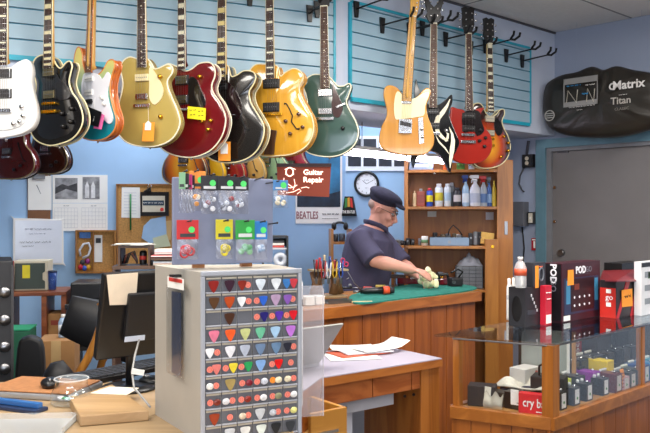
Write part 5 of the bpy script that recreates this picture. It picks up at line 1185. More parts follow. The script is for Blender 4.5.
# small shelf behind the man on the left
f = FR(338, 290, 5.75, 5); b0 = Vector((f.o.x, f.o.y, 0)); t = thing('small_shelf', 'narrow wooden shelf behind the man, left of his back', 'shelf', b0, R(5))
zt = ZH(242, 5.75); xa, xb = f(331,240).x, f(352,240).x
for x_ in (xa, xb-.02): MB().b2(x_, x_+.02, 0, .2, 0, zt+.1, .002).build('side_board', HUTCH, t)
for z_ in (zt, zt-.25, zt-.5): MB().b2(xa+.02, xb-.02, 0, .2, z_-.018, z_).build('shelf_board', HUTCH, t)
def on2(px, dy=.08): v = f(px, 240).x; return b0 + Matrix.Rotation(R(5), 3, 'Z') @ Vector((v, dy, zt+.001))
for px, r_, h_, c_, lb in ((336, .026, .06, '#2b3138', 'dark mug on the narrow shelf, outer one'), (343, .026, .062, '#39414c', 'dark canister on the narrow shelf behind the man')):
    t = thing('canister', lb, 'canister', on2(px), 0); MB().lathe([(r_*.9,0),(r_,.006),(r_,h_*.8),(r_*.9,h_*.84)], n=20).build('canister_body', mat(c_, .3), t); MB().lathe([(r_*.95,h_*.84),(r_*.95,h_),(.0001,h_)], n=20).build('lid', mat('#596878', .3), t)
# dark speaker above and the trapezoid bag
MB().b2(xa+.02, xb-.02, 0, .2, zt+.07, zt+.085).build('shelf_board', HUTCH, t)
p_ = on2(341); t = thing('headphones', 'black headphones resting on the top board of the narrow shelf', 'headphones', (p_.x, p_.y, zt+.086), 0)
MB().tube([(.05*math.cos(k), .0, .03+.035*math.sin(k)) for k in [i*math.pi/10 for i in range(11)]], .009, 8).build('headband', BLACK, t)
for s_ in (-1, 1): MB().ell((s_*.046, 0, .034), (.02,.034,.032), 14, 10).build('ear_cup', BLACK, t)
f = WF(BL1, dA, nA, 349, 216, .01); t = thing('hanging_bag', 'black trapezoid print with red and green figures, left of the clock', 'sign', f.o, f.a)
quad(f, [(345.5,196.5),(353.5,196.5),(357,216),(342.5,216)], -.03, 0, 'bag_body', BLACK, t, b=.003)
for q, c_ in (([(346,198.5),(348,198),(348,207),(345.6,208)], '#3f8a4a'), ([(348.5,198),(350.5,197.5),(351,207),(348.5,207)], '#d6a33a'), ([(351,198),(353,198.5),(354,208),(351.5,207)], '#d03a34')): quad(f, q, -.032, -.0305, 'printed_figure', mat(c_, .5), t)
c = f(349.7, 212); text('printed_lettering', 'THE BEATLES', PAPER, t, (c.x, -.032, c.y), size=.034, sx=.55, bold=.0008)
# ---------------------------------------------------------------- pick cabinet
PX = P(200, 272, 2.05); yw = R(25); zt_ = PX.z; zb_ = .872
t = thing('pick_cabinet', 'grey plastic many-drawer cabinet of guitar picks in the front centre', 'cabinet', (PX.x, PX.y, zb_), yw)
f = FR(200, 433, 2.05, 25); Wc = f(300.5, 300).x; Hc_ = zt_-zb_
bl = P(155, 272, 2.34)-PX; blx = bl.x*math.cos(yw)+bl.y*math.sin(yw); bly = -bl.x*math.sin(yw)+bl.y*math.cos(yw)
BE = mat('#a8a39a', .45, var=.03); LG = mat('#a6a9b1', .4, var=.03)
sh = MB(); sh.foot([(0, .0), (.001, 0), (Wc-.001, .0), (Wc, .24), (blx, bly)], 0, Hc_)
sh.build('housing', BE, t, bev=.006)
m = MB(); m.b2(0, Wc, -.012, 0, Hc_-.012, Hc_+.002, .003); m.b2(0, .012, -.012, 0, 0, Hc_-.012, .003); m.b2(Wc-.012, Wc, -.012, 0, 0, Hc_-.012, .003); m.build('front_frame', LG, t)
rows = ["8e2018;3c2030;8a2a1c+S;dfe8f0;e6eaee;3f78b8+c8404a", "5a3a20;b84a1c;f2f2f4+S;S+2f62c8;b79ab8;8a5cb4+S", ";4a2c1c;;S+2a2470;S+5a34a8;S+d81f2c", "e07a94;f0602a;c9cf8c;6fc09a;a8cbe8;c47ad8",
 "f0f0f2+S;e8e8ec;b9c0d0;7088a8;6a88a8;2a2c38+S", "S+e88078;S+e8d23c;S+2fa05a;86aee0;S+e01c1c;S", "e4e4e0+S;a8925a;S+7a1c2c;S+d0d4e0;O+e6d8b8;e6d8b8+S", "S+7a2c20;dcdce0+S;S+8a2a20;S+e8e8ea;S+8a8a6a;S+f0f0f0",
 "9a3a1c;S;d8c8b0+S;c9ccd0;c0c4cc+S;S+e8e08a", ";c9ccd0;e0e0dc;e0e8e0;24282c;3a3c40"]
cw = (Wc-.026)/6; rh = (Hc_-.016)/10.05
DARKC = mat('#67686e', .4, var=.15, scale=8); STRIP = mat('#b8ae9c', .5, var=.05); LIPM = mat('#b8bac2', .35)
PKS = [(-.5,.42),(-.2,.5),(.2,.5),(.5,.42),(.46,.1),(.25,-.3),(.06,-.56),(-.06,-.56),(-.25,-.3),(-.46,.1)]
for r_, row in enumerate(rows):
    for c_, cell in enumerate(row.split(';')):
        x0 = .013+cw*c_; z1 = Hc_-.014-rh*r_
        dr = MB().b2(x0+.001, x0+cw-.001, -.004, -.0005, z1-rh+.0035, z1-.001, .001).build('drawer', DARKC, t)
        MB().b2(x0+.001, x0+cw-.001, -.012, -.0042, z1-rh-.000, z1-rh+.0035, .001).build('drawer_lip', LIPM, dr)
        MB().b2(x0+.002, x0+cw-.002, -.0085, -.0042, z1-.0072, z1-.002, .0005).build('label_strip', STRIP, dr)
        its = [q for q in cell.split('+') if q]
        for k, q in enumerate(its):
            if len(its) == 1: xx = x0+cw*.5
            else: xx = x0+cw*(.28 if k == 0 else .7)
            zz = z1-rh*.5-.003; xx += random.uniform(-.002, .002)
            if q in 'SO':
                MB().cyl((xx, -.0095, zz), (xx, -.0085, zz), .0088 if q == 'S' else .009, n=18).build('price_dot', SALMON if q == 'S' else ORANGE, dr)
                m = MB(); m.tube([(xx+.004*math.cos(a_), -.0097, zz+.0055*math.sin(a_)) for a_ in [i*math.pi/5 for i in range(10)]], .0004, 4, closed=True); m.build('pen_mark', mat('#c94a3c', .6), dr)
            else:
                s_ = .029*(1 if len(its) == 1 else .85)
                if r_ in (6, 7, 8) and len(its) == 2:
                    MB().ell((xx, -.012, zz), (s_*.45, .004, s_*.38), 14, 8).build('pick', mat('#'+q, .3, var=.3, scale=120), dr)
                else:
                    MB().prism([(xx+a_*s_*1.0, zz+b_*s_*1.05) for a_, b_ in smooth_loop(PKS, 2)], -.0125, -.0108, b=.0004).build('pick', mat('#'+q, .3, var=.12, scale=60), dr)
# strap packet hanging on the side of the cabinet
sa = math.atan2(PX.y-(PX.y+bl.y), PX.x-(PX.x+bl.x)) # direction back-left -> front-left corner
dsd = Vector((-bl.x, -bl.y)).normalized(); nsd = Vector((dsd.y, -dsd.x)); SA = Vector((PX.x+bl.x, PX.y+bl.y))
def sf(px, py, out=.0):
    u = (px-CX)/F; B = SA+nsd*out; k = (u*B.y-B.x)/(dsd.x-u*dsd.y); q = B+dsd*k; return k, ZH(py, q.y)
k_, z_ = sf(178, 378); o = SA+dsd*k_+nsd*.006; tp = thing('strap_packet', 'long clear packet with a dark blue strap and red header on the cabinet side', 'packet', (o.x, o.y, z_), math.atan2(dsd.y, dsd.x))
def sq(x0, y0, x1, y1, a, b_, name, m): p0 = sf(x0, y0, .006); p1 = sf(x1, y1, .006); return MB().b2(p0[0]-k_, p1[0]-k_, a, b_, p0[1]-z_, p1[1]-z_).build(name, m, tp)
sq(170, 284, 188, 380, -.012, -.008, 'clear_bag', glass('#f0f0f0', .2, .1)); sq(174, 291, 182, 376, -.0075, -.002, 'blue_strap', mat('#27395c', .6, var=.2, scale=60)); sq(172, 276, 188, 290, -.0145, -.0125, 'header_card', PAPER); sq(174, 277, 187, 283, -.0160, -.0146, 'red_print', mat('#c4342a', .5)); sq(179, 268+6, 182, 277, -.03, -.001, 'peg', BLACK)
# ---------------------------------------------------------------- grey pegboard rack on the cabinet
f = FR(222, 262, 2.19, 23); rz_ = R(23)
z0 = f.o.z; t = thing('peg_rack', 'grey-lilac peg panel rack standing on the pick cabinet', 'display rack', (f.o.x, f.o.y, zt_+.002), rz_)
f.o.z = zt_+.002
def g_(px, py): return f(px, py)
p00, p11 = g_(172.5, 181), g_(273, 262.5)
RK = mat('#7e849c', .6, var=.04); MB().b2(p00.x, p11.x, 0, .012, p11.y, g_(172.5, 177).y, .003).build('panel', RK, t)
for x_ in (200, 248): v = g_(x_, 262); MB().b2(v.x-.018, v.x+.018, .014, .03, 0, v.y+.1, .002).build('wooden_post', OAKV, t)
HD_ = mat('#22232a', .4)
def peg(px, py, L_=.12): v = g_(px, py); m = MB(); m.cyl((v.x, .001, v.y), (v.x, -L_, v.y+.004), .0022, n=8); m.ell((v.x, -L_, v.y+.004), (.0035, .0035, .0035), 8, 6); return m.build('peg_hook', HD_, t)
def packet(lb, x0, y0, x1, y1, ys, hc, cc, y, dot=True, kind='round', grp=None, ang=0, lift=True):
    v0, v1 = g_(x0, y0), g_(x1, y1); vs__ = g_((x0+x1)/2, ys); W = (v1.x-v0.x)/2; H = v0.y-v1.y; cx0 = (v0.x+v1.x)/2
    q = Matrix.Rotation(rz_, 3, 'Z') @ Vector((cx0, y, 0))
    tt = thing('accessory_packet', lb, 'packet', (f.o.x+q.x, f.o.y+q.y, f.o.z+v1.y), rz_+R(ang), grp)
    hs = vs__.y-v1.y
    MB().b2(-W, W, -.0015, .0015, hs, H, .0008).build('header_card', mat(hc, .5, var=.04), tt)
    MB().b2(-W*.7, W*.7, -.0022, -.0016, hs+(H-hs)*.12, hs+(H-hs)*.3).build('printed_bar', mat('#d8d8d8', .6) if hc[1] in '01234' else mat('#3a3a3c', .6), tt)
    if dot: MB().cyl((W*.35, -.0036, hs+(H-hs)*.5), (W*.35, -.0024, hs+(H-hs)*.5), .009, n=18).build('green_dot', GREENDOT, tt)
    m = MB(); m.grid(lambda u, v: Vector(((u-.5)*2*W*.98, -.008*math.sin(math.pi*u)*math.sin(math.pi*v)-.002+.002*math.sin(u*11+v*7), v*hs)), 12, 12); m.build('clear_bag', PBAG, tt)
    for k in range(5 if kind != 'none' else 0):
        a_ = random.uniform(-.5, .5)*W; b_ = hs*random.uniform(.22, .72)
        if kind == 'ring': m = MB(); m.tube([(a_*.8+W*.35*math.cos(j), -.005, b_+W*.35*math.sin(j)) for j in [i*math.pi/6 for i in range(12)]], .0028, 6, closed=True)
        else: m = MB(); m.ell((a_, -.004, b_), (W*.32, .003, W*.3), 12, 8)
        m.build('contents', mat(cc[k % len(cc)], .45), tt)
    return tt
for k, (x, hc) in enumerate(((175, '#7fae86'), (179.5, '#2a2a2e'), (183.5, '#c23a78'), (187, '#26262a'))):
    packet(['green-edged', 'black-edged', 'pink-edged', 'second black'][k] + ' packet seen at an angle at the top left of the rack', x-2.5, 174+k*.7, x+4, 213, 190, hc, ['#3a3a3e', '#c9c9c9'], -.085+.012*k, False, grp=None, ang=-35, kind='none')
packet('packet with a bright orange header at the top left of the rack', 187, 171.5, 203, 211, 189, '#f0923a', ['#f0a03a', '#e8d8b0'], -.03)
for x, hc, lb in ((198, '#2a2b30', 'leftmost'), (214, '#222328', 'middle'), (229, '#26272c', 'rightmost')):
    packet(lb + ' of the three packets with black headers on the top row', x, 176+(x-198)*.05, x+17 if x < 229 else x+16, 214, 191, hc, ['#c9ccd6', '#e8e8ee', '#5a5c68', '#d8dae6', '#8a3a44'], -.035-.012*(x == 214))
for x, y in ((181, 173.5),(192, 173), (207, 177), (222, 178), (237, 179), (255, 180)): peg(x, y, .075)
packet('packet with a red header and red rings at the left of the lower row', 174.5, 220, 196, 259, 239, '#c92a2c', ['#c2303a', '#d84a50'], -.03, kind='ring')
packet('packet with a yellow header and yellow rings on the lower row', 213, 219.5, 230, 258, 239, '#d6c62a', ['#e0cc2c'], -.03, kind='ring')
packet('packet with a green header on the lower row', 232, 220, 251, 259.5, 239, '#2f9a40', ['#3f9a58', '#7fb88a'], -.036)
packet('packet with a blue header at the right end of the lower row', 251.5, 221, 264, 259, 239, '#2a7cc4', ['#7f9cc0', '#b8c4d8'], -.03)
for x, y in ((185, 222), (221, 221.5), (241, 222), (257, 222.5), (269, 224)): peg(x, y, .075)
packet('blue-headed packet of bone-coloured parts, past the right edge of the rack', 265.5, 181, 280, 208, 191, '#4f86c0', ['#e6dcc4', '#d8ccb0', '#efe6d0'], -.07)
v = g_(266, 184); MB().tube([(v.x, .001, v.y+.002), (v.x+.006, -.05, v.y+.003), (v.x+.012, -.085, v.y+.006)], .0022, 8).build('peg_hook', HD_, t)
# glue bottle and plastic sheet right of the cabinet
p_ = P(300, 320, 2.42); t = thing('glue_bottle', 'tall white bottle with a black band just right of the pick cabinet', 'bottle', (p_.x-.008, p_.y+.02, .882), 0)
MB().lathe([(.016,0),(.017,.004),(.017,ZH(283,2.44)-.882),(.008,ZH(277,2.44)-.882),(.005,ZH(272,2.44)-.882)], n=20).build('bottle_body', mat('#dcdde2', .35), t)
MB().lathe([(.0175,ZH(306,2.44)-.882),(.0175,ZH(299,2.44)-.882)], n=20).build('black_band', BLACK, t)
p_ = P(300, 300, 2.30); t = thing('plastic_sheet', 'curved clear plastic panel beside the right edge of the pick cabinet', 'panel', (p_.x, p_.y, .882), R(12))
m = MB(); W_ = .072; H_ = ZH(286, 2.3)-.882; m.b2(.002, W_, 0, .003, 0, H_, .001); m.build('clear_panel', glass('#e9e4ea', .15, .24), t); MB().b2(W_, W_+.003, -.002, .005, 0, H_-.01, .001).build('panel_edge', glass('#e9e4ea', .2, .5), t)

# ---------------------------------------------------------------- left counter and what stands on it
LC = .88; CTW = wood('#a68c6a', '#988060', (1.2, 7, 7), .45)
t = thing('counter', 'tan front counter under the jar, keyboard and pick cabinet', 'counter', (-1.0, 2.3, 0), 0)
MB().b2(-1.0, .91, -.75, .5, LC-.03, LC, .003).build('countertop', CTW, t); MB().b2(-.95, .88, -.68, -.66, 0, LC-.031).build('front_panel', OAKV, t); MB().b2(.86, .88, -.659, .46, 0, LC-.031).build('side_panel', OAKV, t); MB().b2(-.95, -.93, -.659, .46, 0, LC-.031).build('side_panel', OAKV, t)
# NOTE cabinet stands on the counter
def C(px, py, z=LC): return PZ(px, py, z)
# jar
p_ = C(71.5, 404); t = thing('glass_jar', 'empty clear glass jar with a few picks at the bottom, on the counter', 'jar', p_, 0)
s_ = p_.y/F; r = 20*s_
MB().lathe([(r*.9,.001),(r,.008),(r,12*s_),(r*.86,16*s_),(r*.78,19*s_),(r*.78,25*s_),(r*.84,26*s_)], n=36).build('jar_glass', glass('#eef4f4', .03, .14), t)
m = MB(); m.tube([(r*.82*math.cos(k), r*.82*math.sin(k), 25.5*s_) for k in [i*math.pi/18 for i in range(36)]], .0025, 6, closed=True); m.build('rim', glass('#ffffff', .05, .3), t)
for k, h in enumerate(('#d8c03a', '#c23a2c', '#e8e8e4', '#2a2a2c', '#e2e2e8', '#3a8a4a', '#b9a06a')):
    a_ = k*.9; x_, y_ = r*.5*math.cos(a_), r*.5*math.sin(a_); tag(MB().prism([(u_*.022, v_*.024) for u_, v_ in smooth_loop(PKS, 2)], -.001, .001, b=.0003).build('guitar_pick', mat(h, .3), loc=(p_.x+x_, p_.y+y_, LC+.012+.003*k)), ['yellow', 'red', 'white', 'black', 'pale grey', 'green', 'tan'][k] + ' guitar pick lying in the glass jar', 'pick'); bpy.context.scene.collection.objects[-1].rotation_euler = (R(82), 0, a_)
# laptop with brown sleeve, mouse
p_ = C(40, 398); t = thing('closed_laptop', 'closed silver laptop under a brown pad, left of the jar', 'laptop', (p_.x, p_.y+.06, LC+.001), R(-12)); MB().b2(-.19, .14, -.09, .14, 0, .02, .006).build('laptop_body', mat('#b5b7bc', .35, .5), t)
tp = thing('mouse_pad', 'brown cork mouse pad lying on the closed silver laptop', 'mouse pad', (p_.x, p_.y+.06, LC+.0225), R(-12)); MB().b2(-.185, .135, -.085, .13, 0, .005, .002).build('pad', mat('#a9744a', .8, var=.12, scale=50), tp)
p_ = C(50, 386, LC+.03); t = thing('computer_mouse', 'black mouse on the brown pad beside the jar', 'mouse', (p_.x, p_.y, LC+.0285), R(20)); MB().ell((0,0,.012), (.032, .05, .02), 20, 12).build('mouse_body', BLACK, t); MB().cyl((-.004,-.03,.028), (.004,-.03,.028), .008, n=14).build('scroll_wheel', STEEL, t)
# keyboard
a0, a1 = C(76, 389), C(157, 372); d_ = Vector((a1.x-a0.x, a1.y-a0.y)); ak = math.atan2(d_.y, d_.x); Lk = d_.length*1.35
t = thing('keyboard', 'black computer keyboard between the jar and the monitor', 'keyboard', (a0.x, a0.y, LC+.001), ak)
MB().prism([(0,0),(Lk,0),(Lk,.02),(0,.02)], 0, .15, b=.003, smooth=False).build('keyboard_body', BLACK, t)
kc = mat('#2c2d31', .5)
for r_ in range(5):
    for c_ in range(15 if r_ else 15):
        MB().box((.012+(Lk-.024)*(c_+.5)/15, .016+.027*r_, .0235), ((Lk-.024)/15-.003, .022, .007), None, .0015).build('key', kc, t)
# wrist rest / black pad disc by the cabinet
p_ = C(152, 384); t = thing('trackball', 'black rounded trackball half hidden behind the pick cabinet', 'mouse', p_, 0); MB().ell((0,0,.012), (.05,.04,.02), 20, 12).build('mouse_body', BLACK, t); MB().ell((-.02,0,.03), (.014,.014,.01), 14, 8).build('ball', STEEL, t)
# paper, wooden board, blue tool
p_ = C(112, 401); tag(MB().prism([(-.06,-.04),(.07,-.05),(.075,.05),(-.03,.055)], -.001, .001, smooth=False).build('paper_note', mat('#e9ddc9', .7), loc=(p_.x, p_.y, LC+.034)), 'blank cream note lying on the wooden block right of the jar', 'paper'); COL.objects[-1].rotation_euler = (R(-90), 0, R(-6))
pts = [C(70, 408), C(80, 427, LC), C(149, 421, LC), C(112, 393)]; q0 = pts[1]
tag(MB().foot([(p.x-q0.x, p.y-q0.y) for p in pts], 0, .031).build('wooden_block', wood('#b09068', '#a08058', (1.5, 8, 8), .5), loc=(q0.x, q0.y, LC+.001), bev=.003), 'tan wooden block with a note on it, front edge of the counter', 'board')
t = thing('sanding_bar', 'blue and black levelling bar at the left edge of the counter', 'tool', C(22, 410), R(-22)); MB().b2(-.16, .08, -.03, .03, .0, .012, .003).build('base_bar', mat('#22304e', .4), t); MB().b2(-.15, .075, -.01, .012, .0125, .03, .004).build('blue_grip', mat('#2c5f9c', .4), t)
p_ = C(30, 424); t = thing('acrylic_tray', 'clear acrylic tray at the bottom left corner of the counter', 'tray', p_, R(3)); m = MB(); m.b2(-.2, .13, -.12, .05, 0, .003); m.b2(-.2, .13, .047, .05, .003, .02); m.b2(.127, .13, -.12, .047, .003, .02); m.build('acrylic', glass('#e8eef2', .04, .2), t)
# monitor
mp = [P(107, 273, 2.62), P(182, 262, 2.88), P(182, 336, 2.90), P(93, 357, 2.60)]
q0 = P(120, 350, 2.64); t = thing('monitor', 'large black computer monitor seen from behind, cream note on its corner', 'monitor', (q0.x, q0.y, LC), R(38))
def ml(p): r_ = p-Vector((q0.x, q0.y, LC)); c_, s_ = math.cos(R(38)), math.sin(R(38)); return Vector((r_.x*c_+r_.y*s_, -r_.x*s_+r_.y*c_, r_.z))
ZM = .274; scr = MB().b2(-.085, .27, -.018, .018, -.156, .156, .006).build('display_housing', mat('#161618', .3, var=.2), t, loc=(0, -.02, ZM)); scr.rotation_euler = (R(15), 0, 0)
MB().b2(.0, .2, -.04, -.0185, -.09, .09, .008).build('rear_bulge', mat('#1b1b1e', .4), scr); MB().b2(-.08, .265, .0185, .0195, -.14, .15).build('screen', mat('#0c0c0e', .15), scr)
MB().b2(.0, .075, -.0425, -.0405, -.085, -.066).build('sticker', mat('#c9d4e6', .4), scr)
MB().cyl((.05, .03, .01), (.05, .03, .27), .015).build('stand_post', BLACK, t); MB().lathe([(.10,0),(.10,.008),(.03,.014)], n=28).build('stand_base', BLACK, t, loc=(.05,.03,.001))
m_ = Matrix.Translation((q0.x, q0.y, LC)) @ Matrix.Rotation(R(38), 4, 'Z') @ Matrix.Translation((0, -.02, ZM)) @ Matrix.Rotation(R(15), 4, 'X')
o_ = MB().prism([(-.082, .16), (.03, .163), (.035, .045), (-.06, .05)], -.0235, -.0225, smooth=False).build('cream_note', mat('#f0dfc6', .7)); o_.matrix_world = m_; tag(o_, 'cream sticky note hanging over the top left corner of the monitor', 'paper')
t = thing('monitor_cable', 'grey cable with a small tag hanging below the monitor', 'cable', C(142, 404), 0); c0 = C(142, 404)
MB().tube([P(139,340,2.62)-c0, P(135,355,2.5)-c0, P(132,372,2.45)-c0, P(134,388,2.4)-c0, P(142,400,2.36)-c0+Vector((0,0,.01)), P(150,410,2.3)-c0+Vector((0,0,.01))], .0035, 8).build('cable', mat('#8d8c8a', .5), t)
v = P(138, 372, 2.44)-c0; MB().box(v, (.04, .002, .018), (0, .2, .2)).build('cable_tag', PAPER, t)
# desk hutch with papers
HYh = 3.02; f = FR(112, 268, HYh, 6); t = thing('open_shelf', 'dark wooden shelf stacked with papers behind the monitor', 'shelf', (f.o.x, f.o.y, 0), R(6)); zz = f.o.z
def hb_(x0, y0, x1, y1, a, b_, name, m, **k): v0, v1 = f(x0, y0), f(x1, y1); return MB().b2(v0.x, v1.x, a, b_, v1.y+zz, v0.y+zz).build(name, m, t)
DW_ = wood('#5f4636', '#4c3628', (3, 9, 9), .5)
hb_(112, 266, 176, 269, -.0, .14, 'shelf_board', DW_); hb_(118, 246, 150, 248, 0, .14, 'shelf_board', DW_)
v = f(112, 268); MB().b2(v.x, v.x+.012, 0, .14, 0, v.y+zz-.012).build('side_board', DW_, t); v = f(174, 268); MB().b2(v.x-.012, v.x, 0, .14, 0, v.y+zz-.012).build('side_board', DW_, t)
hb_(118, 248, 120, 266, 0, .14, 'side_board', DW_); hb_(148, 248, 150, 266, 0, .14, 'side_board', DW_); hb_(150.5, 258, 176, 260, 0, .14, 'shelf_board', DW_)
def hth(name, lb, cat, x, y, dy=.05): v = f(x, y); q = Matrix.Rotation(R(6), 3, 'Z') @ Vector((v.x, dy, 0)); return thing(name, lb, cat, (f.o.x+q.x, f.o.y+q.y, f.o.z+v.y+.001), R(6))
sp_ = HYh/F
t1 = hth('paper_stack', 'loose white papers fanned on top of the desk hutch, left end', 'paper', 132, 245.5)
for k in range(4): o_ = MB().b2(-.07, .07, -.06, .06, .0015*k, .0015*k+.001).build('sheet', mat(['#e6e3dc', '#c9d4e0', '#ece9e2', '#dfd8cc'][k], .7), t1); o_.rotation_euler = (0, 0, R(12*k-20))
t1 = hth('black_device', 'black canister with red and white print inside the desk hutch', 'canister', 141.5, 265.5); MB().lathe([(.014,0),(.015,.004),(.015,.05),(.01,.058)], n=20).build('canister_body', BLACK, t1); MB().lathe([(.0153,.02),(.0153,.036)], n=20).build('label_band', mat('#c23a34', .4), t1)
t1 = hth('cable_bundle', 'bundle of dark cables hanging left of the black canister', 'cable', 128, 265)
for k in range(4): MB().tube([(-.03+.006*k, 0, .003), (-.02+.008*k, -.01, .035+.004*k), (.0+.006*k, 0, .045+.003*k), (.02+.003*k, 0, .02), (.03, 0, .003)], .003, 6).build('cable', mat(['#1a1a1c', '#7a3a30', '#26262a', '#3a3a40'][k], .5), t1)
t1 = hth('red_folder', 'red folder lying on the right side of the desk hutch', 'folder', 162, 257.5); MB().b2(-.045, .05, -.05, .06, 0, .008, .002).build('cover', mat('#c42634', .5), t1); MB().b2(-.044, .049, -.052, -.045, .002, .006).build('page_edges', PAPER, t1)
t1 = hth('paper_stack', 'short stack of white papers on the red folder', 'paper', 163, 254.5)
for k in range(5): MB().b2(-.035, .04, -.045, .05, .004*k, .004*k+.003).build('sheet', mat(['#ece8e2', '#f0b9b4', '#e9e9ee', '#dfe6ee', '#efeae2'][k], .7), t1)
t1 = hth('paper_stack', 'stack of letters under the red folder shelf', 'paper', 163, 265.5)
for k in range(4): MB().b2(-.04, .045, -.045, .05, .004*k, .004*k+.003).build('sheet', mat(['#e6dfd2', '#d8b8a8', '#e9e9ee', '#c9d4e0'][k], .7), t1)

# ---------------------------------------------------------------- back left corner
t = thing('flight_case', 'black road case with steel latches at the left picture edge', 'case', P(-15, 216, 3.1).xy.to_3d(), R(24)); zt2 = ZH(262, 3.05)
MB().b2(-.2, .108, 0, .35, 0, zt2, .006).build('case_body', SATIN, t)
for y_ in (293, 321, 348, 370): z_ = ZH(y_, 3.1); MB().lathe([(.022,0),(.024,.004),(.02,.012),(.0001,.014)], n=20).build('latch', STEEL, t, loc=(.075, -.001, z_)).rotation_euler = (R(90), 0, 0)
for x_ in (-.197, .1): MB().b2(x_, x_+.01, -.006, -.001, .02, zt2-.02).build('edge_strip', mat('#3c3a3a', .4, .5), t)
# side table
f = FR(38, 296, 4.5, 12); t = thing('side_table', 'small brown wooden side table against the blue wall', 'table', (f.o.x, f.o.y, 0), R(12)); zt3 = f.o.z
xa, xb = f(3, 293).x, f(66, 293).x; TWD = wood('#8a4c28', '#74391a', (2, 8, 8), .45)
MB().b2(xa, xb, 0, .36, zt3, zt3+.022, .003).build('table_top', TWD, t)
for x_ in (xa, f(41, 300).x, xb-.03): MB().b2(x_, x_+.03, .01, .35, 0, zt3-.001, .002).build('side_board', TWD, t)
MB().b2(f(44,300).x+.0, xb-.031, .01, .33, zt3-.34, zt3-.32).build('shelf_board', TWD, t)
def onT(px, dy=.12, z=None): q = Matrix.Rotation(R(12), 3, 'Z') @ Vector((f(px, 290).x, dy, 0)); return Vector((f.o.x+q.x, f.o.y+q.y, (zt3+.023) if z is None else z))
s4 = 4.55/F
t1 = thing('file_box', 'cream file box with a dark green front and yellow note on the side table', 'box', onT(27), R(12)); W_, H_ = 17*s4, 30*s4
MB().b2(-W_, W_, 0, .2, 0, H_, .006).build('box_body', mat('#cfc7b0', .5), t1); MB().prism([(-W_*.9, .01), (W_*.82, .01), (W_*.82, H_*.3), (W_*.68, H_*.36), (W_*.68, H_*.58), (W_*.82, H_*.64), (W_*.82, H_*.92), (-W_*.85, H_*.92)], -.006, -.001, smooth=False).build('front_panel', mat('#37453f', .5), t1)
MB().b2(-W_*.45, -W_*.02, -.0085, -.0065, H_*.42, H_*.86).build('yellow_note', mat('#e2d62e', .6), t1)
for k, (h, lb) in enumerate((('#b8573a', 'rust-red folder'), ('#d8d2c4', 'pale folder'), ('#8e2c2a', 'dark red folder'))):
    t1 = thing('folder', lb + ' standing left of the cream file box', 'folder', onT(5.2+2.0*k, .05), R(12)); MB().b2(-.005, .005, 0, .22, 0, (26+2*k)*s4, .001).build('cover', mat(h, .6), t1)
t1 = thing('tumbler', 'dark blue translucent tumbler on the side table', 'cup', onT(49.5), 0); MB().lathe([(.018,0),(.022,.004),(.027,.11),(.025,.11),(.021,.008),(.0001,.006)], n=24).build('cup_body', glass('#2a4f9c', .1, .65), t1); MB().lathe([(.0275,.11),(.0275,.12),(.0001,.122)], n=24).build('lid', mat('#1f2a44', .4), t1)
t1 = thing('carton', 'small brown cardboard box inside the side table', 'box', onT(54, .08, zt3-.319), R(12)); MB().b2(-.05, .05, 0, .2, 0, .2, .002).build('box_body', CARD, t1); MB().b2(-.03, .04, -.002, -.0005, .13, .16).build('printed_label', mat('#8e3a2a', .6), t1)
# printer
f = FR(90, 345, 4.55, 10); zp = ZH(346, 4.55)
t = thing('printer_stand', 'low dark stand under the black printer', 'stand', (f.o.x, f.o.y, 0), R(10)); MB().b2(-.125, .17, .01, .35, zp-.03, zp-.001, .003).build('stand_top', SATIN, t)
for x_ in (-.12, .13): MB().b2(x_, x_+.03, .02, .34, 0, zp-.031).build('side_board', SATIN, t)
t = thing('printer', 'black office printer behind the chair', 'printer', (f.o.x, f.o.y, zp), R(10)); Hp = ZH(283, 4.55)-zp
MB().b2(-.125, .16, 0, .33, 0, Hp*.72, .01).build('printer_body', BLACK, t); MB().b2(-.12, .15, .03, .32, Hp*.73, Hp, .01).build('scanner_lid', mat('#202024', .3), t)
MB().prism([(-.14, Hp*.6), (.15, Hp*.6), (.15, Hp*.68), (-.14, Hp*.68)], -.05, -.001, b=.003, smooth=False).build('control_panel', mat('#2b2b30', .25), t)
for k in range(5): MB().b2(-.1+.04*k, -.08+.04*k, -.053, -.0505, Hp*.62, Hp*.66).build('button', mat(['#8a9ab0', '#6a7890', '#9aa4b4', '#5a6a80', '#88949f'][k], .4), t)
MB().b2(-.1, .1, -.04, -.001, Hp*.18, Hp*.22, .002).build('paper_tray', mat('#2b2b30', .4), t)
# chair with curved wooden frame
CYc = 3.55; cb = P(90, 216, CYc); t = thing('armchair', 'bentwood chair with a curved light wood frame and padded black back', 'chair', (cb.x-.02, cb.y, 0), R(0)); BWD = wood('#b57a34', '#9c6424', (6, 6, 1), .35, .3)
def cl(px, py, Y=CYc): return P(px, py, Y)-Vector((cb.x-.02, cb.y, 0))
for dy in (0, .42):
    m = MB(); m.tube([cl(100,302,CYc)+Vector((0,dy,0)), cl(103.5,307)+Vector((0,dy,0)), cl(102,322)+Vector((0,dy,0)), cl(96,340)+Vector((0,dy,0)), cl(87,360)+Vector((0,dy,0)), cl(76,378)+Vector((0,dy,0)), Vector((-.14, dy, .42)), Vector((-.2, dy, .36))], (.014, .02), 10); m.build('curved_frame', BWD, t)
MB().tube([cl(96,308)+Vector((0,.21,0)), cl(92,328)+Vector((0,.21,0)), cl(80,356)+Vector((0,.21,0))], [(.03,.19),(.045,.2),(.04,.19)], 20).build('padded_back', SATIN, t)
MB().box((-.05, .21, .44), (.3, .40, .09), None, .03).build('seat', SATIN, t)
for x_, y_ in ((-.16, 0), (.08, 0), (-.16, .42), (.08, .42)): MB().cyl((x_, y_, .42), (x_*1.1, y_, 0), .018, .014).build('leg', BWD, t)
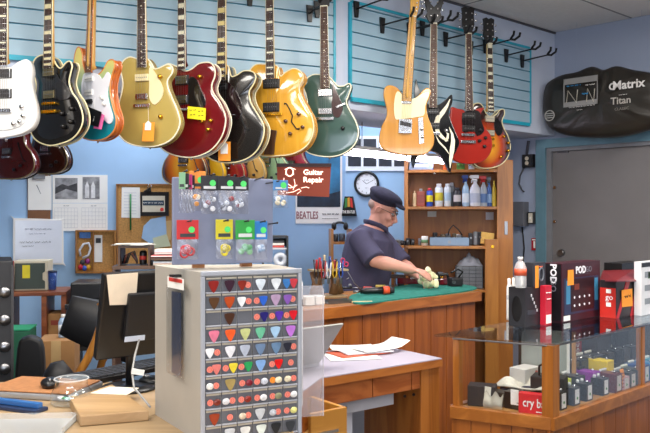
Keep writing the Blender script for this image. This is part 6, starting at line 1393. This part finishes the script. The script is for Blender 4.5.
# gig bags, cardboard box, bottle, green cloth
gb = P(29, 216, 3.7); t = thing('gig_bag', 'black padded gig bag standing upright beside the cardboard box', 'bag', (gb.x, gb.y, 0), R(15))
zt4 = ZH(337, 3.7); MB().prism(smooth_loop([(-.075, 0), (.085, 0), (.1, .3), (.08, .55), (.07, zt4-.06), (.03, zt4), (-.02, zt4), (-.05, zt4-.05), (-.07, .55), (-.095, .3)], 3), -.05, .05, b=.015).build('bag_body', SATIN, t)
MB().prism([(-.055, .2), (.055, .2), (.045, .6), (-.045, .6)], -.07, -.052, b=.006, smooth=False).build('front_pocket', mat('#202024', .7), t); MB().tube([(.02, -.075, .22), (.03, -.075, .58)], .003, 6).build('zip', STEEL, t)
gb = P(48, 216, 3.42); t = thing('gig_bag', 'rolled black gig bag lying in front of the cardboard box', 'bag', (gb.x, gb.y, 0), R(0)); zt5 = ZH(362, 3.42)
MB().tube([(-.02, 0, .02), (0, 0, .3), (.02, .01, .6), (.05, .0, zt5-.05), (.04, 0, zt5)], [.07, .085, .075, .065, .03], 18).build('bag_body', SATIN, t); MB().tube([(-.08,-.01,.3),(-.1,-.05,.42),(-.06,-.06,.55)], .01, 8).build('strap', BLACK, t)
gb = P(55, 216, 4.0); zt6 = ZH(341, 4.0); t = thing('cardboard_box', 'tall brown cardboard box below the plastic bottle', 'box', (gb.x, gb.y, 0), R(12)); MB().b2(-.09, .1, 0, .25, 0, zt6, .003).build('box_body', CARD, t); MB().b2(-.02, .03, -.0015, 0, 0, zt6).build('packing_tape', mat('#c0a070', .4), t)
t = thing('plastic_bottle', 'white and blue plastic bottle standing on the brown cardboard box', 'bottle', (P(60.5, 216, 4.08).x, 4.12, zt6+.001), 0); s_ = 4.1/F
MB().lathe([(4.3*s_,0),(4.6*s_,.006),(4.6*s_,15*s_),(3*s_,19*s_),(1.9*s_,20*s_)], n=24).build('bottle_body', mat('#9fb9d8', .3), t); MB().lathe([(2.1*s_,20*s_),(2.1*s_,23*s_),(.0001,23.2*s_)], n=18).build('cap', WHITE, t); MB().lathe([(4.65*s_,5*s_),(4.65*s_,13*s_)], n=24).build('label_band', mat('#e4e8f0', .4), t)
t = thing('spray_can', 'small white can right of the plastic bottle', 'can', (P(67, 216, 4.08).x, 4.12, zt6+.001), 0); MB().lathe([(.011,0),(.012,.003),(.012,.045),(.006,.052),(.005,.06)], n=16).build('can_body', WHITE, t); MB().lathe([(.0122,.012),(.0122,.03)], n=16).build('label_band', mat('#5a7fc0', .4), t)
gb = P(22, 216, 4.25); t = thing('green_crate', 'green fabric-covered bin behind the gig bags', 'bin', (gb.x, gb.y, 0), R(10)); MB().b2(-.09, .04, 0, .2, 0, ZH(331, 4.25), .01).build('bin_body', mat('#1a5c44', .7, var=.15), t); MB().b2(-.092, .042, -.002, .202, ZH(331, 4.25)+.001, ZH(331, 4.25)+.01, .003).build('rim', mat('#27936a', .7), t)
# black storage rack with spool, between the peg rack and the poster
f = FR(278, 268, 3.35, 5); zq = LC
t = thing('media_rack', 'black slotted rack standing right of the peg rack', 'rack', (f.o.x, f.o.y, 0), R(5)); zz = f.o.z
def mr(x0, y0, x1, y1, a, b_, name, m): v0, v1 = f(x0, y0), f(x1, y1); return MB().b2(v0.x, v1.x, a, b_, v1.y+zz, v0.y+zz, .001).build(name, m, t)
mr(262, 236, 264, 268+90, 0, .14, 'side_board', BLACK); mr(286.5, 236, 288.5, 268+90, 0, .14, 'side_board', BLACK); mr(264, 236, 286.5, 238, 0, .14, 'shelf_board', BLACK); mr(264, 248, 286.5, 249.5, 0, .14, 'shelf_board', mat('#b9bcc4', .4)); mr(264, 268, 286.5, 270, 0, .14, 'shelf_board', BLACK); mr(262, 356, 288.5, 358, -.03, .17, 'foot_plate', BLACK); mr(264, 239, 286.5, 247, .12, .13, 'back_panel', SATIN)
v = f(262, 358); t.location.z = 0
v = f(275, 358); MB().b2(f(266,300).x, f(284,300).x, .02, .12, 0, v.y+zz).build('lower_plinth', BLACK, t)
for k, (h, lb) in enumerate((('#b8433c', 'red-spined disc case in the black rack'), ('#d9d6d0', 'white-spined disc case in the black rack'), ('#2a2a30', 'black-spined disc case in the black rack'))):
    v = f(275, 247.6-2.4*k); q = Matrix.Rotation(R(5), 3, 'Z') @ Vector((v.x, .02, 0)); t1 = thing('disc_case', lb, 'disc case', (f.o.x+q.x, f.o.y+q.y, f.o.z+v.y), R(5)); MB().b2(-.042, .042, -.01, .09, 0, .009, .001).build('case_body', mat(h, .4), t1)
v = f(285, 267.5); q = Matrix.Rotation(R(5), 3, 'Z') @ Vector((v.x-.02, .02, 0)); t = thing('wire_spool', 'pale grey spool of wire on the lower shelf of the black rack', 'spool', (f.o.x+q.x, f.o.y+q.y, f.o.z+v.y+.002), R(5))
o_ = MB().lathe([(.01,-.012),(.032,-.012),(.032,-.009),(.022,-.009),(.022,.009),(.032,.009),(.032,.012),(.01,.012),(.01,-.012)], n=28).build('spool_body', mat('#b9bfca', .4), t, loc=(0,0,.0325)); o_.rotation_euler = (R(90), 0, 0)

# ---------------------------------------------------------------- tools on the workbench
def bt(name, lb, cat, px, py, rz=0, dz=.001, grp=None): p = PZ(px, py, BT+dz); return thing(name, lb, cat, p, R(rz), grp)
t = bt('tool_rack', 'wooden tool stand crowded with pliers and screwdrivers at the left end of the bench', 'tool rack', 328, 297, 20); Yr = PZ(328, 297, BT).y; s_ = Yr/F
MB().box((0, 0, .006), (34*s_, .12, .012), None, .002).build('base', wood('#9a8464', '#877150', (3, 8, 8)), t)
MB().box((0, 0, 27*s_), (38*s_, .10, .012), None, .002).build('top_board', wood('#b3a07e', '#a08c68', (3, 8, 8)), t)
for sx in (-.075, .055):
    MB().tube([(sx-.02, 0, .012), (sx+.02, 0, 26*s_)], (.008, .03), 8).build('slanted_leg', wood('#7a5a3c', '#64482c', (8, 8, 1)), t); MB().tube([(sx+.03, .02, .012), (sx-.01, .02, 26*s_)], (.008, .03), 8).build('slanted_leg', wood('#7a5a3c', '#64482c', (8, 8, 1)), t)
org = t.location.copy(); Mz = Matrix.Rotation(R(20), 3, 'Z')
def on_rack(x, y, z=None): return org + Mz @ Vector((x, y, 27*s_+.0065 if z is None else z))
for k, (x, y, h, c1, lb) in enumerate(((-.085, -.03, .06, '#b8242a', 'red-handled screwdriver, leftmost on the tool stand'), (-.062, -.02, .07, '#c8303a', 'red-handled screwdriver, second on the tool stand'), (-.04, -.035, .055, '#3a3f50', 'dark-handled screwdriver near the middle of the tool stand'),
        (-.02, .01, .085, '#c9b38a', 'wooden-handled file standing tallest on the tool stand'), (.005, -.03, .06, '#22366e', 'navy-handled screwdriver on the tool stand'), (.02, .02, .075, '#2a4a9a', 'blue-handled nut driver on the tool stand'),
        (.035, -.02, .055, '#8a1f24', 'dark red-handled screwdriver on the tool stand'), (.055, .0, .06, '#26282e', 'black-handled screwdriver on the tool stand'))):
    t1 = thing('screwdriver', lb, 'tool', on_rack(x, y), R(k*20)); MB().lathe([(.004,0),(.008,.006),(.0085,h*.6),(.006,h*.8),(.009,h),(.0001,h+.003)], n=14).build('handle', mat(c1, .35), t1); MB().lathe([(.0045,0),(.0045,.004)], n=10).build('ferrule', STEEL, t1)
for k, (x, h, c1, lb) in enumerate(((-.1, .03, '#2c2c30', 'black pliers hanging over the left end of the tool stand'), (-.055, .02, '#9a2c2a', 'red-gripped pliers hanging on the front of the tool stand'), (-.02, .01, '#d8d8dc', 'steel cutters hanging on the front of the tool stand'), (.02, .015, '#c7a22e', 'yellow-gripped pliers on the front of the tool stand'), (.06, .02, '#2a50a8', 'blue-gripped cutters at the right of the tool stand'))):
    t1 = thing('pliers', lb, 'tool', on_rack(x, -.056, 27*s_-.05), R(20))
    for s in (-1, 1): MB().tube([(s*.004, -.008, .0), (s*.013, -.008, .03), (s*.010, -.01, .06), (s*.016, -.012, .09+h)], .0045, 8).build('handle', mat(c1, .4), t1)
    MB().prism([(-.006, -.03), (.006, -.03), (.01, 0), (0, .012), (-.01, 0)], -.013, -.004, b=.001).build('jaws', STEEL, t1)
t1 = thing('scissors', 'scissors with two pink loop handles standing at the right of the tool stand', 'scissors', on_rack(.088, .0, 27*s_-.03), R(20))
for s in (-1, 1):
    c_ = Vector((.012+s*.012+.01, -.0, .075+.012*(-s))); MB().tube([c_+Vector((.013*math.cos(k), 0, .013*math.sin(k))) for k in [i*math.pi/8 for i in range(16)]], .004, 8, closed=True).build('loop_handle', mat('#c2305a', .35), t1); MB().tube([c_+Vector((-.01, 0, -.01)), (-.01, 0, .02), (-.02, 0, -.02)], (.003, .002), 6).build('blade', CHROME, t1)
t1 = bt('wire_caliper', 'steel caliper leaning on the right side of the tool stand', 'tool', 356, 291, 20); MB().tube([(-.06, 0, .13), (-.01, 0, .05), (.04, -.01, .004)], (.006, .003), 8).build('beam', STEEL, t1); MB().tube([(-.05, 0, .09), (-.07, 0, .08)], .004, 6).build('jaw', STEEL, t1)
for k, (px, lb) in enumerate(((308, 'small white parts box at the bench end, left one'), (318, 'small white parts box at the bench end, right one'))):
    t1 = bt('parts_box', lb, 'box', px, 305-k*.8, 22); MB().box((0, 0, .022), (.055, .07, .042), None, .004).build('box_body', mat('#dcdbd6', .5), t1); MB().box((0, 0, .047), (.058, .073, .007), None, .003).build('lid', WHITE, t1)
t1 = bt('metal_tray', 'shallow grey metal tray in front of the tool stand', 'tray', 338, 303, 30); m = MB(); m.b2(-.08, .08, -.03, .03, 0, .003); m.b2(-.08, .08, -.03, -.027, .003, .022); m.b2(-.08, .08, .027, .03, .003, .022); m.build('tray_body', STEEL, t1)
t1 = bt('blade_stick', 'pale wooden stick lying on the bench rim left of the green mat', 'tool', 362, 303, 8); MB().box((0, 0, .006), (.12, .014, .01), None, .003).build('stick', mat('#d8bd8c', .6), t1)
# drill driver
t1 = bt('power_screwdriver', 'black power screwdriver with an orange ring lying on the green mat', 'tool', 376, 294.5, 8, .011); 
MB().tube([(-.1, 0, .02), (-.06, 0, .024), (0, 0, .024), (.05, 0, .026)], [.014, .021, .02, .024], 16).build('motor_housing', BLACK, t1); MB().cyl((.045, 0, .026), (.085, 0, .026), .026, .024, 20).build('orange_ring', mat('#e2502a', .4), t1); MB().cyl((.086, 0, .026), (.115, 0, .026), .024, .02, 20).build('chuck', SATIN, t1); MB().cyl((-.1, 0, .02), (-.145, 0, .02), .006).build('bit_holder', STEEL, t1)
for k, (px, py, L_, a_, c1, lb) in enumerate(((352, 289, .16, 12, '#2a2c34', 'dark long-handled tool lying left of the man'), (362, 286, .2, 20, '#8d9096', 'steel straight edge beside the man'), (372, 289, .12, 5, '#c23a34', 'small red-handled tool near the power screwdriver'), (385, 287, .14, 24, '#d8c46a', 'yellow-handled tool between the man and the guitar'))):
    t1 = bt('hand_tool', lb, 'tool', px, py, a_, .011); MB().cyl((-L_/2, 0, .009), (0, 0, .009), .009, .007, 12).build('handle', mat(c1, .4), t1); MB().cyl((0, 0, .009), (L_/2, 0, .006), .003).build('shaft', STEEL, t1)
# guitar being repaired: lies on a stand block on the bench
p0 = PZ(425, 284.5, BT); g = thing('repair_guitar', 'maroon guitar lying on its back on the bench under the man\'s hands', 'guitar', (p0.x, p0.y+.0, BT+.012), R(172))
bo = smooth_loop([(.0,.14),(-.1,.15),(-.18,.09),(-.19,0),(-.18,-.09),(-.1,-.15),(0,-.14),(.06,-.10),(.13,-.13),(.2,-.09),(.16,-.03),(.17,.03),(.2,.09),(.13,.12),(.06,.10)], 3)
m = MB(); m.foot([(v.x, v.y) for v in bo], 0, .042); m.build('body', gloss('#6a1c26', .2, .2), g, bev=.004)
MB().box((.36, 0, .042), (.44, .05, .02), None, .006).build('neck', wood('#4a2c1e', '#2e1a12', (2, 20, 20), .4), g); MB().box((.36, 0, .0545), (.44, .046, .004)).build('fretboard', ROSEW, g); MB().prism([(.58, .028), (.75, .02), (.75, .038), (.58, .048)], -.035, .035, b=.003, smooth=False).build('headstock', BLACK, g)
for x_ in (.0, .09): MB().box((x_, 0, .047), (.03, .085, .01), None, .003).build('pickup', CHROME, g)
MB().box((-.07, 0, .048), (.015, .09, .012), None, .003).build('bridge', CHROME, g)
m = MB()
for k in range(6): m.tube([(-.07, -.022+.009*k, .056), (.58, -.018+.007*k, .06)], .0007, 4)
m.build('strings', STEEL, g)
for x_, y_ in ((-.12, .08), (-.08, .1)): MB().cyl((x_, y_, .042), (x_, y_, .058), .011).build('knob', GOLD, g)
# yellow-white cloth
p0 = PZ(427, 289, BT); t1 = thing('polishing_cloth', 'crumpled cream and yellow-green cloth below the man\'s hands', 'cloth', (p0.x, p0.y-.02, BT+.011), 0)
m = MB(); rr_ = random.Random(11)
for k in range(16):
    a_ = rr_.uniform(0, 6.28); h_ = rr_.uniform(.0, .1); rad = .06*(1-h_/.14)
    m.ell((.012+rad*math.cos(a_)*1.25, rad*math.sin(a_)*.7, .02+h_), (rr_.uniform(.016,.034), rr_.uniform(.012,.022), rr_.uniform(.012,.026)), 12, 8, (rr_.uniform(-1,1), rr_.uniform(-1,1), a_))
m.ell((.01, 0, .03), (.05, .035, .03), 14, 10); m.ell((.02, .0, .07), (.022, .02, .045), 14, 10, (0, .5, 0))
remesh(m, 'cloth', mat('#e6e0b4', .9, var=.22, scale=28), t1, .004, 2)
t1 = bt('solder_gun', 'dark cluster of soldering gear at the right end of the mat', 'tool', 455, 286, 20, .011); MB().box((0, 0, .03), (.09, .07, .06), None, .012).build('housing', SATIN, t1); MB().tube([(.03, 0, .06), (.05, -.02, .1), (.0, -.04, .12), (-.06, -.05, .1)], .006, 8).build('hose', BLACK, t1); MB().cyl((-.03, -.036, .03), (-.03, -.042, .03), .012).build('dial', STEEL, t1)
t1 = bt('clamp', 'black clamp beside the soldering gear on the bench', 'clamp', 443, 285, -10, .011); MB().tube([(-.03, 0, .01), (-.03, 0, .07), (.03, 0, .08), (.04, 0, .04)], (.012, .008), 8).build('clamp_body', BLACK, t1); MB().cyl((.04, 0, .04), (.04, 0, .0), .006).build('screw', STEEL, t1)

# ---------------------------------------------------------------- inside the display case
def KC(a, b_, z=0): v = K(a, b_, 0); return Vector((K0.x+v.x, K0.y+v.y, zb+.001+z))
def pedal(lb, a, b_, c1, c2='#d8d8d8', w=.06, d=.1, h=.045, z=0, nk=3, lab='#f0f0ee', grp=None, turn=0):
    t1 = thing('effects_pedal', lb, 'effects pedal', KC(a, b_, z), aR-R(90)*0+R(turn), grp)
    MB().b2(-w/2, w/2, -d/2, d/2, 0, h, .004).build('enclosure', mat(c1, .3, var=.05), t1)
    for k in range(nk): x_ = -w*.32+w*.64*(k/(max(1, nk-1))); MB().lathe([(.007,0),(.0065,.012),(.0001,.0125)], n=12).build('knob', mat(c2, .3), t1, loc=(x_, d*.28, h))
    MB().lathe([(.006,0),(.006,.01),(.0001,.0105)], n=12).build('foot_switch', CHROME, t1, loc=(0, -d*.28, h))
    if lab: MB().b2(-w*.28, w*.28, -d/2-.0012, -d/2, h*.1, h*.9).build('label', mat(lab, .6), t1); MB().cyl((0, -d/2-.002, h*.4), (0, -d/2-.0013, h*.4), .006, n=12).build('green_mark', mat('#2f8a3c', .5), t1)
    return t1
row1 = [(.19,'#1d1f22'),(.30,'#1c1d21'),(.41,'#202226'),(.56,'#1b1c20')]
for k, (b_, c1) in enumerate(row1): pedal('black pedal box with white label, front row, %s' % ['nearest the corner post', 'second from the corner post', 'third from the corner post', 'fourth from the corner post'][k], .085, b_, c1, h=.075, w=.058, d=.06, nk=2, turn=0)
for lb, a, b_, c1, c2, h, z in (('yellow-green pedal behind the front row near the corner post', .16, .34, '#c8cf3a', '#222', .05, .05), ('black pedal between the yellow-green and purple ones', .16, .46, '#26272b', '#ddd', .05, .045), ('purple pedal in the display case', .16, .60, '#8a2f9a', '#222', .05, .045),
        ('dark red pedal right of the purple one', .09, .655, '#5a1620', '#ccc', .085, 0), ('bright yellow pedal in the second row', .18, .78, '#e8c81c', '#222', .05, .07), 
        ('white and pink pedal behind the orange tag', .09, .73, '#c9a0a4', '#eee', .06, 0), ('dark pedal just beyond the orange tag', .09, .80, '#1f2326', '#cfcfcf', .07, 0), ('green-marked dark pedal in the front row', .09, .87, '#26302c', '#d8d8c8', .075, 0)):
    if z: box_thing('small_carton', 'small dark carton under the ' + lb.split(' pedal')[0] + ' pedal in the case', 'box', (.07, .1, z-.002), KC(a, b_), aR, mat('#2b2c31', .5, var=.2), .002)
    pedal(lb, a, b_, c1, {'#222': '#222224', '#ddd': '#dddddd', '#ccc': '#cccccc', '#eee': '#eeeeee'}.get(c2, c2), h=h, z=z, lab=None if z else '#d8d0c8', w=.066)
for k, c1 in enumerate(('#1f4f8f', '#2a7fb8', '#2396b0', '#1c6f9c')):
    pedal('bright blue-topped pedal far along the case, %s' % ['nearest of the four', 'second of the four', 'third of the four', 'furthest of the four'][k], .09, .945+.085*k, c1, '#e4e4dc', h=.085, w=.06, lab='#e8e8e4')
for k in range(9):
    b_ = .56+.088*k; pedal('small dark pedal in the back row of the case, its silver knobs showing', .275, b_, ['#2c2e33', '#3a3230', '#23282c', '#42403c'][k % 4], '#d4d0c0', h=.06, w=.07, z=.062, lab=None, grp='dark pedals in the back row of the case')
    box_thing('small_carton', 'dark carton carrying a back-row pedal in the case', 'box', (.08, .1, .06), KC(.275, b_), aR, mat('#30302f', .5, var=.3), .002, 'dark cartons under the back-row pedals')
t1 = thing('orange_tag', 'long orange price tag curling over the front of the case pedals', 'tag', KC(.045, .68), aR); m = MB(); m.grid(lambda u, v: Vector(((u-.5)*.035+.004*math.sin(v*4), -.006*math.sin(v*3), v*.1)), 4, 10); m.build('tag_strip', ORANGE, t1, solid=.001)
for k in range(5): MB().b2(-.01, .01, -.008, -.0075, .015+.016*k, .02+.016*k).build('pen_mark', mat('#a04a1c', .6), t1)
t1 = thing('carton', 'white carton with a red letter R at the near end of the case', 'box', KC(.31, .36), aR); MB().b2(-.06, .06, -.04, .04, 0, .13, .002).build('box_body', mat('#c9c6c2', .5), t1); text('lettering', 'R', mat('#b23a34', .5), t1, (.03, -.0415, .1), size=.04, bold=.001)
t1 = thing('red_banner', 'red vertical card with a white script inside the case', 'sign', KC(.345, .9, .0), aR+R(0)); MB().b2(-.045, .045, 0, .004, .0, .26, .001).build('card', mat('#a3222c', .4), t1); text('lettering', 'vocal', PAPER, t1, (0, -.002, .15), (R(90), -R(90), 0), size=.055)
for k, (b_, z_, c1) in enumerate(((.5, .2, '#26262a'), (.86, .24, '#312b29'), (1.06, .2, '#202225'))):
    box_thing('carton', ['dark carton standing beyond the red card in the case', 'tallest brown-black carton against the back of the case', 'dark carton at the far end of the case'][k], 'box', (.15, .1, z_), KC(.335, b_+.2), aR, mat(c1, .4, var=.3), .003)
# left window of the case
aW = math.atan2(-vL.y, -vL.x)
def cth(name, lb, cat, a, b_, z=0, rz=0): return thing(name, lb, cat, KC(a, b_, z), aW+R(rz))
t1 = cth('crybaby_box', 'red box lettered cry baby behind the left pane of the case', 'box', .108, .058); MB().b2(-.06, .06, -.02, .02, 0, .082, .001).build('box_body', mat('#d2232c', .4), t1); text('lettering', 'cry baby', PAPER, t1, (.018, -.0215, .045), size=.05, bold=.0006, sx=.72); MB().b2(.01, .055, -.0215, -.0205, .01, .014).build('printed_line', PAPER, t1)
t1 = cth('black_carton', 'black carton with a white label at the left end of the case', 'box', LL-.10, .10, rz=8); MB().b2(-.065, .05, -.03, .05, 0, .085, .002).build('box_body', SATIN, t1); MB().prism([(.005, .03), (.03, .028), (.034, .085), (.008, .088)], -.033, -.031, smooth=False).build('label', mat('#d8d4c4', .6), t1)
t1 = cth('open_carton', 'black box with white flaps right of the black carton', 'box', LL-.215, .12, rz=-10); MB().b2(-.03, .03, -.03, .04, 0, .07, .002).build('box_body', BLACK, t1); MB().b2(.0, .034, -.034, -.031, .02, .082).build('white_flap', PAPER, t1)
t1 = cth('clear_bag', 'crumpled clear bag between the cartons in the case', 'bag', LL-.165, .055); m = MB(); m.grid(lambda u, v: Vector(((u-.5)*.08, -.01*math.sin(v*5), v*.06*(1+.2*math.sin(u*13)))), 14, 8); m.build('bag_film', glass('#d9d4c4', .3, .5), t1)
t1 = cth('long_black_case', 'long black case lying behind the red cry baby box', 'case', .26, .13, rz=-16); MB().b2(-.1, .09, -.03, .03, 0, .06, .005).build('case_body', mat('#2e2c28', .5), t1); MB().b2(-.09, .08, -.0315, -.0302, .028, .031).build('lid_seam', BLACK, t1)
t1 = cth('towel', 'folded white and navy cloth on the case floor behind the long black case', 'cloth', .27, .26); m = MB(); m.grid(lambda u, v: Vector(((u-.5)*.2, (v-.5)*.14, .07+.03*math.sin(u*7)*math.sin(v*4)+.0)), 20, 12); m.build('cloth_top', mat('#c9c4b8', .9, var=.2, scale=30), t1, solid=.006); MB().box((0, 0, .032), (.17, .12, .06), None, .015).build('folded_layers', mat('#34364a', .9, var=.2), t1)
t1 = cth('amp_head', 'black amplifier box with a handle near the corner post inside the case', 'amplifier', .14, .25); MB().b2(-.08, .06, -.04, .06, 0, .12, .005).build('housing', SATIN, t1); MB().tube([(-.05, 0, .12), (-.05, 0, .16), (-.02, 0, .175), (.02, 0, .165), (.03, 0, .12)], .005, 8).build('handle_cable', BLACK, t1)
t1 = thing('floor_speaker', 'dark grey carpeted cabinet on the floor in front of the display case', 'speaker', P(690, 216, 2.95).xy.to_3d(), aR); MB().b2(-.28, .2, -.25, -.02, 0, ZH(432, 2.95), .01).build('speaker_body', mat('#3f4043', .95, var=.3, scale=80), t1); MB().b2(-.24, .16, -.256, -.251, .05, .5, .003).build('grille', BLACK, t1)
# ---------------------------------------------------------------- camera, light
cam = bpy.data.cameras.new('camera'); co = bpy.data.objects.new('camera', cam); COL.objects.link(co)
cam.sensor_width = 36; cam.lens = 36*F/650; co.location = (0, 0, HC); co.rotation_euler = (R(90), 0, 0); cam.clip_start = .05
SC.camera = co
w = bpy.data.worlds.new('world'); SC.world = w; w.use_nodes = True
w.node_tree.nodes['Background'].inputs[0].default_value = (.86, .92, 1, 1); w.node_tree.nodes['Background'].inputs[1].default_value = .3
def area(name, loc, rot, sx, sy, e, col=(1, .95, .88)):
    l = bpy.data.lights.new(name, 'AREA'); l.shape = 'RECTANGLE'; l.size = sx; l.size_y = sy; l.energy = e; l.color = col
    o = bpy.data.objects.new(name, l); COL.objects.link(o); o.location = loc; o.rotation_euler = rot; return o
for i, (x, y) in enumerate([(-1.3, .6), (1.3, .6), (-1.6, 2.0), (1.0, 2.9), (2.9, 3.2), (-.3, 2.2)]):
    t = thing('ceiling_light', 'flush white ceiling light panel out of view above the shop floor', 'ceiling light', (x, y, CH-.03), 0, 'ceiling light panels')
    m = MB(); 
    for s in (-1, 1): m.b2(s*.3-.015, s*.3+.015, -.6, .6, 0, .029); m.b2(-.3, .3, s*.6-.015, s*.6+.015, 0, .029)
    m.build('frame', WHITE, t); MB().b2(-.284, .284, -.584, .584, .008, .02).build('diffuser', emis('#fff4e4', 3), t)
    l = area('ceiling_lamp', (x, y, CH-.05), (0, 0, 0), .56, 1.16, 22 if y < 1 else (30 if x < 0 else 52))
area('window_daylight', (0, -2.7, 1.7), (R(90), 0, 0), 4.5, 1.7, 95, (.88, .94, 1))  # added area light behind the camera, brightens the room from the front
area('workshop_lamp', (-.6, 5.4, 2.9), (0, 0, R(25)), 2.2, .3, 44, (.95, .97, 1))  # added light hidden by the beam, brightens the repair area
area('workshop_lamp', (1.0, 5.5, 2.9), (0, 0, R(40)), .3, .3, 18, (.95, .97, 1))  # second added light behind the beam, no fixture around it
vs = SC.view_settings; vs.view_transform = 'Standard'; vs.look = 'None'; vs.gamma = 1; vs.use_curve_mapping = False; vs.exposure = .1
